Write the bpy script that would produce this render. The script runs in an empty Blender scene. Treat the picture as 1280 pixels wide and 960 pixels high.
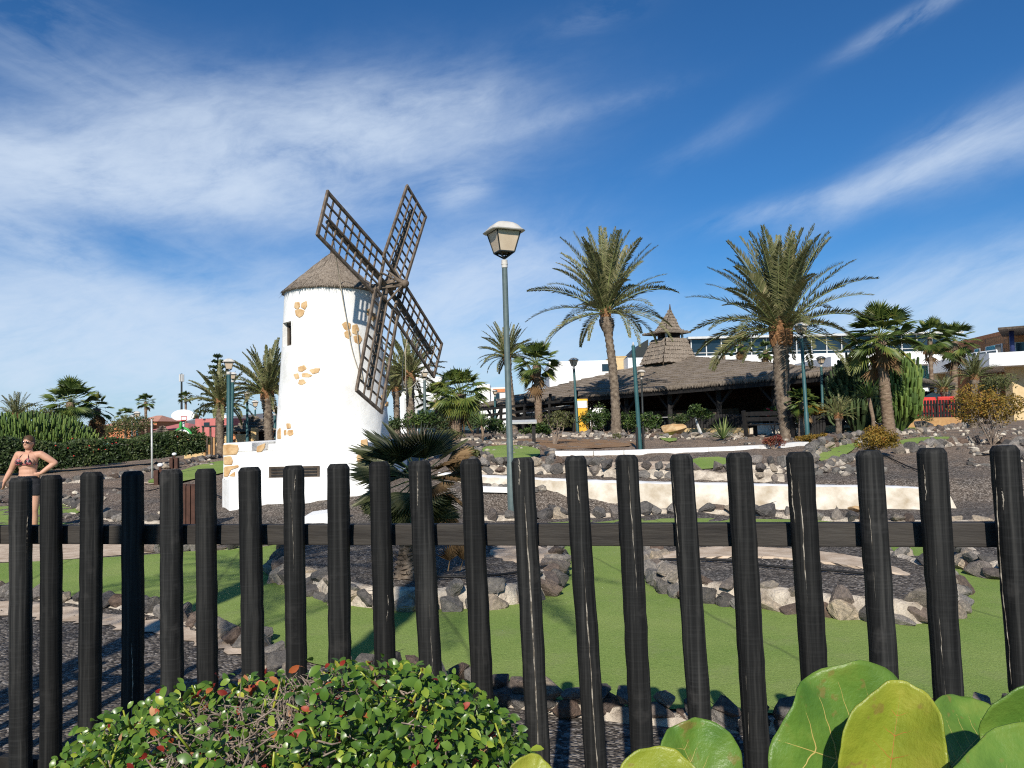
import bpy, math, random
import numpy as np
from mathutils import Vector, Matrix, Euler
R = math.radians
rnd = random.Random(7)
SC = bpy.context.scene
COL = SC.collection
# ---------------------------------------------------------------- camera
F = 961.0
CAM = Vector((0, 0, 1.65))
PITCH, ROLL = R(3.0), R(-1.2)
CM = (Matrix.Rotation(R(90) + PITCH, 3, 'X') @ Matrix.Rotation(ROLL, 3, 'Z'))
def ray(px, py):
    return (CM @ Vector(((px - 640) / F, (480 - py) / F, -1))).normalized()
def at(px, py, Y):
    d = ray(px, py); return CAM + d * (Y / d.y)
def sst(a, b, x):
    t = min(1, max(0, (x - a) / (b - a))); return t * t * (3 - 2 * t)
GR = ([-50, 14.2, 14.9, 16.5, 20, 28, 35, 45, 80, 300, 4000], [0, 0.03, .40, .5, .80, 1.0, 1.08, 1.15, 1.3, 1.5, 1.5])
GL = ([-50, 12, 20, 28, 40, 60, 300, 4000], [0, 0, .06, .10, .22, .4, 1.2, 1.5])
def gz(x, y):
    xb = -2.6 - max(0, y - 15) * .13
    w = sst(xb - 2, xb + 1.6, x)
    g = (np.interp(y, *GL) + .32 * sst(-19, -10.5, x) * sst(18, 33, y)) * (1 - w) + np.interp(y, *GR) * w
    d2 = ((x + 3.9) ** 2 + (y - 16.3) ** 2) / 5.0
    return float(g + .20 * math.exp(-d2))
def gp(px, py):                       # where the ray of a pixel meets the terrain
    d = ray(px, py); y = 1.0
    lo = None
    while y < 400:
        p = CAM + d * (y / d.y)
        if p.z < gz(p.x, p.y): break
        y *= 1.03
    a, b = y / 1.03, y
    for _ in range(20):
        m = (a + b) / 2; p = CAM + d * (m / d.y)
        if p.z < gz(p.x, p.y): b = m
        else: a = m
    return Vector((p.x, p.y, gz(p.x, p.y)))
def gd(px, Y):                        # ground point in column px at depth Y
    p = at(px, 531, Y); return Vector((p.x, p.y, gz(p.x, p.y)))
# ---------------------------------------------------------------- objects
def rootloc(o):
    v = Vector((0, 0, 0))
    while o is not None:
        v += o.location; o = o.parent
    return v
def tag(o, label=None, cat=None, group=None, kind=None):
    if label: o['label'] = label
    if cat: o['category'] = cat
    if group: o['group'] = group
    if kind: o['kind'] = kind
    return o
def thing(name, label, cat, loc=(0, 0, 0), group=None):
    o = bpy.data.objects.new(name, None); COL.objects.link(o)
    o.location = loc; o.empty_display_size = .2
    return tag(o, label, cat, group)
class MB:
    def __init__(s): s.v = []; s.f = []; s.a = []; s.n = 0; s.has = False
    def add(s, vs, fs, a=None):
        k = s.n
        s.v.extend(tuple(p) for p in vs); s.n += len(vs)
        s.f.extend(tuple(i + k for i in f) for f in fs)
        if a is not None: s.has = True
        s.a.extend([0.5 if a is None else a] * len(vs) if not isinstance(a, (list, tuple, np.ndarray)) else list(a))
    def box(s, c, size, M=None, a=None):
        hx, hy, hz = size[0] / 2, size[1] / 2, size[2] / 2
        c = Vector(c); vs = []
        for z in (-hz, hz):
            for x, y in ((-hx, -hy), (hx, -hy), (hx, hy), (-hx, hy)):
                p = Vector((x, y, z)); vs.append(c + (M @ p if M is not None else p))
        s.add(vs, [(3, 2, 1, 0), (4, 5, 6, 7), (0, 1, 5, 4), (1, 2, 6, 5), (2, 3, 7, 6), (3, 0, 4, 7)], a)
    def bar(s, p, q, w, h=None, up=(0, 0, 1), a=None):
        p, q = Vector(p), Vector(q); h = h or w; d = (q - p); L = d.length; d.normalize()
        u = Vector(up); x = d.cross(u)
        if x.length < 1e-4: x = d.cross(Vector((1, 0, 0)))
        x.normalize(); z = x.cross(d)
        M = Matrix((x, d, z)).transposed()
        s.box((p + q) / 2, (w, L, h), M, a)
    def tube(s, pts, rs, n=8, cap=True, a=None, sq=2.0):
        pts = [Vector(p) for p in pts]
        if not isinstance(rs, (list, tuple)): rs = [rs] * len(pts)
        vs = []; fs = []; prev = None
        for i, p in enumerate(pts):
            d = (pts[min(i + 1, len(pts) - 1)] - pts[max(i - 1, 0)])
            d = d.normalized() if d.length > 1e-9 else Vector((0, 0, 1))
            if prev is None:
                x = d.cross(Vector((0, 1, 0)))
                if x.length < .1: x = d.cross(Vector((1, 0, 0)))
            else: x = prev - d * prev.dot(d)
            x.normalize(); prev = x; y = d.cross(x)
            for k in range(n):
                t = 2 * math.pi * k / n; c, q = math.cos(t), math.sin(t)
                g = 1 if sq == 2 else (abs(c) ** sq + abs(q) ** sq) ** (-1 / sq)
                vs.append(p + (x * c + y * q) * rs[i] * g)
        for i in range(len(pts) - 1):
            for k in range(n):
                k2 = (k + 1) % n
                fs.append((i * n + k, i * n + k2, (i + 1) * n + k2, (i + 1) * n + k))
        if cap:
            fs.append(tuple(range(n))[::-1]); fs.append(tuple(range((len(pts) - 1) * n, len(pts) * n)))
        s.add(vs, fs, a)
    def lathe(s, c, prof, n=24, a=None, cap=True, rot=0):
        vs = []; fs = []; c = Vector(c)
        for r, z in prof:
            for k in range(n):
                t = 2 * math.pi * k / n + rot
                vs.append(c + Vector((r * math.cos(t), r * math.sin(t), z)))
        for i in range(len(prof) - 1):
            for k in range(n):
                k2 = (k + 1) % n
                fs.append((i * n + k, i * n + k2, (i + 1) * n + k2, (i + 1) * n + k))
        if cap:
            fs.append(tuple(range(n))[::-1]); fs.append(tuple(range((len(prof) - 1) * n, len(prof) * n)))
        s.add(vs, fs, a)
    def ell(s, c, r, n=10, m=7, M=None, a=None):
        vs = []; c = Vector(c)
        for i in range(m + 1):
            ph = math.pi * i / m
            for k in range(n):
                t = 2 * math.pi * k / n
                p = Vector((r[0] * math.sin(ph) * math.cos(t), r[1] * math.sin(ph) * math.sin(t), r[2] * math.cos(ph)))
                vs.append(c + (M @ p if M is not None else p))
        fs = []
        for i in range(m):
            for k in range(n):
                k2 = (k + 1) % n
                fs.append((i * n + k, (i + 1) * n + k, (i + 1) * n + k2, i * n + k2))
        s.add(vs, fs, a)
    def prism(s, poly, z0, z1=None, a=None, d=None):   # polygon of 3D points extruded by vector d
        n = len(poly); poly = [Vector(p) for p in poly]
        d = Vector(d) if d is not None else Vector((0, 0, z1 - z0))
        vs = poly + [p + d for p in poly]
        fs = [tuple(range(n))[::-1], tuple(range(n, 2 * n))] + [(i, (i + 1) % n, n + (i + 1) % n, n + i) for i in range(n)]
        s.add(vs, fs, a)
    def build(s, name, m, parent=None, smooth=False, bevel=0, label=None, angle=None):
        me = bpy.data.meshes.new(name)
        off = rootloc(parent) if parent is not None else Vector((0, 0, 0))
        V = np.array([tuple(p) for p in s.v], dtype=float).reshape(-1, 3) - np.array(off)
        me.from_pydata(V.tolist(), [], s.f)
        if s.has:
            at_ = me.attributes.new('v', 'FLOAT', 'POINT'); at_.data.foreach_set('value', np.array(s.a, dtype=np.float32))
        me.update()
        if smooth: me.polygons.foreach_set('use_smooth', [True] * len(me.polygons))
        if smooth and angle:
            try: me.set_sharp_from_angle(angle=R(angle))
            except Exception: pass
        me.materials.append(m)
        o = bpy.data.objects.new(name, me); COL.objects.link(o)
        if parent is not None: o.parent = parent
        if bevel:
            b = o.modifiers.new('b', 'BEVEL'); b.width = bevel; b.segments = 2; b.limit_method = 'ANGLE'; b.angle_limit = R(40)
        if label: o['label'] = label
        return o
def mk(fn, *a, **k):
    m = MB(); fn(m, *a, **k); return m
KIDS = {}
def children(o): return [c for c in COL.objects if c.parent == o]
def copy_tree(o, parent=None):
    c = o.copy(); COL.objects.link(c); c.parent = parent
    for ch in list(o.children): copy_tree(ch, c)
    return c
def place(o, loc, rz=0, sc=1, label=None, first=False):
    c = o if first else copy_tree(o)
    c.location = loc; c.rotation_euler = (0, 0, rz)
    c.scale = (sc, sc, sc) if not isinstance(sc, tuple) else sc
    if label: c['label'] = label
    return c
def inpoly(x, y, P):
    c = False; j = len(P) - 1
    for i in range(len(P)):
        if (P[i][1] > y) != (P[j][1] > y) and x < (P[j][0] - P[i][0]) * (y - P[i][1]) / (P[j][1] - P[i][1]) + P[i][0]: c = not c
        j = i
    return c
def resample(P, step, closed=False):
    P = [Vector(p) for p in P]
    if closed: P = P + [P[0]]
    out = []; acc = 0.0; nxt = 0.0
    for a, b in zip(P[:-1], P[1:]):
        L = (b - a).length
        while nxt <= acc + L and L > 1e-9:
            out.append(a.lerp(b, (nxt - acc) / L)); nxt += step
        acc += L
    return out
def smoothp(P, it=2, closed=False):
    P = [Vector(p) for p in P]
    for _ in range(it):
        Q = []
        n = len(P)
        for i in range(n if closed else n - 1):
            a, b = P[i], P[(i + 1) % n]
            Q += [a.lerp(b, .25), a.lerp(b, .75)]
        if not closed: Q = [P[0]] + Q + [P[-1]]
        P = Q
    return P
# ---------------------------------------------------------------- materials
def nodes(name):
    m = bpy.data.materials.new(name); m.use_nodes = True
    nt = m.node_tree; nt.nodes.clear(); return m, nt
def nd(nt, t, **k):
    n = nt.nodes.new(t)
    for a, b in k.items():
        if a.startswith('i_'): n.inputs[a[2:].replace('_', ' ')].default_value = b
        else: setattr(n, a, b)
    return n
def ramp(nt, fac, stops):
    r = nt.nodes.new('ShaderNodeValToRGB'); e = r.color_ramp.elements
    while len(e) < len(stops): e.new(.5)
    for x, (p, c) in zip(e, stops):
        x.position = p; x.color = (c[0], c[1], c[2], 1) if len(c) == 3 else c
    nt.links.new(fac, r.inputs[0]); return r.outputs[0]
def math_(nt, op, a, b=None, c=None, clamp=False):
    n = nt.nodes.new('ShaderNodeMath'); n.operation = op; n.use_clamp = clamp
    for i, v in enumerate((a, b, c)):
        if v is None: continue
        if isinstance(v, (int, float)): n.inputs[i].default_value = v
        else: nt.links.new(v, n.inputs[i])
    return n.outputs[0]
def mixc(nt, fac, a, b, mode='MIX'):
    n = nt.nodes.new('ShaderNodeMix'); n.data_type = 'RGBA'; n.blend_type = mode
    for i, v in ((0, fac), (6, a), (7, b)):
        if isinstance(v, (int, float)): n.inputs[i].default_value = v
        elif isinstance(v, (tuple, list)): n.inputs[i].default_value = (*v[:3], 1)
        else: nt.links.new(v, n.inputs[i])
    return n.outputs[2]
def coords(nt, scale=(1, 1, 1), kind='Object'):
    t = nt.nodes.new('ShaderNodeTexCoord'); m = nt.nodes.new('ShaderNodeMapping'); m.inputs['Scale'].default_value = scale
    nt.links.new(t.outputs[kind], m.inputs[0]); return m.outputs[0]
def noise(nt, vec, scale, detail=4, rough=.55, dist=0, out=0):
    n = nt.nodes.new('ShaderNodeTexNoise'); n.inputs['Scale'].default_value = scale; n.inputs['Detail'].default_value = detail
    n.inputs['Roughness'].default_value = rough; n.inputs['Distortion'].default_value = dist
    nt.links.new(vec, n.inputs['Vector']); return n.outputs[out]
def voro(nt, vec, scale, out='Distance', feature='F1'):
    n = nt.nodes.new('ShaderNodeTexVoronoi'); n.feature = feature; n.inputs['Scale'].default_value = scale
    nt.links.new(vec, n.inputs['Vector']); return n.outputs[out]
def bump(nt, h, strength, dist=.01):
    b = nt.nodes.new('ShaderNodeBump'); b.inputs['Strength'].default_value = strength; b.inputs['Distance'].default_value = dist
    nt.links.new(h, b.inputs['Height']); return b.outputs[0]
def finish(m, nt, col, rough=.8, nrm=None, spec=.3, metal=0, trans=0, tcol=None, rnode=None):
    p = nt.nodes.new('ShaderNodeBsdfPrincipled'); o = nt.nodes.new('ShaderNodeOutputMaterial')
    if isinstance(col, (tuple, list)): p.inputs['Base Color'].default_value = (*col[:3], 1)
    else: nt.links.new(col, p.inputs['Base Color'])
    p.inputs['Roughness'].default_value = rough; p.inputs['Specular IOR Level'].default_value = spec; p.inputs['Metallic'].default_value = metal
    if rnode is not None: nt.links.new(rnode, p.inputs['Roughness'])
    if nrm is not None: nt.links.new(nrm, p.inputs['Normal'])
    sh = p.outputs[0]
    if trans:
        t = nt.nodes.new('ShaderNodeBsdfTranslucent')
        if tcol is None: tcol = col
        if isinstance(tcol, (tuple, list)): t.inputs[0].default_value = (*tcol[:3], 1)
        else: nt.links.new(tcol, t.inputs[0])
        x = nt.nodes.new('ShaderNodeMixShader'); x.inputs[0].default_value = trans
        nt.links.new(sh, x.inputs[1]); nt.links.new(t.outputs[0], x.inputs[2]); sh = x.outputs[0]
    nt.links.new(sh, o.inputs[0]); return m
def simple(name, c, c2=None, scale=6, rough=.8, bscale=None, bstr=.3, spec=.3, metal=0, stretch=(1, 1, 1), lo=.35, hi=.65, bdist=.01):
    m, nt = nodes(name); v = coords(nt, stretch)
    col = c if c2 is None else ramp(nt, noise(nt, v, scale, 5, .6), [(lo, c), (hi, c2)])
    nrm = bump(nt, noise(nt, v, bscale, 5, .65), bstr, bdist) if bscale else None
    return finish(m, nt, col, rough, nrm, spec, metal)
def leafmat(name, stops, rough=.5, trans=.2, spec=.3):      # colour by each leaf's own random value
    m, nt = nodes(name)
    a = nd(nt, 'ShaderNodeAttribute', attribute_name='v')
    return finish(m, nt, ramp(nt, a.outputs['Fac'], stops), rough, None, spec, 0, trans)
M = {}
M['white'] = simple('white_plaster', (.64, .62, .58), (.80, .79, .76), 1.8, .85, 7, .5, .2, lo=.30, hi=.50, bdist=.02)
M['whiteflat'] = simple('white_paint', (.72, .72, .71), (.80, .80, .79), 1.2, .7, spec=.2)
M['cream'] = simple('cream_plaster', (.36, .29, .20), (.66, .60, .50), 2.4, .9, 9, .5, .15, lo=.3, hi=.62, bdist=.03)
M['beige'] = simple('beige_render', (.55, .40, .21), (.62, .47, .27), 3, .85, 20, .3)
M['sandstone'] = simple('sandstone', (.42, .24, .10), (.62, .44, .24), 5, .85, 16, .5, bdist=.015)
M['tan_stone'] = simple('tan_stone', (.50, .34, .15), (.58, .42, .22), 4, .85, 12, .4)
M['dark_wood'] = simple('weathered_dark_wood', (.045, .032, .022), (.11, .085, .062), 4, .8, 10, .5, stretch=(1, 1, 1))
M['sail_wood'] = simple('weathered_sail_wood', (.075, .054, .038), (.20, .155, .115), 7, .8, 14, .5)
M['black_wood'] = simple('black_stained_wood', (.010, .009, .009), (.022, .020, .018), 8, .7, 20, .3)
M['brown_wood'] = simple('brown_wood', (.05, .022, .014), (.08, .035, .022), 8, .7)
M['tan_wood'] = simple('tan_wood', (.36, .19, .08), (.46, .27, .12), 6, .75)
M['teal'] = simple('teal_paint', (.024, .080, .083), (.036, .105, .108), 9, .5, spec=.4)
M['graypole'] = simple('grey_green_paint', (.070, .100, .098), (.10, .135, .13), 12, .55, spec=.4)
M['galv'] = simple('pale_metal', (.42, .42, .40), (.55, .55, .53), 14, .5, spec=.4)
M['capmetal'] = simple('pale_lamp_cap', (.44, .41, .36), (.56, .53, .48), 5, .6, lo=.3, hi=.6)
M['lampglass'] = simple('frosted_lamp_panel', (.52, .41, .29), (.60, .49, .36), 4, .35, spec=.5)
M['iron'] = simple('dark_iron', (.012, .016, .016), (.025, .03, .03), 10, .5)
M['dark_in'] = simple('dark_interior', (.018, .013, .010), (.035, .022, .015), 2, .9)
M['rust_in'] = simple('brown_interior_wall', (.045, .020, .012), (.07, .033, .02), 1.5, .9)
M['glassdark'] = simple('dark_window_glass', (.010, .018, .028), (.02, .035, .05), .4, .12, spec=.6)
M['glassblue'] = simple('tinted_glass', (.03, .06, .08), (.06, .10, .12), .5, .15, spec=.5)
M['alu'] = simple('aluminium', (.50, .50, .48), (.6, .6, .58), 6, .45)
M['curtain'] = simple('teal_curtain', (.10, .36, .40), (.16, .46, .50), 3, .9, stretch=(8, 8, .3))
M['pink'] = simple('pink_render', (.44, .13, .12), (.52, .18, .16), 1.5, .9)
M['orange'] = simple('orange_render', (.50, .19, .08), (.56, .24, .11), 2, .9)
M['salmon_tile'] = simple('salmon_roof_tile', (.46, .22, .15), (.54, .28, .20), 3, .9)
M['red'] = simple('red_fabric', (.50, .035, .03), (.60, .06, .05), 4, .8)
M['yellow'] = simple('yellow_panel', (.70, .36, .02), (.75, .42, .04), 3, .6)
M['blue'] = simple('blue_paint', (.02, .03, .10), None, rough=.5)
M['greenplay'] = simple('green_plastic', (.05, .35, .08), None, rough=.5)
M['rope'] = simple('rope_fibre', (.34, .29, .22), (.42, .37, .28), 30, .9)
M['rubber'] = simple('black_hose', (.012, .012, .012), None, rough=.6)
M['skin'] = simple('skin', (.50, .26, .17), (.56, .31, .21), 5, .55, spec=.35)
M['hair'] = simple('brown_hair', (.05, .027, .013), (.10, .055, .026), 40, .6)
M['shorts'] = simple('black_cloth', (.014, .014, .017), (.022, .022, .025), 30, .9)
M['lens'] = simple('dark_brown_lens', (.02, .008, .006), None, rough=.1, spec=.6)
M['twig'] = simple('grey_twig', (.16, .115, .085), (.30, .24, .19), 30, .9)
M['trunk'] = simple('palm_trunk', (.085, .062, .044), (.24, .19, .14), 7, .9, 14, .7, bdist=.04)
M['fantrunk'] = simple('fan_palm_trunk', (.13, .085, .055), (.26, .19, .13), 5, .9, 12, .7, stretch=(1, 1, 2.2), bdist=.04)
M['boot'] = simple('palm_leaf_base', (.16, .075, .03), (.28, .15, .07), 12, .85, 20, .5)
def brick():
    m, nt = nodes('tan_brickwork'); v = coords(nt)
    b = nt.nodes.new('ShaderNodeTexBrick'); b.inputs['Scale'].default_value = 1.0
    b.inputs['Brick Width'].default_value = .9; b.inputs['Row Height'].default_value = .35; b.inputs['Mortar Size'].default_value = .012
    b.inputs['Color1'].default_value = (.36, .15, .06, 1); b.inputs['Color2'].default_value = (.44, .22, .10, 1); b.inputs['Mortar'].default_value = (.2, .12, .07, 1)
    r = nt.nodes.new('ShaderNodeMapping'); r.inputs['Rotation'].default_value = (R(90), 0, 0); nt.links.new(v, r.inputs[0]); nt.links.new(r.outputs[0], b.inputs[0])
    return finish(m, nt, b.outputs[0], .9)
M['brick'] = brick()
def picketmat():
    m, nt = nodes('charred_picket_wood'); v = coords(nt, (1, 1, 1)); vs = coords(nt, (75, 75, 1.3)); vr = coords(nt, (5, 5, 120))
    oi = nd(nt, 'ShaderNodeObjectInfo')
    off = nt.nodes.new('ShaderNodeVectorMath'); off.operation = 'ADD'; nt.links.new(v, off.inputs[0])
    cmb = nt.nodes.new('ShaderNodeCombineXYZ'); o7 = math_(nt, 'MULTIPLY', oi.outputs['Random'], 37)
    for i in range(3): nt.links.new(o7, cmb.inputs[i])
    nt.links.new(cmb.outputs[0], off.inputs[1])
    g = noise(nt, vs, 1, 4, .6); s = noise(nt, off.outputs[0], 9, 4, .6); saw = noise(nt, vr, 1, 2, .5)
    col = ramp(nt, g, [(.30, (.005, .005, .005)), (.50, (.0145, .0145, .014)), (.72, (.044, .0425, .039))])
    col = mixc(nt, math_(nt, 'MULTIPLY', ramp(nt, saw, [(.52, (0, 0, 0)), (.75, (1, 1, 1))]), .20), col, (.045, .045, .044))
    col = mixc(nt, ramp(nt, s, [(.60, (0, 0, 0)), (.78, (.5, .5, .5))]), col, (.060, .056, .052))
    tone = math_(nt, 'MULTIPLY_ADD', oi.outputs['Random'], .62, .55)
    col = mixc(nt, 1, col, tone, 'MULTIPLY')
    h = math_(nt, 'ADD', math_(nt, 'MULTIPLY', g, 1.0), math_(nt, 'MULTIPLY', saw, .22))
    return finish(m, nt, col, .74, bump(nt, h, .7, .005), .18)
M['picket'] = picketmat()
def thatch():
    m, nt = nodes('grey_brown_thatch'); v = coords(nt, (30, 30, 5)); v2 = coords(nt)
    f = noise(nt, v, 1, 4, .65); b = noise(nt, v2, 1.3, 4, .6); fi = noise(nt, v2, 22, 3, .7)
    col = ramp(nt, f, [(.28, (.13, .104, .080)), (.5, (.255, .212, .170)), (.75, (.40, .345, .285))])
    col = mixc(nt, .5, col, ramp(nt, b, [(.3, (.6, .56, .52)), (.7, (1.05, 1.03, 1.0))]), 'MULTIPLY')
    return finish(m, nt, col, .95, bump(nt, math_(nt, 'ADD', f, fi), .7, .03), .1)
M['thatch'] = thatch()
def stone():
    m, nt = nodes('volcanic_stone'); v = coords(nt); oi = nd(nt, 'ShaderNodeObjectInfo')
    n = noise(nt, v, 7, 5, .7); p = voro(nt, v, 60); n2 = noise(nt, v, 35, 3, .7)
    base = ramp(nt, oi.outputs['Random'], [(0, (.085, .078, .074)), (.3, (.155, .143, .130)), (.52, (.25, .228, .205)), (.68, (.145, .100, .075)), (.80, (.11, .102, .098)), (.88, (.38, .31, .23)), (1, (.20, .185, .17))])
    col = mixc(nt, 1, base, ramp(nt, n, [(.3, (.55, .54, .53)), (.5, (1, 1, 1)), (.72, (1.7, 1.62, 1.5))]), 'MULTIPLY')
    col = mixc(nt, ramp(nt, n2, [(.63, (0, 0, 0)), (.74, (.65, .65, .65))]), col, (.42, .39, .34))
    h = math_(nt, 'ADD', n, math_(nt, 'MULTIPLY', p, .5))
    return finish(m, nt, col, .9, bump(nt, h, .8, .02), .2)
M['stone'] = stone()
def rubblemat():
    m, nt = nodes('rubble_stone'); v = coords(nt); a = nd(nt, 'ShaderNodeAttribute', attribute_name='v')
    n = noise(nt, v, 9, 5, .7)
    base = ramp(nt, a.outputs['Fac'], [(0, (.07, .065, .06)), (.4, (.15, .14, .13)), (.7, (.24, .21, .18)), (.85, (.44, .39, .32)), (1, (.58, .53, .45))])
    col = mixc(nt, 1, base, ramp(nt, n, [(.3, (.6, .6, .6)), (.7, (1.4, 1.37, 1.3))]), 'MULTIPLY')
    return finish(m, nt, col, .9, bump(nt, n, .7, .03), .2)
M['rubble'] = rubblemat()
M['mortar'] = simple('pale_mortar', (.28, .23, .18), (.60, .52, .42), 7, .95, 16, 1.0, .1, lo=.3, hi=.6, bdist=.05)
def turf():
    m, nt = nodes('artificial_turf'); v = coords(nt)
    a = noise(nt, v, 120, 3, .8); b = noise(nt, v, .9, 4, .6); c = noise(nt, v, 45, 3, .7)
    col = ramp(nt, a, [(.3, (.155, .220, .052)), (.52, (.235, .325, .085)), (.74, (.35, .44, .145))])
    col = mixc(nt, .8, col, ramp(nt, b, [(.3, (.70, .80, .62)), (.7, (1.16, 1.05, 1.12))]), 'MULTIPLY')
    col = mixc(nt, ramp(nt, noise(nt, v, 14, 4, .8), [(.66, (0, 0, 0)), (.8, (.5, .5, .5))]), col, (.24, .22, .14))
    g = nt.nodes.new('ShaderNodeNewGeometry'); sp = nt.nodes.new('ShaderNodeSeparateXYZ'); nt.links.new(g.outputs['Position'], sp.inputs[0])
    wv = math_(nt, 'ADD', math_(nt, 'MULTIPLY', sp.outputs[0], .46), math_(nt, 'MULTIPLY_ADD', sp.outputs[1], .11, math_(nt, 'MULTIPLY', noise(nt, v, .7, 3, .6), .10)))
    fr = math_(nt, 'ABSOLUTE', math_(nt, 'SUBTRACT', math_(nt, 'FRACT', wv), .5))
    col = mixc(nt, ramp(nt, fr, [(0, (.5, .5, .5)), (.007, (.35, .35, .35)), (.012, (0, 0, 0))]), col, (.07, .10, .035))
    col = mixc(nt, ramp(nt, noise(nt, v, 2.6, 6, .75), [(.52, (0, 0, 0)), (.72, (.42, .42, .42))]), col, (.26, .27, .13))
    return finish(m, nt, col, .95, bump(nt, math_(nt, 'ADD', a, c), .8, .008), .1)
M['turf'] = turf()
def gravel():
    m, nt = nodes('black_volcanic_gravel'); v = coords(nt)
    p = voro(nt, v, 48, 'Color'); d = voro(nt, v, 48); b = noise(nt, v, .55, 5, .6); f = noise(nt, v, 3.2, 4, .6)
    sep = nt.nodes.new('ShaderNodeSeparateColor'); nt.links.new(p, sep.inputs[0])
    dark = ramp(nt, sep.outputs[0], [(0, (.028, .025, .022)), (.55, (.088, .077, .066)), (.85, (.18, .16, .138)), (1, (.28, .255, .23))])
    brown = ramp(nt, sep.outputs[0], [(0, (.115, .080, .056)), (.6, (.255, .185, .132)), (1, (.42, .32, .235))])
    g = nt.nodes.new('ShaderNodeNewGeometry'); sp = nt.nodes.new('ShaderNodeSeparateXYZ'); nt.links.new(g.outputs['Position'], sp.inputs[0])
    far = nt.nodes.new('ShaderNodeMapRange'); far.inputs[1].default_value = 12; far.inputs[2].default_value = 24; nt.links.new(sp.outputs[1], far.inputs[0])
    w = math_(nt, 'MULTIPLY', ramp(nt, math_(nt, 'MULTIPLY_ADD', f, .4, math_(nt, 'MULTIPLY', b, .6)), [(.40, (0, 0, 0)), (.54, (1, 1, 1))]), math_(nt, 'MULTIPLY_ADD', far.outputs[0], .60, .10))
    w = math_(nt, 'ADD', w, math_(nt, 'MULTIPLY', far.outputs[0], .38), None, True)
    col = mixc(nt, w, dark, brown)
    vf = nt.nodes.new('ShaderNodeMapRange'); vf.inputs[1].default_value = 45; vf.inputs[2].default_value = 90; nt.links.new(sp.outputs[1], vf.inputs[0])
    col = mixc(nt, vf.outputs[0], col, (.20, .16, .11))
    h = math_(nt, 'SUBTRACT', 1, d)
    return finish(m, nt, col, .9, bump(nt, h, .8, .02), .2)
M['gravel'] = gravel()
M['sand'] = simple('pinkish_sand', (.40, .30, .21), (.62, .50, .38), 5, .95, 60, .5, .1, bdist=.01)
M['earth'] = simple('tan_earth', (.20, .115, .06), (.30, .19, .11), 2.5, .95, 40, .5, .1, bdist=.02)
M['paving'] = simple('pale_paving', (.38, .31, .24), (.46, .38, .30), 2, .9, 30, .3)
M['date'] = leafmat('date_palm_leaf', [(0, (.055, .062, .020)), (.45, (.150, .155, .062)), (.8, (.29, .26, .13)), (1, (.44, .35, .19))], .5, .2)
M['fan'] = leafmat('fan_palm_leaf', [(0, (.030, .052, .012)), (.5, (.082, .125, .028)), (.85, (.20, .22, .045)), (1, (.36, .27, .06))], .45, .22)
M['fandark'] = leafmat('dark_fan_leaf', [(0, (.026, .032, .014)), (.45, (.070, .082, .034)), (.75, (.17, .165, .085)), (1, (.30, .24, .13))], .45, .12)
M['fandry'] = leafmat('dry_fan_leaf', [(0, (.10, .055, .024)), (.5, (.20, .12, .055)), (1, (.36, .24, .12))], .8, .2)
M['shrub'] = leafmat('green_shrub_leaf', [(0, (.020, .038, .010)), (.5, (.048, .085, .020)), (.9, (.10, .15, .035)), (1, (.20, .24, .06))], .45, .2)
M['darkshrub'] = leafmat('dark_shrub_leaf', [(0, (.016, .030, .009)), (.5, (.040, .066, .018)), (.85, (.080, .105, .030)), (.96, (.12, .13, .05)), (1, (.20, .18, .09))], .5, .15)
M['gold'] = leafmat('golden_shrub_leaf', [(0, (.075, .062, .010)), (.4, (.20, .14, .022)), (.8, (.36, .21, .035)), (1, (.40, .16, .04))], .6, .25)
M['olive'] = leafmat('olive_shrub_leaf', [(0, (.045, .055, .018)), (.5, (.105, .115, .038)), (1, (.21, .20, .08))], .6, .2)
M['redleaf'] = leafmat('red_shrub_leaf', [(0, (.08, .018, .014)), (.5, (.20, .04, .03)), (.8, (.26, .10, .05)), (1, (.12, .13, .03))], .6, .2)
M['euph'] = leafmat('succulent_green', [(0, (.028, .052, .012)), (.5, (.075, .125, .024)), (1, (.16, .21, .045))], .6, 0)
M['cactus'] = leafmat('cactus_green', [(0, (.018, .032, .012)), (.5, (.042, .068, .024)), (1, (.12, .16, .055))], .6, 0)
M['agave'] = leafmat('agave_leaf', [(0, (.06, .10, .03)), (.6, (.13, .19, .06)), (1, (.30, .32, .12))], .5, .1)
M['hedgeleaf'] = leafmat('glossy_bush_leaf', [(0, (.030, .070, .010)), (.45, (.080, .160, .022)), (.78, (.155, .250, .034)), (.93, (.32, .38, .04)), (1, (.44, .44, .06))], .32, .25, .5)
M['redbush'] = leafmat('rust_red_leaf', [(0, (.14, .012, .010)), (.4, (.30, .035, .018)), (.75, (.46, .14, .04)), (1, (.50, .26, .12))], .5, .25)
M['greenstem'] = simple('green_stem', (.20, .26, .04), (.30, .34, .06), 12, .5)
M['core'] = simple('dark_green_core', (.008, .016, .005), (.016, .028, .008), 9, .95)
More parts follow.
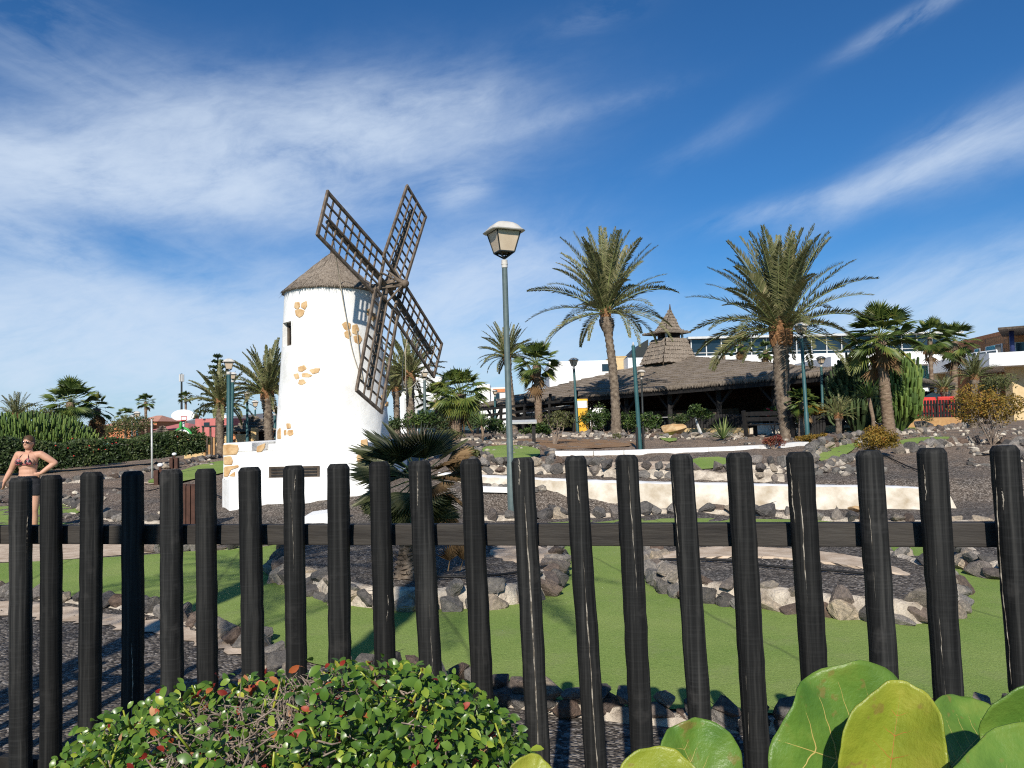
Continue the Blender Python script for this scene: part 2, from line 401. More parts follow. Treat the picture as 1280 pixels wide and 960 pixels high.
# ---------------------------------------------------------------- ground sheets
def ground():
    ys = np.concatenate([np.linspace(-25, -1, 13), np.linspace(0, 32, 129), np.geomspace(32.6, 3000, 50)])
    xs = np.concatenate([-np.geomspace(1500, 16, 36), np.linspace(-15.5, 15.5, 125), np.geomspace(16, 1500, 36)])
    m = MB(); V = []
    rg = np.random.RandomState(3)
    for y in ys:
        for x in xs:
            j = .02 * rg.randn() * (1 if 3 < y < 40 else 0) * (0 if y < 12.5 else 1)
            V.append((x, y, gz(x, y) + j))
    nx = len(xs)
    Fc = [(j * nx + i, j * nx + i + 1, (j + 1) * nx + i + 1, (j + 1) * nx + i) for j in range(len(ys) - 1) for i in range(nx - 1)]
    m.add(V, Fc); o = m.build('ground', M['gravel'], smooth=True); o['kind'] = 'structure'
ground()
def sheet(name, P, m, lift, step=None, kind='structure', ragged=0):
    """a thin sheet laid on the terrain, cut into cells fine enough to follow it"""
    P = [Vector(p) for p in P]
    if ragged: q = random.Random(2); P = [p + Vector((q.uniform(-1, 1), q.uniform(-1, 1), 0)) * ragged for p in resample(P, .09, True)]
    xs = [p.x for p in P]; ys = [p.y for p in P]
    import bmesh
    bm = bmesh.new()
    vs = [bm.verts.new((p.x, p.y, 0)) for p in P]
    bm.faces.new(vs)
    w, h = max(xs) - min(xs), max(ys) - min(ys)
    step = step or max(.25, max(w, h) / 40)
    k = min(xs) + step
    while k < max(xs):
        bmesh.ops.bisect_plane(bm, geom=bm.verts[:] + bm.edges[:] + bm.faces[:], plane_co=(k, 0, 0), plane_no=(1, 0, 0)); k += step
    k = min(ys) + step
    while k < max(ys):
        bmesh.ops.bisect_plane(bm, geom=bm.verts[:] + bm.edges[:] + bm.faces[:], plane_co=(0, k, 0), plane_no=(0, 1, 0)); k += step
    for v in bm.verts: v.co.z = gz(v.co.x, v.co.y) + lift
    bmesh.ops.recalc_face_normals(bm, faces=bm.faces[:])
    for f in bm.faces:
        if f.normal.z < 0: f.normal_flip()
    me = bpy.data.meshes.new(name); bm.to_mesh(me); bm.free()
    me.materials.append(m); o = bpy.data.objects.new(name, me); COL.objects.link(o); o['kind'] = kind
    return o
def pxpoly(P, it=2): return smoothp([gp(*p) for p in P], it, True)
sheet('turf', pxpoly([(-140, 722), (60, 744), (200, 758), (300, 785), (345, 808), (385, 832), (440, 838), (560, 850), (700, 880), (850, 890), (985, 895), (1140, 900), (1290, 905), (1500, 880), (1560, 760), (1500, 690), (1290, 676), (1190, 664), (1100, 655), (1000, 650), (820, 648), (640, 656), (600, 664), (500, 672), (400, 674), (300, 684), (160, 697), (-140, 712)]), M['turf'], .012)
sheet('path', pxpoly([(-200, 700), (-200, 676), (0, 676), (120, 675), (290, 673), (292, 681), (160, 694), (0, 706)], 1), M['sand'], .008)
sheet('sand', pxpoly([(-140, 735), (60, 757), (200, 775), (300, 805), (350, 835), (385, 868), (350, 848), (310, 826), (270, 811), (240, 800), (180, 792), (120, 781), (60, 776), (0, 768), (-140, 760)], 1), M['sand'], .008, None, 'structure', .06)
sheet('turf', pxpoly([(-120, 640), (0, 634), (60, 630), (104, 627), (106, 640), (60, 652), (110, 657), (250, 655), (262, 662), (150, 667), (0, 670), (-120, 672)], 1), M['turf'], .012)
sheet('turf', pxpoly([(175, 605), (215, 594), (250, 582), (285, 576), (290, 590), (255, 598), (215, 606)], 1), M['turf'], .05)
for P in ([(597, 560), (640, 557), (674, 561), (676, 574), (640, 579), (612, 577)], [(862, 574), (910, 572), (912, 583), (880, 589), (862, 586)],
          [(1022, 575), (1030, 562), (1065, 552), (1080, 556), (1060, 570), (1030, 580)], [(1118, 537), (1190, 529), (1204, 533), (1150, 540), (1118, 543)],
          [(1112, 560), (1130, 549), (1190, 546), (1196, 552), (1140, 560)], [(818, 545), (838, 543), (850, 551), (832, 554)],
          [(1120, 592), (1000, 596), (1010, 586), (1060, 580)][:0]):
    if P: sheet('turf', pxpoly(P, 1), M['turf'], .035, .3)
sheet('earth', pxpoly([(600, 557), (640, 550), (700, 549), (790, 552), (800, 558), (720, 562), (670, 562)], 1), M['earth'], .022, .5)
sheet('path', pxpoly([(690, 584), (760, 578), (860, 578), (862, 586), (760, 590), (690, 592)], 1), M['sand'], .022, .4)
sheet('paving', [gd(840, 31), gd(1010, 31), gd(1060, 36), gd(860, 39)], M['paving'], .03, .7)
sheet('path', pxpoly([(180, 603), (212, 603), (212, 606), (180, 606)], 1), M['sand'], .03)

# ---------------------------------------------------------------- stones
import bmesh
def stone_mesh(seed):
    r = random.Random(seed); bm = bmesh.new()
    for i in range(13):
        d = Vector((r.gauss(0, 1), r.gauss(0, 1), r.gauss(0, 1))).normalized()
        d *= r.uniform(.40, .56); bm.verts.new((d.x, d.y * r.uniform(.8, 1), d.z * r.uniform(.7, .95)))
    h = bmesh.ops.convex_hull(bm, input=bm.verts[:])
    loose = [v for v in bm.verts if not v.link_faces]
    bmesh.ops.delete(bm, geom=loose, context='VERTS')
    bmesh.ops.bevel(bm, geom=bm.edges[:], offset=.035, segments=1, affect='EDGES')
    bmesh.ops.triangulate(bm, faces=bm.faces[:])
    bmesh.ops.subdivide_edges(bm, edges=bm.edges[:], cuts=1, use_grid_fill=True)
    for v in bm.verts: v.co += v.co.normalized() * r.uniform(-.018, .018)
    me = bpy.data.meshes.new('stone'); bm.to_mesh(me); bm.free(); me.materials.append(M['stone']); return me
STONES = [stone_mesh(100 + i) for i in range(16)]
def put_stone(name, p, size, parent, r, flat=1.0):
    size *= 1.22; o = bpy.data.objects.new(name, r.choice(STONES)); COL.objects.link(o)
    if parent is not None: o.parent = parent; o.location = Vector(p) - rootloc(parent)
    else: o.location = p
    o.rotation_euler = (r.uniform(-.5, .5), r.uniform(-.5, .5), r.uniform(0, 6.28))
    s = size * r.uniform(.75, 1.25); o.scale = (s * r.uniform(.9, 1.35), s * r.uniform(.8, 1.1), s * r.uniform(.75, 1.0) * flat)
    return o
def stone_border(label, P, size, height, seed, closed=False, mortar=.5, layers=1, maxn=98, group=None, jitter=.25, mw=.5):
    """a mortared kerb of volcanic stones along a line on the ground"""
    r = random.Random(seed); P = [Vector(p) for p in P]
    root = thing('stone_border', label, 'stone border', P[0], group)
    L = sum((b - a).length for a, b in zip(P[:-1], P[1:])) + ((P[0] - P[-1]).length if closed else 0)
    step = max(size * .95, L * layers / maxn)
    m = MB(); R_ = resample(P, size * .8, closed)
    if closed: R_ = R_ + [R_[0]]
    nseg = 8; vs = []; fs = []
    for i, p in enumerate(R_):
        d = (R_[min(i + 1, len(R_) - 1)] - R_[max(i - 1, 0)]); d.z = 0
        d = d.normalized() if d.length else Vector((1, 0, 0)); n = Vector((-d.y, d.x, 0)); g = gz(p.x, p.y)
        for k in range(nseg):
            t = math.pi * k / (nseg - 1); w = size * mw * .72 * r.uniform(.75, 1.25); h = height * mortar * (.72 if layers == 1 else .6) * r.uniform(.7, 1.2)
            vs.append(Vector((p.x, p.y, g - .03)) + n * w * math.cos(t) + Vector((0, 0, h * math.sin(t))))
    for i in range(len(R_) - 1):
        for k in range(nseg - 1): fs.append((i * nseg + k, i * nseg + k + 1, (i + 1) * nseg + k + 1, (i + 1) * nseg + k))
    m.add(vs, fs); m.build('mortar', M['mortar'], root, True)
    for l in range(layers):
        for p in resample(P, step, closed):
            n = Vector((r.uniform(-1, 1), r.uniform(-1, 1), 0)) * size * jitter
            g = gz(p.x, p.y)
            zz = g + size * .22 + l * height / max(1, layers) * .95
            put_stone('stone', Vector((p.x, p.y, zz)) + n * (1 if l == 0 else .6), size * (1 if l == 0 else .85), root, r, .95)
    return root
G0 = 'stone borders round the golf holes'
def pl(P, it=1): return smoothp([gp(*p) for p in P], it)
stone_border('border of single dark rocks between the pinkish sand strip and the turf', pl([(-150, 728), (0, 742), (60, 749), (140, 757), (220, 772), (290, 797), (330, 818), (362, 842), (392, 868)]), .20, .15, 1, jitter=.15, group=G0)
stone_border('border of pale and dark rocks directly behind the charred picket fence', pl([(430, 850), (470, 848), (540, 858), (620, 876), (700, 890), (760, 897), (850, 905), (930, 912), (1000, 915), (1140, 912), (1290, 912), (1400, 905)]), .17, .16, 2, layers=2, mortar=.9, group=G0)
# two raised beds: a wall of stones in mortar round dark gravel
def bed(label, P, h, seed, size=.235, nst=92):
    r = random.Random(seed); P = smoothp([gp(*p) for p in P], 2, True)
    c = sum(P, Vector()) / len(P)
    root = thing('raised_bed', label, 'raised bed', c, 'raised stone beds on the turf')
    rim = resample(P, .10, True); N = len(rim)
    prof = [(-.03, -.03), (-.03, h * .5), (-.07, h * .86), (-.14, h * .95), (-.20, h * .85)]
    vs = []; fs = []
    for i, p in enumerate(rim):
        d = (rim[(i + 1) % N] - rim[i - 1]).normalized(); n = Vector((-d.y, d.x, 0))
        if n.dot(p - c) < 0: n = -n
        for o_, z in prof:
            vs.append(Vector((p.x, p.y, 0)) + n * (o_ + r.uniform(-.015, .015)) + Vector((0, 0, z + r.uniform(-.012, .012))))
    K = len(prof)
    for i in range(N):
        for k in range(K - 1): fs.append((i * K + k, ((i + 1) % N) * K + k, ((i + 1) % N) * K + k + 1, i * K + k + 1))
    m = MB(); m.add(vs, fs); m.build('mortar', M['mortar'], root, True)
    inner = []
    for i in range(0, N, 2):
        p = rim[i]; d = (rim[(i + 1) % N] - rim[i - 1]).normalized(); n = Vector((-d.y, d.x, 0))
        if n.dot(p - c) < 0: n = -n
        inner.append(p - n * .17)
    m = MB(); vs = [Vector((c.x, c.y, h * .85))]; fs = []; rings = 14
    for q in range(1, rings + 1):
        for p in inner:
            t = q / rings; e = Vector((c.x, c.y, 0)).lerp(Vector((p.x, p.y, 0)), t)
            vs.append(Vector((e.x, e.y, h * .85 + r.uniform(-.009, .009))))
    k = len(inner)
    for i in range(k): fs.append((0, 1 + i, 1 + (i + 1) % k))
    for q in range(rings - 1):
        for i in range(k): fs.append((1 + q * k + i, 1 + (q + 1) * k + i, 1 + (q + 1) * k + (i + 1) % k, 1 + q * k + (i + 1) % k))
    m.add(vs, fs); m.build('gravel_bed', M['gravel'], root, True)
    step = N * .10 / (nst * .60)
    pts = resample(P, step, True)
    for p in pts:
        n_ = (p - c); n_.z = 0; n_.normalize()
        put_stone('stone', Vector((p.x, p.y, h * r.uniform(.25, .5))) + n_ * r.uniform(-.07, -.02), size, root, r, 1.0)
    for p in resample(P, step * 1.65, True):
        n_ = (p - c); n_.z = 0; n_.normalize()
        put_stone('stone', Vector((p.x, p.y, h * r.uniform(.8, 1.0))) - n_ * r.uniform(.06, .15), size * .85, root, r, .9)
    return root, c
bedA, cA = bed('raised bed of dark gravel and mortared stones holding the dark fan palm', [(336, 722), (352, 735), (385, 742), (405, 752), (450, 763), (520, 765), (600, 763), (660, 757), (690, 745), (708, 722), (706, 702), (690, 688), (640, 684), (560, 683), (480, 684), (420, 688), (370, 696), (342, 708)], .22, 11)
bedB, cB = bed('raised bed of dark gravel and mortared stones crossed by a black hose', [(811, 728), (841, 751), (912, 759), (991, 768), (1081, 779), (1156, 785), (1205, 774), (1209, 755), (1197, 735), (1149, 716), (1115, 704), (1070, 694), (1025, 689), (950, 687), (875, 686), (815, 688), (804, 702)], .22, 12)
bedC, cC = bed('smallest raised bed, of dark rocks, behind the last pickets', [(1190, 700), (1203, 713), (1240, 727), (1300, 730), (1360, 710), (1340, 692), (1280, 684), (1215, 684)], .2, 13, .22, 60)
def sandpatch(root, P, z):
    Q = smoothp([CAM + ray(*p) * ((z - 1.65) / ray(*p).z) for p in P], 2, True)
    r = random.Random(len(P)); Q = [q + Vector((r.uniform(-.02, .02), r.uniform(-.02, .02), 0)) for q in resample(Q, .05, True)]; c = sum(Q, Vector()) / len(Q)
    m = MB(); m.add([q - Vector((0, 0, .03)) for q in Q] + [q.lerp(c, .12) for q in Q], [tuple(range(len(Q), 2 * len(Q)))] + [(i, (i + 1) % len(Q), len(Q) + (i + 1) % len(Q), len(Q) + i) for i in range(len(Q))]); return m.build('sand_patch', M['sand'], root)
sandpatch(bedA, [(600, 690), (640, 672), (690, 684), (696, 700), (650, 704)], .206)
sandpatch(bedB, [(812, 690), (870, 681), (960, 682), (1040, 688), (1110, 700), (1160, 722), (1100, 712), (1000, 697), (900, 694), (830, 700)], .206)
def hose(label, P, z, rad=.012):
    Q = smoothp([CAM + ray(*p) * ((z - 1.65) / ray(*p).z) for p in P], 2)
    m = MB(); m.tube(Q, rad, 6); o = m.build('hose', M['rubber'], None, True); tag(o, label, 'hose', 'black irrigation hoses')
hose('black irrigation hose lying across the bed with the dark fan palm', [(520, 722), (600, 720), (640, 717), (690, 706)], .215)
hose('black irrigation hose lying along the long bed of dark gravel', [(812, 701), (845, 698), (910, 700), (960, 708), (1030, 712), (1080, 717), (1110, 718)], .215)
def ghose(label, P, rad=.014):
    Q = smoothp([gp(*p) + Vector((0, 0, .03)) for p in P], 2)
    m = MB(); m.tube(Q, rad, 5); o = m.build('hose', M['rubber'], None, True); tag(o, label, 'hose', 'black irrigation hoses')
ghose('black hose curving over brown gravel below the golden round bush', [(1100, 568), (1125, 580), (1142, 588), (1170, 594)])
ghose('black hose lying behind the white wall on brown gravel', [(735, 584), (745, 590), (780, 591), (768, 588), (752, 597)])
ghose('black hose on the dark gravel between hedge and windmill', [(110, 612), (150, 611), (180, 618), (215, 606), (250, 612), (300, 632)])

G1 = 'rock rows across the far golf course'
stone_border('low row of grey rocks at the foot of the long white wall', pl([(600, 650), (640, 648), (690, 648), (770, 645), (840, 640), (960, 644), (1040, 652), (1110, 656), (1190, 657), (1270, 656)]), .30, .24, 3, layers=1, group=G1, mortar=.6)
stone_border('retaining row of grey rocks directly behind the white wall top', pl([(590, 592), (650, 592), (700, 590), (800, 598), (880, 600), (985, 602)]), .30, .42, 4, layers=2, mortar=.8, group=G1)
stone_border('stacked grey rocks between the small green and the red shrub', pl([(930, 588), (990, 592), (1010, 578), (1022, 566), (1060, 555), (1085, 551)]), .30, .40, 5, layers=2, mortar=.8, group=G1)
stone_border('pale rock rim around the small green behind the street lamp', pl([(585, 560), (600, 570), (620, 580), (650, 583), (690, 578), (690, 565), (650, 556), (610, 556)]), .24, .2, 6, mortar=.7, group=G1)
stone_border('pale rock row under the round shrub and the tall slim date palm', pl([(575, 551), (640, 549), (700, 546), (760, 546), (830, 549), (880, 546), (930, 547)]), .30, .25, 7, group=G1, mortar=.8)
stone_border('pale rock row along the grass below the golden tall bush', pl([(1085, 545), (1130, 543), (1190, 537), (1215, 533)]), .34, .25, 8, group=G1, mortar=.8)
stone_border('pale rock row before the dark gravel mound near the golden bush', pl([(1125, 566), (1150, 563), (1190, 556), (1240, 552), (1290, 560)]), .34, .26, 9, group=G1, mortar=.7)
stone_border('grey rock row beneath the black picket fence with red chairs', pl([(1118, 531), (1150, 528), (1205, 526), (1240, 530)]), .36, .3, 10, group=G1)
stone_border('dark rock row at the shrub foot near the frame edge', pl([(1262, 560), (1275, 575), (1300, 580)]), .36, .3, 14, group=G1)
stone_border('pale rock rim of the small green by the round golden bush', pl([(1008, 590), (1035, 584), (1062, 575), (1090, 568)]), .26, .2, 15, group=G1, mortar=.8)
stone_border('dark rock row along the foot of the long hedge', pl([(-40, 612), (60, 606), (130, 600), (180, 590), (215, 585), (262, 574), (280, 571)]), .30, .26, 16, group=G1, mortar=.5)
stone_border('rock row between the dark gravel and the turf where the woman walks', pl([(-80, 640), (10, 627), (60, 622), (110, 640), (150, 653), (200, 655), (262, 653)]), .28, .22, 17, group=G1)
stone_border('rock row beside the pinkish path in front of the windmill', pl([(170, 686), (200, 690), (240, 690), (300, 687), (372, 680), (420, 684)]), .24, .2, 18, group=G1, mortar=.3)
stone_border('grey rock row under the shrubs beside the restaurant', pl([(600, 541), (680, 545), (780, 543), (860, 537), (900, 540)]), .34, .28, 19, group=G1, mortar=.7)
# loose rubble: one uncountable mass
def rubble(name, spots, n, seed, size=(.06, .16)):
    r = random.Random(seed); m = MB()
    base = [[tuple(v.co) for v in s.vertices] for s in [stone_mesh(i) for i in (501, 502, 503)]]
    import bmesh as _b
    ico = _b.new(); _b.ops.create_icosphere(ico, subdivisions=1, radius=.5); iv = [v.co.copy() for v in ico.verts]; jf = [tuple(v.index for v in f.verts) for f in ico.faces]; ico.free()
    for _ in range(n):
        px, py, wx, wy = r.choice(spots)
        p = gp(px + r.uniform(-wx, wx), py + r.uniform(-wy, wy)); s = r.uniform(*size)
        sx, sy, sz = s * r.uniform(.8, 1.5), s * r.uniform(.7, 1.1), s * r.uniform(.5, .9); a = r.uniform(0, 6.28); c, d = math.cos(a), math.sin(a)
        vs = []
        for v in iv:
            k = r.uniform(.75, 1.2); x, y, z = v.x * sx * k, v.y * sy * k, v.z * sz * k
            vs.append((p.x + x * c - y * d, p.y + x * d + y * c, p.z + z + sz * .2))
        m.add(vs, jf, r.random())
    o = m.build(name, M['rubble']); tag(o, kind='stuff')
rubble('stone_rubble', [(1000, 545, 60, 3), (1170, 560, 60, 5), (1250, 575, 40, 10), (870, 545, 60, 5), (680, 582, 80, 6), (620, 560, 40, 10), (960, 552, 60, 4), (60, 620, 100, 8), (150, 645, 90, 4), (230, 580, 40, 5), (1140, 545, 50, 3), (1240, 540, 40, 6), (1060, 588, 50, 6), (640, 612, 40, 3), (720, 549, 90, 3), (560, 560, 50, 12)], 800, 5, (.05, .20))
def pebbles():
    r = random.Random(9); m = MB()
    for _ in range(7000):
        y = 2.7 + 4.6 * r.random() ** 1.2; x = r.uniform(-.72, .70) * y
        d = Vector((x, y, 0)); pxx = 640 + x / y * F
        lim = 7.4 if pxx < 380 else 4.75
        if y > lim and r.random() > .05: continue
        s = r.uniform(.005, .017); a = r.uniform(0, 6.28); vs = []
        for dx, dy, dz in ((1, 0, 0), (-1, 0, 0), (0, 1, 0), (0, -1, 0), (0, 0, 1), (0, 0, -1)):
            k = s * r.uniform(.6, 1.1); X, Y = dx * math.cos(a) - dy * math.sin(a), dx * math.sin(a) + dy * math.cos(a)
            vs.append((x + X * k, y + Y * k, s * .3 + dz * k * .8))
        m.add(vs, [(0, 2, 4), (2, 1, 4), (1, 3, 4), (3, 0, 4), (2, 0, 5), (1, 2, 5), (3, 1, 5), (0, 3, 5)], min(1, r.random() ** 2.2 * .8))
    mm, nt = nodes('loose_lava_pebbles'); a = nd(nt, 'ShaderNodeAttribute', attribute_name='v')
    finish(mm, nt, ramp(nt, a.outputs['Fac'], [(0, (.022, .020, .021)), (.5, (.065, .061, .060)), (.8, (.13, .115, .10)), (1, (.34, .29, .23))]), .85, None, .3)
    o = m.build('gravel', mm); tag(o, kind='stuff')
pebbles()

# ---------------------------------------------------------------- white wall behind the turf
def white_wall():
    P = [(548, 591, 636, 16.6), (600, 594, 643, 15.9), (660, 597, 645, 15.4), (720, 600, 645, 15.0), (800, 602, 642, 14.8), (900, 604, 641, 14.6), (1000, 606, 642, 14.3), (1100, 607, 643, 14.0), (1150, 609, 642, 13.9), (1176, 614, 640, 13.9)]
    root = thing('garden_wall', 'long low curving white and cream wall behind the turf', 'garden wall', gd(850, 14.6))
    rows = []
    for px, t, b, Y in P:
        T = at(px, t, Y); rows.append((T.x, T.y, T.z, gz(T.x, T.y - .35) - .05))
    Q = smoothp([Vector((x, y, z)) for x, y, z, b in rows], 3); r = random.Random(4)
    m = MB(); c = MB()
    prof = [(-.55, None), (-.46, .25), (-.38, .55), (-.30, .80), (-.26, .97), (-.20, 1.0), (0, 1.02), (.12, 1.0), (.16, .5), (.16, None)]
    K = len(prof); vs = []; fs = []
    for i, p in enumerate(Q):
        g = -.02; H = p.z - g
        for o_, f in prof:
            z = g - .05 if f is None else g + H * f
            vs.append((p.x, p.y + o_ + r.uniform(-.02, .02), z + r.uniform(-.008, .008)))
    for i in range(len(Q) - 1):
        for k in range(K - 1):
            fs.append((i * K + k, (i + 1) * K + k, (i + 1) * K + k + 1, i * K + k + 1))
    split = [f for f in fs if (f[0] % K) < 4]; top = [f for f in fs if (f[0] % K) >= 4]
    m.add(vs, split); m.build('wall_face', M['cream'], root, True)
    c.add(vs, top); c.build('coping', M['white'], root, True)
white_wall()
def curb(label, P, w, h, name='kerb'):
    Q = smoothp([gp(*p) for p in P], 1); m = MB()
    for a, b in zip(Q[:-1], Q[1:]):
        d = (b - a).normalized() * .004
        m.bar(a + Vector((0, 0, h / 2 - .03)) - d, b + Vector((0, 0, h / 2 - .03)) + d, w, h)
    o = m.build(name, M['white'], None); tag(o, label, 'kerb', 'white painted kerbs')
curb('long white painted kerb below the bench', [(690, 569), (760, 569), (830, 566), (900, 564), (960, 561), (1005, 557)], .3, .14)
curb('low white kerb in front of the rocks by the round shrub', [(585, 612), (625, 613), (665, 614)], .25, .1)

# ---------------------------------------------------------------- picket fence
PX = [26, 64, 115, 166, 214, 257, 312, 367, 423, 474, 524, 588, 653, 719, 783, 851, 923, 999, 1086, 1164, 1255]
PT = [597, 594, 590, 589, 587, 586, 584, 582, 580, 577, 576, 574, 572, 570, 569, 568, 566, 565, 563, 560, 557]
SLP = [0, 0, -.012, 0, .004, .01, .019, .013, .006, .03, .055, .053, .055, .066, .053, .07, .06, .066, .068, .068, .08]
A_ = at(26, 595, 3.1); B_ = at(1255, 557, 2.27)
def fence_at(px):
    d = ray(px, 570); ax, ay, bx, by = A_.x, A_.y, B_.x, B_.y
    k = d.x / d.y
    t = (k * ay - ax) / ((bx - ax) - k * (by - ay))
    return ay + (by - ay) * t
fence = thing('picket_fence', 'charred black round picket fence with one horizontal rail', 'fence', Vector(((A_.x + B_.x) / 2, (A_.y + B_.y) / 2, 0)))
rf = random.Random(21)
fdir = Vector((B_.x - A_.x, B_.y - A_.y, 0)).normalized(); fn = Vector((-fdir.y, fdir.x, 0))
if fn.y < 0: fn = -fn
RAD = .0372
def picket(top, base, crack=None, rad=RAD):
    m = MB(); ax = (top - base); L = ax.length; ax.normalize()
    ch = .015; k = 34
    pts = [base - ax * .1] + [base + ax * (L - ch) * i / k for i in range(1, k)] + [top - ax * ch, top - ax * ch * .45, top]
    wob = [Vector((rf.gauss(0, .0008), rf.gauss(0, .0008), 0)) for _ in pts]
    wob[-3:] = [Vector()] * 3; wob[-4] = Vector()
    rs = [rad * (1 + rf.gauss(0, .008)) for _ in pts]; rs[-2] = rad * .88; rs[-1] = rad * .76; rs[-3] = rad
    m.tube([p + w for p, w in zip(pts, wob)], rs, 24, True, None, 2.5)
    o = m.build('picket', M['picket'], fence, True, angle=24)
    if crack:
        for a, b, off, w in crack:
            cm = MB(); vs = []; fs = []; n = 26
            tc = (Vector((0, 0, 0)) - Vector((base.x, base.y, 0))).normalized(); side = Vector((tc.y, -tc.x, 0)) * -1
            for i in range(n + 1):
                t = a + (b - a) * i / n; p = top - ax * (t * L)
                dr = (dr if i else 0) + rf.gauss(0, .0007); o_ = off * rad + dr + rf.gauss(0, .0003)
                f = math.sqrt(max(.05, 1 - (o_ / rad) ** 2)) * rad * 1.04 + .0006
                hw = w * (max(0, math.sin(math.pi * i / n)) ** .5) * rf.uniform(.25, 1.25) / 2
                c = p + side * o_ + tc * f
                vs += [c - side * hw, c + side * hw, c + tc * .0006]
            for i in range(n): fs += [(3 * i, 3 * i + 2, 3 * i + 5, 3 * i + 3), (3 * i + 2, 3 * i + 1, 3 * i + 4, 3 * i + 5)]
            cm.add(vs, fs); cm.build('crack', M['crack'], o)
    return o
M['crack'] = simple('pale_split_wood', (.10, .085, .065), (.36, .32, .26), 40, .9, lo=.42, hi=.60)
CR = {653: [(.0, .06, -.35, .005), (.08, .62, .05, .0055), (.62, .98, .28, .004)], 719: [(.06, .10, .1, .004), (.2, .75, .12, .0045)], 166: [(.42, .62, -.05, .004)], 1255: [(.02, .5, -.72, .004), (.05, .12, -.3, .006)], 999: [(.02, .14, -.75, .008), (.05, .3, -.2, .003)], 524: [(.02, .1, -.2, .004), (.3, .5, .2, .0015)], 783: [(.01, .3, .1, .0022)], 923: [(.3, .6, -.4, .0015)], 1164: [(.03, .1, -.6, .006), (.2, .5, -.2, .0018)], 26: [(.1, .2, .6, .004)], 367: [(.02, .06, .2, .003), (.05, .25, -.3, .0015)], 1086: [(.03, .3, -.4, .0016)], 474: [(.3, .36, .4, .003)], 851: [(.02, .25, -.85, .003)], 312: [(.5, .8, .3, .0012)]}
tops = []
for px, pt, sl in zip(PX, PT, SLP):
    Y = fence_at(px); top = at(px, pt, Y + rf.uniform(-.01, .01))
    nat = (px - 285) / 17900.0
    lean = (sl - nat)
    H = top.z
    base = Vector((top.x, top.y, 0)) + fdir * lean * H * 1.0
    tops.append((top, base)); picket(top, base, CR.get(px), RAD * rf.uniform(.96, 1.05) * 1.0)
for s, (ta, tb) in ((-1, tops[0]), (1, tops[-1])):
    for q in (1, 2, 3, 4, 5, 6, 7):
        d = fdir * s * q * .185; picket(ta + d + Vector((0, 0, rf.uniform(-.02, .02))), tb + d)
e0, e1 = at(26, 668, fence_at(26) + .075), at(1255, 668, fence_at(1255) + .075)
d_ = (e1 - e0).normalized()
m = MB(); m.bar(e0 - d_ * 1.4 + fn * .005, e1 + d_ * 1.4 + fn * .005, .042, .074); m.build('rail', M['railwood'] if 'railwood' in M else simple('rail_wood', (.022, .019, .017), (.050, .044, .038), 6, .75, 30, .4, stretch=(.3, 1, 4)), fence, bevel=.004)
z_ = Vector((0, 0, e0.z - .32))
m = MB(); m.bar(e0 - d_ * 1.4 - z_, e1 + d_ * 1.4 - z_, .042, .074); m.build('rail', M['black_wood'], fence, bevel=.004)
# ---------------------------------------------------------------- windmill
MY = 17.0
mc = at(417, 531, MY); MX = mc.x
mill = thing('windmill', 'white plastered windmill with thatched cone roof and wooden lattice sails', 'windmill', (MX, MY, gz(MX, MY)))
z0 = at(417, 556, MY).z; z1 = at(417, 366, MY).z; zap = at(417, 316, MY).z
r0, r1 = 69.5 / F * MY, 57.5 / F * MY
def tr(z): return r0 + (r1 - r0) * (z - z0) / (z1 - z0)
acam = math.atan2(-MY, -MX)      # azimuth that faces the camera
def tsurf(px, py, out=0.0):      # where a pixel's ray meets the tower
    d = ray(px, py); a, b = MY - 2.0, MY
    for i in range(400):
        Y = a + (b - a) * i / 400; p = CAM + d * (Y / d.y)
        if math.hypot(p.x - MX, p.y - MY) <= tr(p.z) + out: return p
    return CAM + d * (MY / d.y)
# tower skin with a real window opening
NS, NR = 120, 44
waz = acam - R(62); wh = .21 / r1
wz0, wz1 = at(360, 437, MY).z, at(360, 408, MY).z
rr = random.Random(5); zs = sorted(set([z0 - .4] + [z0 + (z1 - z0) * i / NR for i in range(NR + 1)] + [wz0, wz1]))
azs = sorted(set([2 * math.pi * i / NS for i in range(NS)] + [(waz - wh) % (2 * math.pi), (waz + wh) % (2 * math.pi)]))
vs = []; fs = []; na = len(azs)
for z in zs:
    for a in azs:
        k = tr(z) + .010 * math.sin(a * 5 + z * 2) * .6 + rr.gauss(0, .0022)
        vs.append((MX + k * math.cos(a), MY + k * math.sin(a), z))
w0, w1 = (waz - wh) % (2 * math.pi), (waz + wh) % (2 * math.pi)
for i in range(len(zs) - 1):
    for k in range(na):
        k2 = (k + 1) % na
        if zs[i] >= wz0 - 1e-6 and zs[i + 1] <= wz1 + 1e-6 and azs[k] >= w0 - 1e-6 and azs[k2] <= w1 + 1e-6: continue
        fs.append((i * na + k, i * na + k2, (i + 1) * na + k2, (i + 1) * na + k))
m = MB(); m.add(vs, fs)
wd = Vector((math.cos(waz), math.sin(waz), 0)); ws = Vector((-math.sin(waz), math.cos(waz), 0)); wc = Vector((MX, MY, 0))
def wp(s, o, z): return wc + wd * o + ws * s + Vector((0, 0, z))
hw = .205; ro, ri = tr(wz0) * .985, tr(wz0) - .20
m.add([wp(-hw, ro, wz0), wp(hw, ro, wz0), wp(hw, ro, wz1), wp(-hw, ro, wz1), wp(-hw, ri, wz0), wp(hw, ri, wz0), wp(hw, ri, wz1), wp(-hw, ri, wz1)], [(0, 1, 5, 4), (1, 2, 6, 5), (2, 3, 7, 6), (3, 0, 4, 7)])
tower = m.build('tower', M['white'], mill, True, angle=40)
wf = MB()
for s in (-1, 1): wf.bar(wp(s * (hw - .03), ri + .06, wz0 + .002), wp(s * (hw - .03), ri + .06, wz1 - .002), .055, .05)
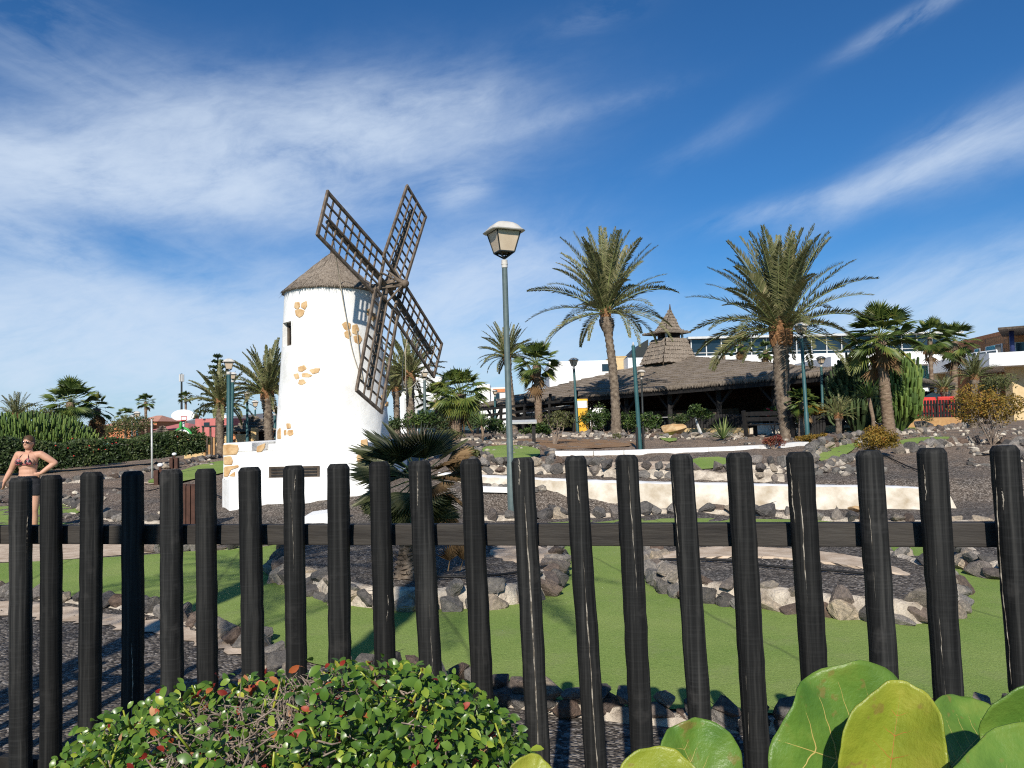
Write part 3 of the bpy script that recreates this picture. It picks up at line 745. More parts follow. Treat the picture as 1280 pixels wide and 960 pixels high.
wf.bar(wp(-hw + .06, ri + .06, wz1 - .03), wp(hw - .06, ri + .06, wz1 - .03), .05, .05); wf.bar(wp(-hw + .06, ri + .06, wz0 + .03), wp(hw - .06, ri + .06, wz0 + .03), .05, .05)
win = wf.build('window', M['dark_wood'], mill)
pm = MB(); pm.add([wp(-hw, ri + .02, wz0), wp(hw, ri + .02, wz0), wp(hw, ri + .02, wz1), wp(-hw, ri + .02, wz1)], [(0, 1, 2, 3)]); pm.build('pane', M['dark_in'], win)
# thatched cone
m = MB(); prof = []
ze = z1 - .03; ro_ = r1 + .04
for i in range(15):
    t = i / 14; prof.append((ro_ * (1 - t) + .02, ze + (zap - ze) * (t ** .93)))
m.lathe((MX, MY, 0), [(r1 - .05, ze + .04), (ro_ - .04, ze - .035)] + prof, 64)
for v in range(len(m.v)):
    x, y, z = m.v[v]; k = 1 + rr.gauss(0, .010); m.v[v] = (MX + (x - MX) * k, MY + (y - MY) * k, z + rr.gauss(0, .008))
for _ in range(5200):        # straws over the slope and hanging at the eave
    a = rr.uniform(0, 6.283); t = 1 - rr.random() ** .5 if rr.random() < .62 else rr.uniform(-.0, .03)
    r_ = ro_ * (1 - t) + .03; z = ze + (zap - ze) * t; L = rr.uniform(.12, .26) if t > .05 else rr.uniform(.02, .065)
    sl = Vector((math.cos(a) * (ro_), math.sin(a) * ro_, -(zap - ze))).normalized()
    p = Vector((MX + r_ * math.cos(a), MY + r_ * math.sin(a), z + .012)); s = Vector((-math.sin(a), math.cos(a), 0)) * rr.uniform(.006, .016)
    q = p + sl * L + Vector((0, 0, rr.uniform(-.012, .012))); m.add([p - s, p + s, q], [(0, 1, 2)])
roof = m.build('thatched_roof', M['thatch'], mill, False)
m = MB(); m.tube([(MX, MY, zap - .05), (MX, MY, zap + .12)], [.05, .035], 10); m.build('roof_pole', M['dark_wood'], mill)
# facing stones set in the plaster: outlines at their places on the tower
def fstone(P, th=.016, surf=tsurf, parent=None):
    P = [Vector((a + rr.uniform(-.3, .3), b + rr.uniform(-.3, .3), 0)) for a, b in P]; P = [p for i in range(len(P)) for p in (P[i].lerp(P[(i + 1) % len(P)], .12), P[i].lerp(P[(i + 1) % len(P)], .88))]
    Q = [surf(p.x, p.y) for p in P]; c = sum(Q, Vector()) / len(Q)
    n = Vector((c.x - MX, c.y - MY, 0)).normalized() if surf is tsurf else surf.n
    k = len(Q); m = MB()
    vs = [q - n * .02 for q in Q] + [q + n * th * .6 for q in Q] + [c.lerp(q, .88) + n * th for q in Q] + [c + n * th * 1.05]
    fs = []
    for i in range(k):
        j = (i + 1) % k
        fs += [(i, j, k + j, k + i), (k + i, k + j, 2 * k + j, 2 * k + i), (2 * k + i, 2 * k + j, 3 * k)]
    m.add(vs, fs); return m.build('facing_stone', M['sandstone'], parent or mill)
for P in ([(369, 378), (374, 377), (375, 383), (372, 387), (368, 385)], [(377, 379), (383, 376), (384, 382), (381, 387), (376, 384)], [(369, 388), (375, 386), (381, 388), (379, 395), (374, 397), (370, 394)],
          [(458, 387), (463, 385), (466, 391), (462, 396), (458, 393)], [(464, 392), (469, 391), (470, 398), (466, 402), (463, 398)],
          [(427, 405), (432, 402), (438, 404), (438, 411), (433, 414), (430, 411)], [(430, 415), (437, 412), (439, 419), (436, 424), (431, 421)], [(440, 406), (446, 405), (449, 412), (446, 419), (440, 417)], [(441, 420), (449, 418), (453, 424), (449, 431), (443, 428)],
          [(373, 459), (381, 456), (384, 461), (378, 465), (373, 464)], [(386, 462), (394, 460), (401, 460), (398, 466), (391, 468)], [(367, 468), (373, 466), (375, 473), (370, 475)], [(377, 467), (384, 466), (391, 469), (387, 472), (378, 472)], [(374, 475), (380, 474), (383, 479), (377, 482), (373, 480)],
          [(358, 529), (363, 529), (364, 535), (359, 536)], [(355, 538), (358, 537), (358, 544), (355, 544)], [(360, 538), (366, 537), (367, 543), (362, 545), (359, 543)], [(347, 538), (351, 534), (352, 548), (347, 549)],
          [(476, 494), (481, 495), (482, 501), (477, 500)], [(482, 502), (485, 502), (485, 508), (481, 508)], [(475, 503), (479, 504), (480, 510), (476, 509)]):
    fstone(P)
# plinth: an upper block and a wider lower step, with stones at the corners
FY = MY - 1.62
def plane_surf(Y):
    def f(px, py): d = ray(px, py); return CAM + d * (Y / d.y)
    f.n = Vector((0, -1, 0)); return f
xl, xr = at(279, 560, FY).x, at(461, 560, FY).x
zt, zm, zb = at(370, 552, FY).z, at(370, 597.5, FY - .2).z, gz(MX, FY) - .25
xr2 = xr
m = MB()
inset = at(329, 570, FY).x
m.prism([(xl, FY, zm - .002), (inset, FY, zm - .002), (xr2, FY, zm - .002), (xr2 + .35, FY + 3.0, zm - .002), (xl + .1, FY + 3.0, zm - .002)], zm, zt - .18, d=(0, 0, zt - .18 - zm))
ph = zt - (zt - .178)
m.prism([(xl, FY, zt - .178), (at(315, 560, FY).x, FY, zt - .178), (at(317, 560, FY).x, FY + 3.0, zt - .178), (xl + .1, FY + 3.0, zt - .178)], 0, 0, d=(0, 0, .178))
m.prism([(at(334, 560, FY).x, FY + .05, zt - .178), (xr2 - .01, FY + .05, zt - .178), (xr2 + .34, FY + 2.98, zt - .178), (at(336, 560, FY).x, FY + 2.98, zt - .178)], 0, 0, d=(0, 0, .14))
for i, v in enumerate(m.v): m.v[i] = (v[0] + rr.gauss(0, .004), v[1], v[2] + rr.gauss(0, .003))
m.build('plinth', M['white'], mill, bevel=.02)
xl3 = at(269, 600, FY - .22).x
m = MB(); m.prism([(xl3, FY + .15, zb), (xl3 + .28, FY - .22, zb), (xr + .03, FY - .22, zb), (xr + .42, FY + 3.15, zb), (xl3, FY + 3.15, zb)], 0, 0, d=(0, 0, zm - zb + .004)); m.build('plinth_step', M['white'], mill, bevel=.02)
ps = plane_surf(FY)
for P in ([(279, 556), (288, 555), (297, 556), (299, 561), (296, 568), (288, 569), (279, 569)], [(280, 571), (289, 570), (291, 576), (290, 581), (280, 581)], [(280, 583), (291, 582), (298, 581), (299, 584), (289, 587), (285, 596), (280, 596)], [(286, 595), (294, 589), (294, 596)],
          [(321, 558), (332, 554), (331, 560), (327, 565), (321, 565)], [(451, 550), (459, 549), (460, 560), (456, 563), (451, 559)], [(446, 570), (453, 564), (460, 565), (460, 574), (453, 579), (446, 576)], [(452, 580), (459, 577), (459, 587), (454, 588)]):
    fstone(P, .018, ps)
m = MB()
gc = at(368, 590, FY - .012); gw, gh = 63 / F * FY, 14 / F * FY
m.box(gc, (gw, .03, gh)); g = m.build('vent_grille', M['dark_wood'], mill, bevel=.004)
m = MB()
for i in range(3):
    for s in (-1, 1): m.box(gc + Vector((s * gw * .24, -.02, (i - 1) * gh * .27)), (gw * .42, .018, gh * .14))
m.build('slat', M['black_wood'], g)
# low white block on the gravel before the plinth
b0 = gp(402, 655)
m = MB(); w = 48 / F * b0.y
m.prism([b0 + Vector((-w / 2, 0, -.05)), b0 + Vector((w / 2, .05, -.05)), b0 + Vector((w / 2, .05, .20)), b0 + Vector((-w / 2 + .02, 0, .13))], 0, 0, d=(.02, .5, .03))
tag(m.build('concrete_block', M['whiteflat'], None, bevel=.012), 'low white block with sloping top on the gravel before the windmill', 'block')
# ------------------------------ sails
n_ = Vector((.9358, -.3503, .0384)).normalized()
u_ = Vector((-.3281, -.8262, .4579)).normalized(); v_ = Vector((.1287, .4412, .8882)).normalized()
hubY = MY + n_.y * 1.55
hub = at(487, 357, hubY)
LEN = 2.60
def sail(s, w, tip):
    e = hub + s * LEN; e = at(tip[0], tip[1], e.y); s = e - hub; LEN_ = s.length; s = s.normalized(); w = (w - s * w.dot(s)).normalized()
    root = MB()     # spar
    root.tube([hub - s * .1 - n_ * .07, hub + s * LEN_ * .90 - n_ * .07], [.060, .040], 8)
    sp = root.build('sail', M['sail_wood'], mill)
    fr = MB(); a0, a1 = .15 * LEN_, LEN_; W = .50
    P = lambda l, t: hub + s * l + w * t
    for t in (-W, W): fr.bar(P(a0, t), P(a1, t), .065, .05, n_)
    for l in (a0, a1): fr.bar(P(l, -W - .03) + n_ * .008, P(l, W + .03) + n_ * .008, .065, .05, n_)
    fr.build('sail_frame', M['sail_wood'], sp, bevel=.006)
    la = MB()
    for t in (-W * .5, 0, W * .5): la.bar(P(a0 + .03, t) + n_ * .012, P(a1 - .03, t) + n_ * .012, .032, .03, n_)
    for i in range(1, 9):
        l = a0 + (a1 - a0) * i / 9 + rr.uniform(-.02, .02); la.bar(P(l, -W + .02) - n_ * .020, P(l, W - .02) - n_ * .020, .032, .03, n_)
    la.build('sail_lattice', M['sail_wood'], sp)
for s, w, tp in ((u_, v_, (403, 266)), (-u_, v_, (547, 450)), (v_, u_, (520.5, 252.5)), (-v_, u_, (461.5, 502))): sail(s, w, tp)
m = MB(); m.tube([hub - n_ * .95, hub + n_ * .36], [.10, .065], 12); m.ell(hub + n_ * .38, (.085, .085, .085)); shaft = m.build('sail_shaft', M['sail_wood'], mill, True, angle=40)
m = MB()
for s, w in ((u_, v_), (-u_, v_), (v_, u_), (-v_, u_)):
    m.tube([hub + n_ * .34, hub + s * .46 + n_ * .03], [.026, .022], 7)
    m.tube([hub - n_ * .18, hub + s * .46 - n_ * .05], [.022, .022], 7)
    m.tube([hub + n_ * .30 + s * .05, hub + (s + w).normalized() * .34], [.018, .018], 6)
m.box(hub, (.17, .17, .26), Matrix((u_, v_, n_)).transposed())
m.build('hub_brace', M['sail_wood'], mill)
def rope(P, label=None, rad=.010):
    m = MB(); m.tube(smoothp(P, 2), rad, 5); m.build('rope', M['rope'], mill, True)
tipA = hub + u_ * LEN * .9 - n_ * .07
rope([tipA, tsurf(423, 340, .12), tsurf(428, 372, .08), tsurf(434, 404, .05), tsurf(440, 440, .05), tsurf(453, 476, .05)])
rope([tsurf(446, 412, .05), tsurf(450, 450, .05), tsurf(454, 480, .05)])
tipC = hub - u_ * LEN * .55
rope([tipC, at(507, 420, hubY + .6), at(507, 470, hubY + .8), at(508, 500, hubY + 1)])
rope([tipC + v_ * .1, at(503, 440, hubY + .6), at(503, 490, hubY + .9)])
rope([hub - u_ * LEN * .96, at(520, 480, hubY + 1.2), at(508, 488, hubY + 1.0), at(490, 491, hubY + .6)])
# ---------------------------------------------------------------- plants
GP = 'palms of the golf garden'
def frond(m, rac, c, az, el, L, droop, r, stations=40, lw=.030, ll=.42, vee=25, tone=0.0, twist=0.0):
    """one feather leaf: an arching rib with two rows of leaflets"""
    pts = []; p = Vector(c); e = el; n = 14; ca, sa = math.cos(az), math.sin(az)
    bend = r.uniform(-.25, .25)
    for i in range(n + 1):
        pts.append(p.copy()); t = i / n
        e2 = e - droop * t ** 1.4; a2 = az + bend * t
        p = p + Vector((math.cos(e2) * math.cos(a2), math.cos(e2) * math.sin(a2), math.sin(e2))) * (L / n)
    rac.tube(pts, [.028 * (1 - .85 * i / n) * (L / 4) ** .5 for i in range(n + 1)], 4, False, r.uniform(.75, 1))
    for k in range(stations):
        t = .13 + .87 * (k + r.uniform(-.2, .2)) / stations; t = min(.995, max(.1, t)); f = t * n; i = min(n - 1, int(f)); q = pts[i].lerp(pts[i + 1], f - i)
        d = (pts[i + 1] - pts[i]).normalized(); s = d.cross(Vector((0, 0, 1)))
        if s.length < .05: s = Vector((-sa, ca, 0))
        s.normalize(); u = s.cross(d)
        if twist: s, u = s * math.cos(twist) + u * math.sin(twist), u * math.cos(twist) - s * math.sin(twist)
        ln = ll * L / 4 * (.16 + 1.15 * math.sin(math.pi * min(1, (t * .84 + .12))) ** .9) * r.uniform(.85, 1.1)
        for sd in (-1, 1):
            va = R(vee + r.uniform(-14, 14)); fw = .55 + .55 * t + r.uniform(-.12, .12)
            w = (s * sd * math.cos(va) + u * math.sin(va) + d * fw).normalized()
            tip = q + w * ln + Vector((0, 0, -ln * .12 * r.random())); mid = q.lerp(tip, .4); b = w.cross(u).normalized() * lw * .5
            m.add([q, mid + b, tip, mid - b], [(0, 1, 2), (0, 2, 3)], min(1, max(0, r.gauss(.47, .17) + tone)))
def palm_trunk(base, top, rb, rt, r, boots=0.0, m=None, mid=None):
    m = m or MB(); n = 46; k = 18; vs = []; fs = []
    base, top = Vector(base), Vector(top); H = (top - base).length
    for i in range(n + 1):
        t = i / n; c = base.lerp(top, t) + Vector((math.sin(t * 3.14) * (mid or 0), 0, 0))
        rad = rb + (rt - rb) * t + .35 * rb * math.exp(-t * 14)
        if boots: rad *= 1 + boots * math.exp(-((t - .95) / .06) ** 2)
        for j in range(k):
            a = 2 * math.pi * j / k; w = (1 + .09 * math.sin(a * 6 + (i % 2) * math.pi + i * .5)) * (1 + .06 * (1 if i % 2 else -1)) + r.gauss(0, .02)
            vs.append(c + Vector((math.cos(a) * rad * w, math.sin(a) * rad * w, 0)))
    for i in range(n):
        for j in range(k): fs.append((i * k + j, i * k + (j + 1) % k, (i + 1) * k + (j + 1) % k, (i + 1) * k + j))
    fs.append(tuple(range(n * k, n * k + k))); m.add(vs, fs); return m
def date_palm(label, bpx, Y, cpx, cpy, L, n, rb, rt, seed, lo=-12, hi=87, boot=.45, mid=0, stations=40, lw=.032, group=GP, name='date_palm', dead=0, ll=.42, tone=0.0, base=None, power=1.0):
    r = random.Random(seed); b = base or gd(bpx, Y); c = at(cpx, cpy, Y) if base is None else Vector(cpx)
    root = thing(name, label, 'palm tree', b, group)
    palm_trunk(b - Vector((0, 0, .15)), c - Vector((0, 0, L * .05)), rb, rt, r, boot, None, mid).build('trunk', M['trunk'], root, True)
    lm, rc = MB(), MB()
    for i in range(n):
        t = (i + .5) / n; el = R(hi - (hi - lo) * t ** power + r.uniform(-8, 8)); az = i * 2.39996 + r.uniform(-.3, .3)
        frond(lm, rc, c + Vector((math.cos(az), math.sin(az), 0)) * rt * .5, az, el, L * r.uniform(.85, 1.05) * (1 - .16 * t ** 1.5), R(10 + 58 * t + r.uniform(-8, 14)), r, stations, lw, ll, r.uniform(10, 40), tone + r.uniform(-.10, .12), r.uniform(-.5, .5))
    for i in range(dead):
        az = r.uniform(0, 6.28); frond(lm, rc, c - Vector((0, 0, .1)), az, R(-30), L * .6, R(75), r, stations // 2, lw, .3, 5, .1)
    cr = lm.build('crown', M['date'], root); rc.build('frond_rib', M['agave'], cr)
    bm_ = MB()
    for i in range(64):
        a = i * 2.4; z = -L * .155 + i * L * .0028; q = c + Vector((math.cos(a) * rt * .95, math.sin(a) * rt * .95, z)); o_ = Vector((math.cos(a), math.sin(a), 0))
        bm_.tube([q, q + o_ * rt * .35 + Vector((0, 0, rt * .7)), q + o_ * rt * .30 + Vector((0, 0, rt * 1.5))], [rt * .30, rt * .26, rt * .10], 5)
    bm_.build('leaf_base', M['boot'], root)
    return root
def fan_leaf(m, st, c, az, el, pet, Rf, r, seg=18, spread=84, tone=0, droopy=.16, pw=.014):
    d = Vector((math.cos(el) * math.cos(az), math.cos(el) * math.sin(az), math.sin(el)))
    s = d.cross(Vector((0, 0, 1)))
    if s.length < .05: s = Vector((-math.sin(az), math.cos(az), 0))
    s.normalize(); u = s.cross(d).normalized()
    rl = r.uniform(-.5, .5); s, u = s * math.cos(rl) + u * math.sin(rl), u * math.cos(rl) - s * math.sin(rl)
    h = Vector(c) + d * pet + Vector((0, 0, -pet * .10)); st.tube([c, Vector(c).lerp(h, .5) + Vector((0, 0, pet * .03)), h], [pw, pw * .8, pw * .6], 4, False, r.uniform(.6, 1))
    d2 = (d + Vector((0, 0, -.18))).normalized(); A = R(spread)
    tn = r.uniform(-.14, .14) + tone
    for i in range(seg):
        a = -A + 2 * A * (i + .5) / seg; da = A / seg * 1.05
        ln = Rf * (.78 + .22 * math.cos(a * .7)) * r.uniform(.9, 1.05)
        def P(an, l, z=0): return h + (d2 * math.cos(an) + s * math.sin(an)) * l + u * (z + .10 * l * abs(math.sin(an)))
        q1, q2 = P(a - da, ln * .55, -.012), P(a + da, ln * .55, -.012); mid = P(a, ln * .58, .02)
        tip = P(a, ln) + Vector((0, 0, -ln * droopy * r.uniform(.3, 1.3)))
        v = min(1, max(0, r.gauss(.48, .13) + tn))
        m.add([h, q1, mid, q2, tip], [(0, 1, 2), (0, 2, 3), (1, 4, 2), (2, 4, 3)], v)
def fan_palm(label, bpx, Y, cpx, cpy, Rl, n, rb, rt, seed, lo=-45, hi=85, skirt=0, leaf='fan', group=GP, trunk='fantrunk', name='fan_palm', base=None, seg=18, droopy=.16, yellow=0, dead_len=1.0, spread=84, tone=0.0, pf=.52):
    r = random.Random(seed); b = base or gd(bpx, Y); c = at(cpx, cpy, Y) if base is None else Vector(cpx)
    root = thing(name, label, 'palm tree', b, group)
    palm_trunk(b - Vector((0, 0, .15)), c - Vector((0, 0, Rl * .02)), rb, rt, r, .25).build('trunk', M[trunk], root, True)
    lm, st, dm = MB(), MB(), MB()
    for i in range(n):
        t = (i + .5) / n; el = R(hi - (hi - lo) * t + r.uniform(-9, 9)); az = i * 2.39996 + r.uniform(-.3, .3)
        fan_leaf(lm, st, c, az, el, Rl * pf * r.uniform(.8, 1.15), Rl * (1.02 - pf) * r.uniform(.85, 1.1), r, seg, spread, tone + (.28 if t > .86 and yellow else 0), droopy, .012 * Rl / 1.2)
    cr = lm.build('crown', M[leaf], root); st.build('leaf_stalk', M['agave'], cr)
    if skirt:
        for i in range(skirt):
            az = r.uniform(0, 6.28); fan_leaf(dm, dm, c - Vector((0, 0, Rl * r.uniform(0, .45) * dead_len)), az, R(r.uniform(-85, -48)), Rl * .35, Rl * .5, r, 10, 60, 0, .1, .012)
        dm.build('dead_leaf_skirt', M['fandry'], root)
    return root
def rosette(label, bpx, Y, cpy, L, n, w, mat, seed, cat='plant', name='agave', trunk_r=0, el=(80, -5), bendy=.5, cpx=None, group=None, edge=None):
    r = random.Random(seed); b = gd(bpx, Y); c = at(cpx or bpx, cpy, Y)
    root = thing(name, label, cat, b, group)
    if trunk_r:
        m = MB(); m.tube([b - Vector((0, 0, .1)), b.lerp(c, .5) + Vector((.05, 0, 0)), c], [trunk_r * 1.3, trunk_r, trunk_r], 9); m.build('stem', M['fantrunk'], root, True)
    else: c = b + Vector((0, 0, .05))
    m = MB()
    for i in range(n):
        t = (i + .5) / n; e = R(el[0] + (el[1] - el[0]) * t + r.uniform(-8, 8)); az = i * 2.4 + r.uniform(-.2, .2); l = L * r.uniform(.8, 1.1)
        d = Vector((math.cos(e) * math.cos(az), math.cos(e) * math.sin(az), math.sin(e))); s = d.cross(Vector((0, 0, 1))).normalized() if abs(d.z) < .98 else Vector((1, 0, 0)); u = s.cross(d)
        vs = []; fs = []; K = 5
        for j in range(K + 1):
            q = j / K; p = c + d * l * q + Vector((0, 0, -bendy * l * q * q * .35)); ww = w * (.6 + .9 * q if q < .4 else .96 * (1 - ((q - .4) / .6) ** 1.6)) * .5
            vs += [p - s * ww + u * ww * .35, p, p + s * ww + u * ww * .35]
        for j in range(K): fs += [(3 * j, 3 * j + 1, 3 * j + 4, 3 * j + 3), (3 * j + 1, 3 * j + 2, 3 * j + 5, 3 * j + 4)]
        m.add(vs, fs, min(1, max(0, r.gauss(.5, .2))))
    m.build('leaves', M[mat], root)
    return root
def leafy(label, cat, c, rad, n, leaf, mat, seed, name='shrub', stems=8, base=None, group=None, lobes=7, core=0.0, gap=.35, flowers=None, stemmat='twig', flat=0.0, srad=.018):
    """a bush: limbs from the ground and many small leaves in an uneven, gappy crown"""
    r = random.Random(seed); c = Vector(c); b = base or Vector((c.x, c.y, gz(c.x, c.y)))
    root = thing(name, label, cat, b, group)
    L = []
    for i in range(lobes):
        a = r.uniform(0, 6.28); z = r.uniform(-.55, .75); q = (1 - z * z) ** .5 * r.uniform(.3, .75)
        L.append((Vector((q * math.cos(a), q * math.sin(a), z * .65)), r.uniform(.42, .66)))
    m = MB()
    for i in range(n):
        o, s = r.choice(L)
        d = Vector((r.gauss(0, 1), r.gauss(0, 1), r.gauss(0, 1))).normalized() * s * (r.random() ** .3) * r.uniform(.8, 1.08)
        p = o + d
        if p.length > 1.12: p = p.normalized() * r.uniform(.9, 1.12)
        hole = math.sin(p.x * 5 + seed) * math.sin(p.y * 5.5 + seed * 2) * math.sin(p.z * 5 + seed * 3)
        if hole > gap: continue
        w = c + Vector((p.x * rad[0], p.y * rad[1], p.z * rad[2]))
        if w.z < gz(w.x, w.y): continue
        nrm = Vector((r.gauss(0, 1), r.gauss(0, 1), r.gauss(0, 1) + .8)) + p * .8; nrm.normalize()
        x = nrm.cross(Vector((r.gauss(0, 1), r.gauss(0, 1), r.gauss(0, 1)))).normalized(); y = nrm.cross(x)
        a, bb = leaf * r.uniform(.7, 1.3), leaf * r.uniform(.35, .6)
        m.add([w - x * a * .5, w + y * bb * .5 - nrm * bb * .12, w + x * a * .5, w - y * bb * .5 - nrm * bb * .12], [(0, 1, 2), (0, 2, 3)], min(1, max(0, r.gauss(.5, .2) + .12 * math.sin(p.x * 4 + seed))))
    m.build('foliage', M[mat], root)
    if flowers:
        fm = MB()
        for i in range(flowers[1]):
            o, s = r.choice(L); d = Vector((r.gauss(0, 1), r.gauss(0, 1) - .8, r.gauss(0, 1) + .3)).normalized() * s * 1.05; p = o + d
            fm.ell(c + Vector((p.x * rad[0], p.y * rad[1], p.z * rad[2])), (leaf * .45, leaf * .45, leaf * .35), 6, 4)
        fm.build('flowers', M[flowers[0]], root)
    if stems:
        s_ = MB()
        for i in range(stems):
            o, s = L[i % len(L)]; e = c + Vector((o.x * rad[0], o.y * rad[1], o.z * rad[2])) * 1.0; e += Vector((r.uniform(-.2, .2) * rad[0], r.uniform(-.2, .2) * rad[1], rad[2] * r.uniform(.1, .4)))
            mid = b.lerp(e, .5) + Vector((r.uniform(-.15, .15) * rad[0], 0, -.1 * rad[2]))
            s_.tube([b + Vector((r.uniform(-.04, .04), r.uniform(-.04, .04), -.05)), mid, e], [srad * 1.6, srad, srad * .4], 5)
        s_.build('branches', M[stemmat], root)
    return root
def pshrub(label, px, py, rx, ry, Y, n, leaf, mat, seed, **k):
    if k.get('base') is not None: Y = k['base'].y
    c = at(px, py, Y); s = Y / F
    return leafy(label, k.pop('cat', 'shrub'), c, (rx * s, rx * s * k.pop('dr', .9), ry * s), n, leaf, mat, seed, **k)

date_palm('tall slim date palm with smooth grey trunk beside the low shrubs', 770, 35, 757, 391, 4.1, 66, .22, .17, 41, boot=1.0, mid=.12, stations=64, lw=.060, power=1.8, lo=-14, ll=.33)
date_palm('big date palm with thick rough trunk and wide crown beside the black bench', 986, 27, 976, 413, 3.75, 74, .25, .27, 42, boot=.12, mid=-.1, stations=66, lw=.054, power=1.85, lo=-12, ll=.38)
date_palm('date palm behind the tall lamp post, its crown half hidden by it', 644, 43, 634, 446, 2.15, 44, .17, .16, 43, stations=44, lw=.06, ll=.36)
date_palm('date palm hidden partly by the lattice sail on the tower side', 514, 37, 512, 470, 2.3, 46, .2, .2, 44, stations=44, lw=.06, ll=.36)
date_palm('shaggy grey green date palm directly against the tower edge', 337, 34, 334, 492, 2.45, 56, .18, .2, 45, stations=48, lw=.06, hi=88, lo=-5, ll=.36)
date_palm('date palm with orange brown trunk next to the twin lamps', 276, 36, 275, 504, 2.0, 46, .16, .17, 46, stations=44, lw=.06, ll=.36)
date_palm('stemless date palm with upright fronds behind the cactus hedge', 20, 38, 20, 521, 1.35, 30, .14, .14, 47, stations=24, lw=.035, lo=15)
fan_palm('fan palm with brown trunk and dark crown before the candelabra cactus', 1112, 26.5, 1099, 420, 1.42, 40, .20, .16, 51, skirt=6, yellow=1)
fan_palm('slender fan palm with bare thin trunk near the brick hotel', 1167, 45, 1162, 421, 1.38, 30, .13, .10, 52, skirt=2)
fan_palm('shaggy fan palm with hanging dead leaves near the brick hotel', 1193, 50, 1193, 426, 1.6, 34, .22, .18, 53, skirt=14, dead_len=1.6)
fan_palm('fan palm with yellow lower leaves just right of the tall lamp post', 674, 40, 671, 455, 1.45, 36, .20, .18, 54, skirt=5, yellow=1)
fan_palm('bright green fan palm with stout trunk beside the dark pergola', 568, 31, 575, 492, 1.30, 46, .24, .20, 55, skirt=5, droopy=.35, tone=.12)
fan_palm('broad green fan palm rising over the cactus hedge behind the woman', 88, 38, 88, 502, 1.4, 44, .17, .15, 56, skirt=8, tone=-.05)
fan_palm('brown drooping dry fan palm beside the broad green one', 122, 40, 121, 510, .95, 14, .17, .15, 57, skirt=44, dead_len=2.0, tone=.2)
fan_palm('tall thin distant fan palm standing alone before the pink houses', 183, 75, 182, 502, 1.0, 26, .14, .12, 58, skirt=3)
fan_palm('small distant fan palm beside the telecom mast', 233, 85, 232, 497, .95, 22, .13, .11, 59)
fan_palm('smallest far fan palm behind the white oval backboard', 247, 88, 246, 518, .75, 18, .12, .10, 60)
fan_palm('far palm with sparse crown between lamps and pink houses', 157, 85, 157, 520, 1.2, 20, .13, .11, 61, name='fan_palm')
fan_palm('potted looking fan palm before the glass band, nearest to the thatched spire', 928, 64, 926, 430, 1.2, 26, .20, .18, 62, skirt=14)
fan_palm('fan palm before the glass band, half behind the big date palm', 957, 64, 957, 438, 1.05, 24, .2, .18, 63, skirt=10)
fan_palm('low bright palm tuft before the glass band, shortest of those three', 904, 63, 904, 444, .8, 14, .15, .15, 64, lo=10, tone=.15)
fan_palm('small young fan palm with stubby dark trunk beside the big date palm', 1000, 26, 1003, 502, .62, 26, .10, .09, 65, skirt=6, trunk='trunk')
date_palm('dark stiff sago palm above the tall golden bush', 1216, 34, 1218, 472, 1.25, 34, .13, .13, 66, stations=30, lw=.03, lo=8, name='sago_palm', tone=-.2)
date_palm('smaller sago palm between the cactus and the golden bush', 1180, 38, 1180, 488, .9, 24, .12, .12, 67, stations=24, lw=.03, lo=5, name='sago_palm', tone=-.2)
date_palm('feathery pale cycad clump between bench and yucca', 1048, 26.3, 1048, 521, .85, 40, .1, .1, 68, stations=24, lw=.022, lo=15, name='cycad', tone=.08)
rosette('yucca with sword leaves on two thin stems below the fan palm', 1092, 25.5, 497, .95, 46, .055, 'shrub', 71, name='yucca', trunk_r=.06, cpx=1086)
rosette('green yucca clump by the lamp post behind the small green', 602, 30, 532, .85, 34, .06, 'agave', 72, name='yucca', trunk_r=.05)
rosette('pale edged agave rosette in front of the low picket fence', 903, 26, 540, .82, 38, .06, 'agave', 73, el=(85, 8), bendy=.15)
date_palm('feathery date palm at the right side of the tower foot', 497, 41, 495, 486, 2.1, 40, .17, .16, 94, stations=40, lw=.06, ll=.36)
fan_palm('fan palm with hanging brown leaves behind the pergola, left of the stout one', 548, 42, 546, 500, 1.3, 22, .17, .15, 95, skirt=18, dead_len=1.5, yellow=1)
pshrub('leafy green shrub filling the gap under the sail tip', 528, 524, 22, 15, 33, 1500, .13, 'shrub', 34, stems=3)
pshrub('bright green low shrub between the stout fan palm and the tall lamp post', 618, 533, 20, 11, 34, 1400, .12, 'shrub', 35, stems=3)
pshrub('brownish low bush right behind the dwarf palm', 560, 545, 24, 10, 27, 1100, .10, 'olive', 36, stems=3)
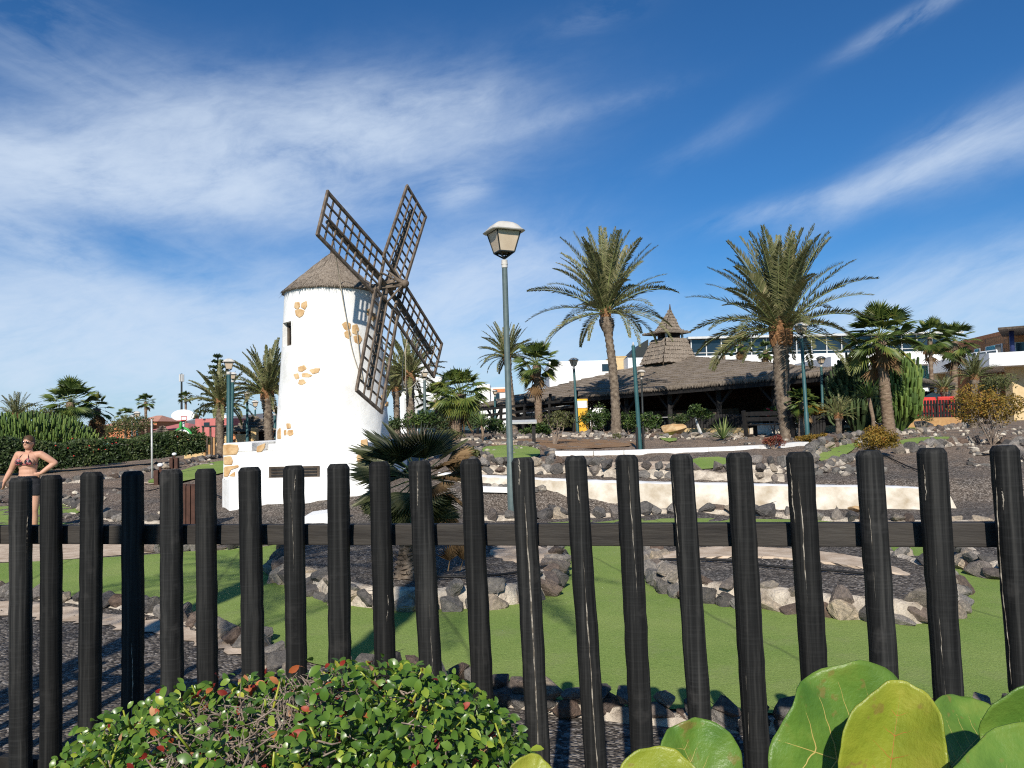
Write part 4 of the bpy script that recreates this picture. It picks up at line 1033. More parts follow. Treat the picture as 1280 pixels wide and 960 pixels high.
# near dark fan palm on the raised bed
def near_palm():
    b = Vector(at(508, 712, 7.55)); b.z = .22; c = at(524, 598, 7.55); r = random.Random(81)
    root = thing('dwarf_fan_palm', 'dark dwarf fan palm with brown dead leaves on the raised bed', 'palm tree', b)
    t = palm_trunk(b - Vector((0, 0, .08)), c, .13, .07, r, .1); 
    for i in range(420):     # fibre and old leaf bases on the trunk
        a = r.uniform(0, 6.28); z = r.uniform(0, .9); q = b.lerp(c, z) + Vector((math.cos(a), math.sin(a), 0)) * (.13 - .05 * z); o = Vector((math.cos(a), math.sin(a), r.uniform(.2, 1.2))) * r.uniform(.03, .09); s = Vector((-math.sin(a), math.cos(a), 0)) * .006
        t.add([q - s, q + s, q + o], [(0, 1, 2)])
    t.build('trunk', M['trunk'], root)
    lm, st, dm = MB(), MB(), MB()
    spec = [(200, 48, .30, .42), (170, 62, .28, .40), (228, 40, .3, .40), (185, 34, .34, .42), (90, 66, .26, .38), (300, 58, .26, .38), (120, 50, .30, .38), (60, 52, .28, .36), (15, 44, .28, .36), (160, 20, .30, .36), (210, 14, .32, .38), (240, 20, .30, .34), (180, -12, .3, .36), (220, -24, .28, .34), (265, -22, .26, .34), (100, 10, .30, .36), (140, 5, .28, .36), (60, 4, .28, .34), (285, -40, .26, .32), (245, -48, .24, .30), (205, -45, .26, .32), (330, -45, .22, .28)]
    for az, el, p, q in spec: fan_leaf(lm, st, c, R(az + r.uniform(-6, 6)), R(el), p * 1.02, q * 1.10, r, 30, 80, r.uniform(-.12, .14), .05, .008)
    for az, el, p, q in [(338, 34, .34, .36), (352, 24, .34, .34), (318, 30, .32, .34), (5, 16, .30, .30), (330, 10, .30, .34), (345, -20, .28, .30), (300, -2, .28, .28), (0, -48, .30, .28), (320, -62, .30, .28), (225, -62, .24, .26), (180, -60, .26, .28), (270, -70, .30, .28), (60, -50, .28, .28), (120, -55, .26, .28)]:
        fan_leaf(dm, dm, c - Vector((0, 0, .03)), R(az), R(el), p, q, r, 20, 62, r.uniform(-.2, .2), .12, .008)
    for px, py, az in ((574, 668, 330), (484, 668, 200), (560, 706, 300)):     # small offsets and a dry fan by the foot
        q = at(px, py, 7.5); fan_leaf(dm, dm, Vector((q.x, q.y, .25)), R(az), R(70), .12, .24, r, 16, 60, .2, .05, .006)
    for px, py, az in ((470, 660, 180), (500, 640, 220), (545, 650, 300), (455, 655, 150)):
        q = at(px, py, 7.5); fan_leaf(lm, st, Vector((c.x, c.y, .6)).lerp(q, .4), R(az), R(40), .22, .30, r, 20, 70, .0, .05, .007)
    cr = lm.build('crown', M['fandark'], root); st.build('leaf_stalk', M['agave'], cr); dm.build('dead_leaves', M['fandry'], root)
near_palm()
# palms behind the photographer: they throw the fronds' shadows on the turf
date_palm('date palm behind the viewer shading the near gravel', 0, 0, (-3.8, .1, 5.7), 0, 2.7, 34, .13, .12, 91, base=Vector((-3.9, -.2, 0)), stations=26, lw=.03)
date_palm('slim date palm behind the viewer shading the raised bed', 0, 0, (-1.9, -1.0, 6.1), 0, 2.3, 22, .10, .10, 92, base=Vector((-2.1, -1.0, 0)), stations=26, lw=.03)
# columnar succulents
def columns(label, name, px, Y, w, h, n, rad, mat, seed, cat, spreadz=.15, curve=.6, bpy_=None):
    r = random.Random(seed); b = gd(px, Y); root = thing(name, label, cat, b); m = MB()
    for i in range(n):
        a = r.uniform(0, 6.28); q = r.random() ** .6; x, y = math.cos(a) * q * w, math.sin(a) * q * w * .8
        top = h * (1 - .45 * q ** 2.2) * r.uniform(.72, 1.05); s = b + Vector((x * (1 - curve), y * (1 - curve), r.uniform(0, top * .35)))
        k = 7; P = []
        for j in range(k + 1):
            t = j / k; P.append(Vector((s.x + x * curve * math.sin(t * 1.57), s.y + y * curve * math.sin(t * 1.57), s.z + (b.z + top - s.z) * (t ** 1.15))))
        vs = []; fs = []; N = 8; v = min(1, max(0, r.gauss(.5, .2)))
        rr_ = rad * r.uniform(.8, 1.2)
        for j, p in enumerate(P):
            rr2 = rr_ * (1 if j < k else .45) * (1 + .08 * math.sin(j * 2.2))
            for g in range(N):
                an = 2 * math.pi * g / N; rg = rr2 * (1 if g % 2 else .62); vs.append(p + Vector((math.cos(an) * rg, math.sin(an) * rg, 0)))
        for j in range(k):
            for g in range(N): fs.append((j * N + g, j * N + (g + 1) % N, (j + 1) * N + (g + 1) % N, (j + 1) * N + g))
        fs.append(tuple(range(k * N, k * N + N))); m.add(vs, fs, v)
    m.build('stems', M[mat], root, False); return root
def arms(label, name, px, Y, w, h, n, rad, mat, seed, cat, curve=0, la=.75):
    """a dome of candelabra branches: inner limbs and many upturned fluted arms"""
    r = random.Random(seed); b = gd(px, Y); root = thing(name, label, cat, b); m = MB()
    def arm(P, rd, v):
        vs = []; fs = []; N = 8; k = len(P) - 1
        for j, p in enumerate(P):
            q = rd * (.8 if j == 0 else 1 if j < k else .35)
            for g in range(N): an = 2 * math.pi * g / N; rg = q * (1 if g % 2 else .60); vs.append(p + Vector((math.cos(an) * rg, math.sin(an) * rg, 0)))
        for j in range(k):
            for g in range(N): fs.append((j * N + g, j * N + (g + 1) % N, (j + 1) * N + (g + 1) % N, (j + 1) * N + g))
        fs.append(tuple(range(k * N, k * N + N))); m.add(vs, fs, v)
    lump = [(r.uniform(0, 6.28), r.uniform(-.1, 1.2), r.uniform(.82, 1.12)) for _ in range(14)]
    for i in range(n):
        a = r.uniform(0, 6.28); e = math.asin(r.uniform(-.25, 1)); k = 1.0
        for la_, le, lk in lump:
            d2 = ((math.cos(a - la_) - 1) ** 2 + (e - le) ** 2); k += (lk - 1) * math.exp(-d2 * 4)
        k *= r.uniform(.80, 1.0) if r.random() < .7 else r.uniform(.5, .8)
        tip = b + Vector((math.cos(a) * math.cos(e) * w * k, math.sin(a) * math.cos(e) * w * .9 * k, h * .42 + math.sin(e) * h * .58 * k))
        L = la * r.uniform(.6, 1.25) * (.6 + .4 * math.sin(max(0, e))); out = Vector((math.cos(a), math.sin(a), 0)) * L * .42 * math.cos(e)
        P = [tip - Vector((0, 0, L)) - out, tip - Vector((0, 0, L * .72)) - out * .35, tip - Vector((0, 0, L * .38)) - out * .08, tip - Vector((0, 0, L * .06)), tip]
        if P[0].z < b.z: continue
        arm(P, rad * r.uniform(.8, 1.25), min(1, max(0, r.gauss(.5, .2))))
    for i in range(26):
        a = i * 2.4; e = r.uniform(.1, 1.3); t = b + Vector((math.cos(a) * math.cos(e) * w * .7, math.sin(a) * math.cos(e) * w * .6, h * (.35 + .4 * math.sin(e)))); s = b + Vector((r.uniform(-.15, .15), r.uniform(-.15, .15), -.05))
        arm([s, s.lerp(t, .35) + Vector((math.cos(a), math.sin(a), 0)) * .15, s.lerp(t, .7) + Vector((math.cos(a), math.sin(a), 0)) * .12, t], rad * 1.5, .25)
    m.build('branches', M[mat], root, False)
    return root
arms('dark half of the candelabra cactus beside the restaurant eave', 'candelabra_cactus', 1074, 28.4, 1.12, 3.1, 520, .05, 'cactus', 31, 'cactus')
arms('lighter tall candelabra cactus right behind the fan palm trunk', 'candelabra_cactus', 1122, 28.6, 1.15, 3.15, 620, .048, 'euph', 32, 'cactus', la=.95)
arms('pale green pencil cactus thicket rising behind the woman', 'pencil_cactus', 40, 33.5, 2.7, 2.55, 1500, .038, 'euph', 33, 'cactus', la=.42)
# shrubs
pshrub('round sparse olive bush on a bare twisted stem by the brown gravel', 696, 524, 23, 14, 27, 1500, .065, 'olive', 1, base=gp(693, 556), stems=7, srad=.02, gap=.3)
pshrub('dense dark green shrub beside the slim lamp with yellow panel behind', 738, 526, 15, 15, 36, 1300, .12, 'shrub', 2, stems=3)
pshrub('tall bright green shrub immediately left of the slim palm trunk', 753, 520, 14, 19, 37, 1300, .12, 'shrub', 3, stems=3)
pshrub('green shrub between the slim palm trunk and the capless post', 785, 526, 14, 16, 36, 1200, .12, 'shrub', 4, stems=3)
pshrub('green shrub just right of the capless teal post', 812, 527, 15, 14, 33, 1200, .12, 'shrub', 5, stems=3)
pshrub('grey green low shrub left of the mop headed tree', 848, 526, 16, 11, 31.5, 1100, .10, 'darkshrub', 6, stems=3)
t = pshrub('mop headed small tree with bright leaves on a white stem', 874, 515, 18, 12, 31, 1800, .09, 'shrub', 7, base=gd(878, 31), stems=1, srad=.05, stemmat='galv')
pshrub('ball of golden brown leaves on the gravel behind the fence', 1096, 549, 28, 18, 20.5, 4200, .06, 'gold', 8, stems=4, gap=.5, base=gp(1096, 573))
pshrub('tall loose golden bush with bare twigs near the frame edge', 1231, 506, 46, 32, 23, 4600, .075, 'gold', 9, stems=16, gap=.2, base=gp(1240, 556), srad=.010, lobes=11)
pshrub('small red leaved bush by the end of the white kerb', 967, 551, 14, 9, 21, 1700, .05, 'redleaf', 10, stems=4)
pshrub('low yellow cushion plant between the red bush and the small green', 1008, 549, 13, 7, 22.5, 1300, .05, 'gold', 11, stems=0, gap=.9)
pshrub('second yellow cushion plant touching the rocks', 1027, 546, 10, 6, 23, 900, .05, 'gold', 12, stems=0, gap=.9)
pshrub('red flowering bush behind the black bench', 968, 515, 19, 9, 30.2, 1100, .10, 'shrub', 13, stems=3, flowers=('red', 30))
pshrub('orange brown bush between the lamp and the pale cycad', 1018, 513, 17, 9, 27.3, 1100, .09, 'gold', 14, stems=3)
pshrub('low green fern bed left of the round olive bush', 668, 536, 22, 9, 33, 1400, .13, 'shrub', 15, stems=0, name='fern_bed', cat='fern')
pshrub('dark shrub below the stout fan palm', 592, 527, 20, 15, 37, 1400, .13, 'darkshrub', 16, stems=2)
pshrub('dark shrub at the foot of the pergola behind the dwarf palm', 548, 530, 22, 14, 36, 1300, .13, 'darkshrub', 17, stems=2)
pshrub('olive tree crown against the brick pillar by the frame edge', 1250, 480, 34, 16, 40, 1800, .14, 'olive', 18, stems=6, base=gd(1250, 40))
pshrub('tiny grey green plant in front of the slim palm base', 771, 546, 7, 6, 29, 300, .07, 'olive', 19, stems=3)
pshrub('dark shrub behind the black picket fence near the cactus', 1120, 515, 12, 12, 38, 800, .12, 'darkshrub', 20, stems=2)
pshrub('spreading olive tree behind the hedge near the green lamps', 150, 534, 44, 20, 50, 3200, .17, 'olive', 21, stems=6, base=gd(152, 50), cat='tree', name='acacia_tree')
pshrub('yellow olive tree between the cactus thicket and the dry palm', 52, 516, 34, 13, 44, 1600, .15, 'olive', 22, stems=5, base=gd(60, 44), cat='tree', name='acacia_tree')
pshrub('low palm like bush just left of the thatched hut', 238, 543, 16, 12, 46, 900, .16, 'shrub', 23, stems=3)
pshrub('green shrub with yellow flowers before the hut beside the tan walls', 262, 552, 9, 7, 42, 400, .12, 'shrub', 24, stems=2)
pshrub('bushy green plant under the orange brown bush', 1003, 525, 12, 9, 30, 600, .1, 'shrub', 25, stems=2)
pshrub('low olive bush at the foot of the yucca', 1070, 530, 16, 9, 30, 700, .09, 'olive', 26, stems=3)
pshrub('low dry bush between the golden ball and the fence with red chairs', 1152, 523, 14, 5, 33, 300, .08, 'olive', 27, stems=3)
pshrub('grey spiky tuft right of the dwarf palm beside the rocks', 590, 566, 12, 8, 20, 500, .10, 'olive', 28, stems=0)
pshrub('dark brown bush below the windmill between palm and pergola', 500, 530, 24, 14, 34, 1200, .13, 'darkshrub', 29, stems=2)
# hedge
def hedge():
    r = random.Random(77); A = gd(-110, 27.5); B = gd(253, 34); root = thing('hedge', 'long clipped dark green hedge behind the walking woman', 'hedge', A.lerp(B, .5))
    d = (B - A); L = d.length; d.normalize(); n = Vector((-d.y, d.x, 0)); H = 1.36; W = .75
    def prof(t): return H - .16 - .50 * t + .08 * math.sin(t * 9) + .07 * math.sin(t * 23 + 1) + .04 * math.sin(t * 51)
    m = MB(); vs = []; fs = []; K = 60
    for i in range(K + 1):
        t = i / K; c = A + d * L * t; g = gz(c.x, c.y); h = prof(t) - .18
        for x, z in ((-.5, -.1), (-.58, .5), (-.5, .9), (-.2, 1), (.3, 1), (.5, .8), (.5, -.1)): vs.append(c + n * x * W + Vector((0, 0, g + z * h)))
    for i in range(K):
        for k in range(6): fs.append((i * 7 + k, (i + 1) * 7 + k, (i + 1) * 7 + k + 1, i * 7 + k + 1))
    m.add(vs, fs); m.build('dark_core', M['core'], root)  # solid dark filler, not branches; its colour stands for shade between the leaves
    m = MB(); fl = MB()
    for i in range(17000):
        t = r.random(); c = A + d * L * t; g = gz(c.x, c.y); h = prof(t)
        if r.random() < .62: x, z = -.5 - .12 * math.sin(z_ := r.random() * 3), r.random()
        else: x, z = r.uniform(-.55, .5), 1.0
        p = c + n * (x * W + r.uniform(-.12, .10) + .08 * math.sin(t * 60 + z * 7)) + Vector((0, 0, g + z * h + r.uniform(-.1, .10)))
        nr = (Vector((r.gauss(0, .7), r.gauss(0, .7), r.gauss(0, .7) + .5)) - n * .7).normalized(); X = nr.cross(Vector((r.gauss(0, 1), r.gauss(0, 1), r.gauss(0, 1)))).normalized(); Y_ = nr.cross(X); a = r.uniform(.07, .15); b = a * .5
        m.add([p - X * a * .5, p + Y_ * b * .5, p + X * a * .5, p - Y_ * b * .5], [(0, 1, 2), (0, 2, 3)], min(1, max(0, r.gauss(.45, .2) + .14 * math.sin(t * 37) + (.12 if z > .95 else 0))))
    for i in range(18):
        t = .42 + .25 * r.random(); c = A + d * L * t; p = c - n * .5 + Vector((0, 0, gz(c.x, c.y) + r.uniform(.3, 1.1))); fl.ell(p, (.03, .03, .025), 6, 4)
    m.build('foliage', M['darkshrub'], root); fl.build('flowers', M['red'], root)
hedge()
def conifer():
    b = gd(271, 70); top = at(272, 443, 70); r = random.Random(3); root = thing('norfolk_pine', 'dark tiered conifer behind the date palm next to the lamps', 'conifer', b)
    m = MB(); m.tube([b, top], [.18, .04], 7); m.build('trunk', M['trunk'], root, True); m = MB(); H = (top - b).length
    for k in range(11):
        z = .35 + .63 * k / 10; R_ = (1 - z) * H * .33 + .25
        for j in range(8):
            a = j * .785 + k * .4; o = Vector((math.cos(a), math.sin(a), .12)); c = b.lerp(top, z)
            for q in range(26):
                p = c + o * R_ * r.uniform(.15, 1) + Vector((r.gauss(0, .07), r.gauss(0, .07), r.gauss(0, .06))); s = Vector((r.gauss(0, 1), r.gauss(0, 1), r.gauss(0, .5))).normalized() * .16; u = Vector((r.gauss(0, 1), r.gauss(0, 1), 1)).normalized() * .07
                m.add([p - s, p + u, p + s, p - u], [(0, 1, 2), (0, 2, 3)], r.random() * .6)
    m.build('crown', M['darkshrub'], root)
conifer()
# ---------------------------------------------------------------- foreground bush and sea grape
def near_bush():
    r = random.Random(55)
    out = [(40, 1010), (70, 965), (110, 920), (180, 887), (240, 863), (300, 858), (350, 848), (400, 834), (450, 833), (520, 836), (575, 858), (612, 886), (650, 915), (672, 960), (690, 1010)]
    xs = [o[0] for o in out]; ys = [o[1] for o in out]
    b = Vector((at(360, 900, 1.75).x, 1.75, 0)); root = thing('leafy_bush', 'glossy green bush with red leaves and grey twigs in front of the fence', 'bush', b)
    leaves, reds, tw, gs = MB(), MB(), MB(), MB()
    cx, hwid = 365, 330
    def top(px, Y):          # height of the bush's upper surface at its middle depth, falling off to front and back
        py = np.interp(px, xs, ys) + 9; p = at(px, py, 1.72); dz = ((Y - 1.72) / .62) ** 2
        return p.x / 1.72, p.z - .42 * dz
    def leaf(m, p, nrm, L, v):
        x = nrm.cross(Vector((r.gauss(0, 1), r.gauss(0, 1), r.gauss(0, 1)))).normalized(); y = nrm.cross(x); W = L * r.uniform(.48, .66); k = r.uniform(.05, .22)
        def q(a, b_): return p + x * L * (a - .5) + y * W * b_ + nrm * (abs(b_) * k * W * 1.6 - .10 * L * (a - .5) ** 2 * 4)
        vs = [q(0, 0), q(.2, .33), q(.5, .5), q(.8, .36), q(1, 0), q(.8, -.36), q(.5, -.5), q(.2, -.33), q(.25, 0), q(.5, 0), q(.78, 0)]
        m.add(vs, [(0, 8, 1), (8, 9, 2, 1), (9, 10, 3, 2), (10, 4, 3), (0, 7, 8), (8, 7, 6, 9), (9, 6, 5, 10), (10, 5, 4)], v)
    def bare(px, Y):          # a patch where the leaves have gone and the twigs show
        py = np.interp(px, xs, ys)
        a = ((px - 300) / 75) ** 2 + ((Y - 1.66) / .15) ** 2; c = ((px - 395) / 35) ** 2 + ((Y - 1.82) / .12) ** 2; e = ((px - 205) / 40) ** 2 + ((Y - 1.50) / .10) ** 2
        return min(a, c, e)
    for i in range(15500):
        px = r.uniform(35, 690); Y = 1.72 + r.uniform(-.62, .45); sx, zt = top(px, Y)
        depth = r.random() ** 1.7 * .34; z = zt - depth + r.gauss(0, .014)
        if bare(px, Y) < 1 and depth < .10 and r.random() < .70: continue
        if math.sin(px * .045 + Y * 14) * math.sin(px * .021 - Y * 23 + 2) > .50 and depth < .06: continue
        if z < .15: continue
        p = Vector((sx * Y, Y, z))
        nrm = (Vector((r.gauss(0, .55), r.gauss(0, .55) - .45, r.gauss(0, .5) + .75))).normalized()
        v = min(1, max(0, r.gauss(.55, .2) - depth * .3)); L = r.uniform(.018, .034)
        if r.random() < (.034 if bare(px, Y) > 1.8 else .16): leaf(reds, p, nrm, L * r.uniform(.8, 1.1), r.random())
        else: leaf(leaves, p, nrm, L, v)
    for i in range(900):
        if i < 520:
            while True:
                px = r.uniform(120, 470); Y = 1.72 + r.uniform(-.35, .3)
                if bare(px, Y) < 1.35: break
        else: px = r.uniform(60, 670); Y = 1.72 + r.uniform(-.55, .4)
        sx, zt = top(px, Y); p = Vector((sx * Y, Y, zt - r.uniform(.025, .10))); d = Vector((r.gauss(0, .6), r.gauss(0, .5) - .1, r.gauss(0, .35) + .35)).normalized() * r.uniform(.015, .05)
        q = p + d; mid = p.lerp(q, .5) + Vector((r.gauss(0, .005), r.gauss(0, .005), r.gauss(0, .005))); rad = r.uniform(.0008, .0019)
        tw.tube([p - d * .6, mid, q], [rad * 1.3, rad, rad * .5], 4, False)
    for i in range(70):      # main stems up from the root
        px = r.uniform(80, 650); Y = 1.72 + r.uniform(-.4, .3); sx, zt = top(px, Y); e = Vector((sx * Y, Y, zt - .05)); s = b + Vector((r.uniform(-.2, .2), r.uniform(-.1, .1), -.02))
        tw.tube([s, s.lerp(e, .5) + Vector((0, 0, -.08)), e], [.009, .006, .002], 5, False)
    for i in range(60):
        px = r.uniform(120, 640); Y = 1.72 + r.uniform(-.45, .3); sx, zt = top(px, Y); p = Vector((sx * Y, Y, zt - .03)); d = Vector((r.gauss(0, .6), r.gauss(0, .3), .6)).normalized() * r.uniform(.03, .06)
        leaves.tube([p - d * .5, p + d * .6], [.0032, .0022], 5, True, r.uniform(.88, 1))
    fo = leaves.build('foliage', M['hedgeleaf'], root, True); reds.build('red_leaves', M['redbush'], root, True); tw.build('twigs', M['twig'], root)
near_bush()
def leafmat2(name, c1, c2, c3):
    m, nt = nodes(name); v = coords(nt); n = noise(nt, v, 22, 4, .6); f = noise(nt, v, 160, 3, .7)
    col = ramp(nt, n, [(.3, c1), (.55, c2), (.75, c3)])
    sp = ramp(nt, noise(nt, v, 60, 2, .5), [(.64, (0, 0, 0)), (.70, (.6, .6, .6))]); col = mixc(nt, sp, col, (.26, .16, .05)); col = mixc(nt, ramp(nt, noise(nt, v, 9, 3, .6), [(.45, (0, 0, 0)), (.7, (.5, .5, .5))]), col, c3)
    return finish(m, nt, col, .42, bump(nt, math_(nt, 'ADD', f, math_(nt, 'MULTIPLY', n, 2)), .35, .003), .45, 0, .30, col)
M['grape'] = leafmat2('sea_grape_leaf', (.070, .165, .022), (.130, .245, .034), (.215, .300, .050))
M['grapeyoung'] = leafmat2('young_sea_grape_leaf', (.22, .28, .025), (.31, .35, .035), (.42, .40, .06))
M['vein'] = simple('yellow_leaf_vein', (.34, .26, .07), (.42, .33, .10), 20, .5)
M['veinred'] = simple('red_leaf_vein', (.32, .10, .025), (.40, .17, .04), 20, .5)
M['petiole'] = simple('reddish_stalk', (.25, .12, .05), (.30, .20, .07), 20, .6)
def sea_grape():
    r = random.Random(12); b = Vector((.32, .62, 0)); root = thing('sea_grape', 'big round leathery leaves close to the viewer in the frame corner', 'plant', b)
    stem = MB(); stem.tube([b, b + Vector((.02, .02, .5)), b + Vector((.05, .02, 1.10))], [.014, .011, .008], 8)
    def lf(px, py, Y, rad, base_ang, tilt, yaw, mat, vein, cup=.12, fold=0.0, asp=1.0, lab=None):
        # base_ang: direction (degrees, in the leaf's plane, 90 = up) in which the midrib runs from the stalk
        c = at(px, py, Y); back = (CAM - c).normalized()
        n = Vector((math.sin(R(yaw)), -math.cos(R(yaw)), 0)); n = (n * math.cos(R(tilt)) + Vector((0, 0, 1)) * math.sin(R(tilt))).normalized()
        x = Vector((0, 0, 1)).cross(n).normalized() * 1; y = n.cross(x)
        if y.z < 0: x, y = -x, -y
        a = R(base_ang); mx = x * math.cos(a) + y * math.sin(a); my = n.cross(mx)
        def S(u, v):          # u along the midrib -1..1, v across -1..1 (in the unit disc)
            rr2 = u * u + v * v; w = 1 + .04 * math.sin(3 * math.atan2(v, u) + px) + .02 * math.sin(7 * math.atan2(v, u)) + .008 * math.sin(17 * math.atan2(v, u) + px)
            z = cup * rr2 + fold * abs(v) ** 1.3 + .06 * math.sin(u * 4 + v * 5 + px) * rr2 + .025 * math.sin(9 * math.atan2(v, u) + px) * rr2 ** 3 - .012 * math.exp(-(v / .05) ** 2) + .02 * math.sin(abs(v) * 9 - u * 7) * .4
            return c + mx * u * rad * asp * w + my * v * rad * w + n * z * rad
        m = MB(); vs = [S(0, 0)]; fs = []; K, Q = 64, 20
        for q in range(1, Q + 1):
            for k in range(K):
                t = 2 * math.pi * k / K; e = q / Q; notch = 1 - .16 * math.exp(-((t - math.pi) / .22) ** 2)
                vs.append(S(e * math.cos(t) * notch, e * math.sin(t) * notch))
        for k in range(K): fs.append((0, 1 + k, 1 + (k + 1) % K))
        for q in range(Q - 1):
            for k in range(K): fs.append((1 + q * K + k, 1 + (q + 1) * K + k, 1 + (q + 1) * K + (k + 1) % K, 1 + q * K + (k + 1) % K))
        m.add(vs, fs); o = m.build('leaf', mat, root, True, label=lab)
        s = o.modifiers.new('t', 'SOLIDIFY'); s.thickness = .0012; s.offset = 0
        vm = MB()
        def line(P, w): vm.tube([S(*p) + n * .0004 for p in P], [w * (1 - .8 * i / (len(P) - 1)) for i in range(len(P))], 5, False)
        line([(-.84 + 1.78 * i / 16, 0) for i in range(17)], .0016 * rad / .09)
        for i, u0 in enumerate((-.74, -.62, -.35, -.05, .25, .52)):
            for sd in (-1, 1):
                ln = .80 * math.sqrt(max(.05, 1 - min(.98, (u0 + .35)) ** 2)); P = []
                for j in range(10):
                    t = j / 9; P.append((u0 + (.42 if i else -.02) * t * ln * (1 + .3 * t) + .03 * r.uniform(-.3, .3), sd * t * ln))
                line([p for p in P if p[0] ** 2 + p[1] ** 2 < .92], .0009 * rad / .09)
        vm.build('vein', vein, o, True)
        st = S(-.84, 0); stem.tube([st, st.lerp(b + Vector((.05, .02, .95)), .5) + Vector((0, .01, -.03)), b + Vector((.05, .02, .80 + r.uniform(0, .2)))], [.0022, .0028, .004], 6)
        return o
    lf(1074, 958, .76, .092, 160, 18, 8, M['grape'], M['vein'], .10, asp=1.0, lab='large round green leaf with pale veins')
    lf(1115, 944, .70, .042, 80, 10, -22, M['grapeyoung'], M['veinred'], .10, .55, 1.55, 'yellow green folded leaf with reddish veins')
    lf(1316, 940, .70, .058, 40, 14, -20, M['grape'], M['vein'], .25, .2, 1.1)
    lf(1215, 930, .84, .050, 20, 45, 20, M['grape'], M['vein'], .1, 0, 1.2)
    lf(1275, 1022, .60, .056, 25, 30, 10, M['grape'], M['vein'], .1, 0, 1.5)
    lf(872, 968, .74, .043, 110, 25, 25, M['grape'], M['vein'], .12, .3, 1.15)
    lf(822, 1010, .66, .042, 60, 20, -5, M['grapeyoung'], M['veinred'], .15, .2, 1.15)
    lf(660, 990, .72, .026, 60, 25, 10, M['grapeyoung'], M['veinred'], .1, .25, 1.2)
    stem.build('stem', M['petiole'], root, True)
sea_grape()
# ---------------------------------------------------------------- street lamps
def lamp(label, px, pt, bx, Y, cap, H=None, r=None, lantern=True, group='street lamps with glass lanterns', color='teal', rot=.35, base_py=None):
    t = at(px, pt, Y); b = gd(bx, Y); w = cap / F * Y            # w = cap width
    root = thing('street_lamp', label, 'street lamp', b, group); r = r or w * .115
    hL = w * 1.10
    neck = t + Vector((0, 0, -hL)); ax = (neck - b).normalized()
    m = MB(); m.tube([b - Vector((0, 0, .1)), b + ax * .9, b + ax * .92, neck - ax * w * .22], [r * 1.25, r * 1.18, r, r * .85], 14); m.build('pole', M[color], root, True, angle=40)
    m = MB(); m.tube([neck - ax * w * .24, neck - ax * w * .02], [r * .95, r * .95], 12); m.tube([neck - ax * w * .15, neck - ax * w * .12], [r * 1.05, r * 1.05], 12); m.build('collar', M['capmetal'], root, True, angle=40)
    c = neck; Rz = Matrix.Rotation(rot, 3, 'Z')
    def sq(h, z): return [c + Rz @ Vector((x * h, y * h, z)) for x, y in ((-1, -1), (1, -1), (1, 1), (-1, 1))]
    zb, zt_ = w * .20, w * .78; hb, ht = w * .225, w * .365
    B, T = sq(hb, zb), sq(ht, zt_)
    fr = MB(); pn = MB()
    for i in range(4):
        j = (i + 1) % 4
        fr.bar(B[i], T[i], w * .030); fr.bar(B[i], B[j], w * .035); fr.bar(T[i], T[j], w * .03)
        fr.tube([B[i], c + Vector((0, 0, w * .02))], [w * .020, w * .028], 6)
        mid = (B[i] + B[j]) / 2; fr.tube([mid, c + Vector((0, 0, w * .06))], [w * .014, w * .02], 5)
    fr.build('lantern_frame', M['iron'], root)
    for i in range(4):
        j = (i + 1) % 4; pm_ = MB(); k = .985
        q = [c.lerp(p, 1) for p in (B[i], B[j], T[j], T[i])]; cc = c + Vector((0, 0, (zb + zt_) / 2)); q = [Vector((cc.x + (p.x - cc.x) * k, cc.y + (p.y - cc.y) * k, p.z)) for p in q]
        pm_.add(q, [(0, 1, 2, 3)]); pm_.build('glass_pane', M['lampglass'], root)
    cp = MB(); pr = [(.50, .775), (.515, .80), (.475, .835), (.435, .865), (.405, .91), (.345, .975), (.25, 1.04), (.12, 1.085), (.0, 1.10)]
    vs = []; fs = []
    n = 24
    for h, z in pr:
        for k in range(n):
            a = 2 * math.pi * (k + .5) / n; cc_, s_ = math.cos(a), math.sin(a); g = (abs(cc_) ** 7 + abs(s_) ** 7) ** (-1 / 7)
            vs.append(c + Rz @ Vector((cc_ * g * h * w, s_ * g * h * w, z * w)))
    for i in range(len(pr) - 1):
        for k in range(n): fs.append((i * n + k, i * n + (k + 1) % n, (i + 1) * n + (k + 1) % n, (i + 1) * n + k))
    fs.append(tuple(range(n))[::-1]); cp.add(vs, fs); cp.build('lamp_cap', M['capmetal'], root, True, angle=50)
    return root
lamp('tallest nearest street lamp with pale cap and beige glass, right of the windmill', 629.5, 277, 637.5, 13.8, 44, color='graypole', r=.058, rot=.42)
lamp('teal street lamp standing before the crown of the big date palm', 1001, 403, 1009, 25.3, 15, r=.062)
lamp('teal street lamp between the big date palm and the candelabra cactus', 1026, 445, 1029, 28.6, 10, r=.05)
lamp('teal street lamp before the left slope of the thatched roof, left of the slim palm', 717, 447, 722, 38, 11, r=.068)
lamp('thin dark lamp before the thatched roof, just right of the capless post', 801.5, 462, 804, 35.5, 9, color='iron', r=.05)
lamp('teal twin lamp, taller one, at the left end of the white plinth', 286, 448, 286, 24, 15, r=.075)
lamp('teal twin lamp, lower one behind the taller, at the end of the plinth', 291, 465, 288, 27, 9.5, r=.06)
lamp('slim lamp in front of the thatched hut near the windmill', 309, 489, 309, 36, 10, r=.06)
lamp('pale capped lamp rising above the thatched hut peak', 319, 500, 319, 52, 9, r=.06)
lamp('low teal lamp close beside the left side of the tower', 343.5, 507, 343.5, 40, 9, r=.08)
lamp('street lamp half hidden behind the lower right sail', 530.5, 462, 531, 34, 10, color='graypole', r=.07)
lamp('small lamp before the far end of the thatched eave, left of the tall post', 618.5, 487, 619, 48, 6.5, r=.07)
lamp('left small yellowish lamp of the pair behind the hedge', 165, 519, 165, 60, 6, r=.08, color='graypole')
lamp('taller small yellowish lamp of the pair behind the hedge', 171.5, 514, 171.5, 56, 8.5, r=.09)
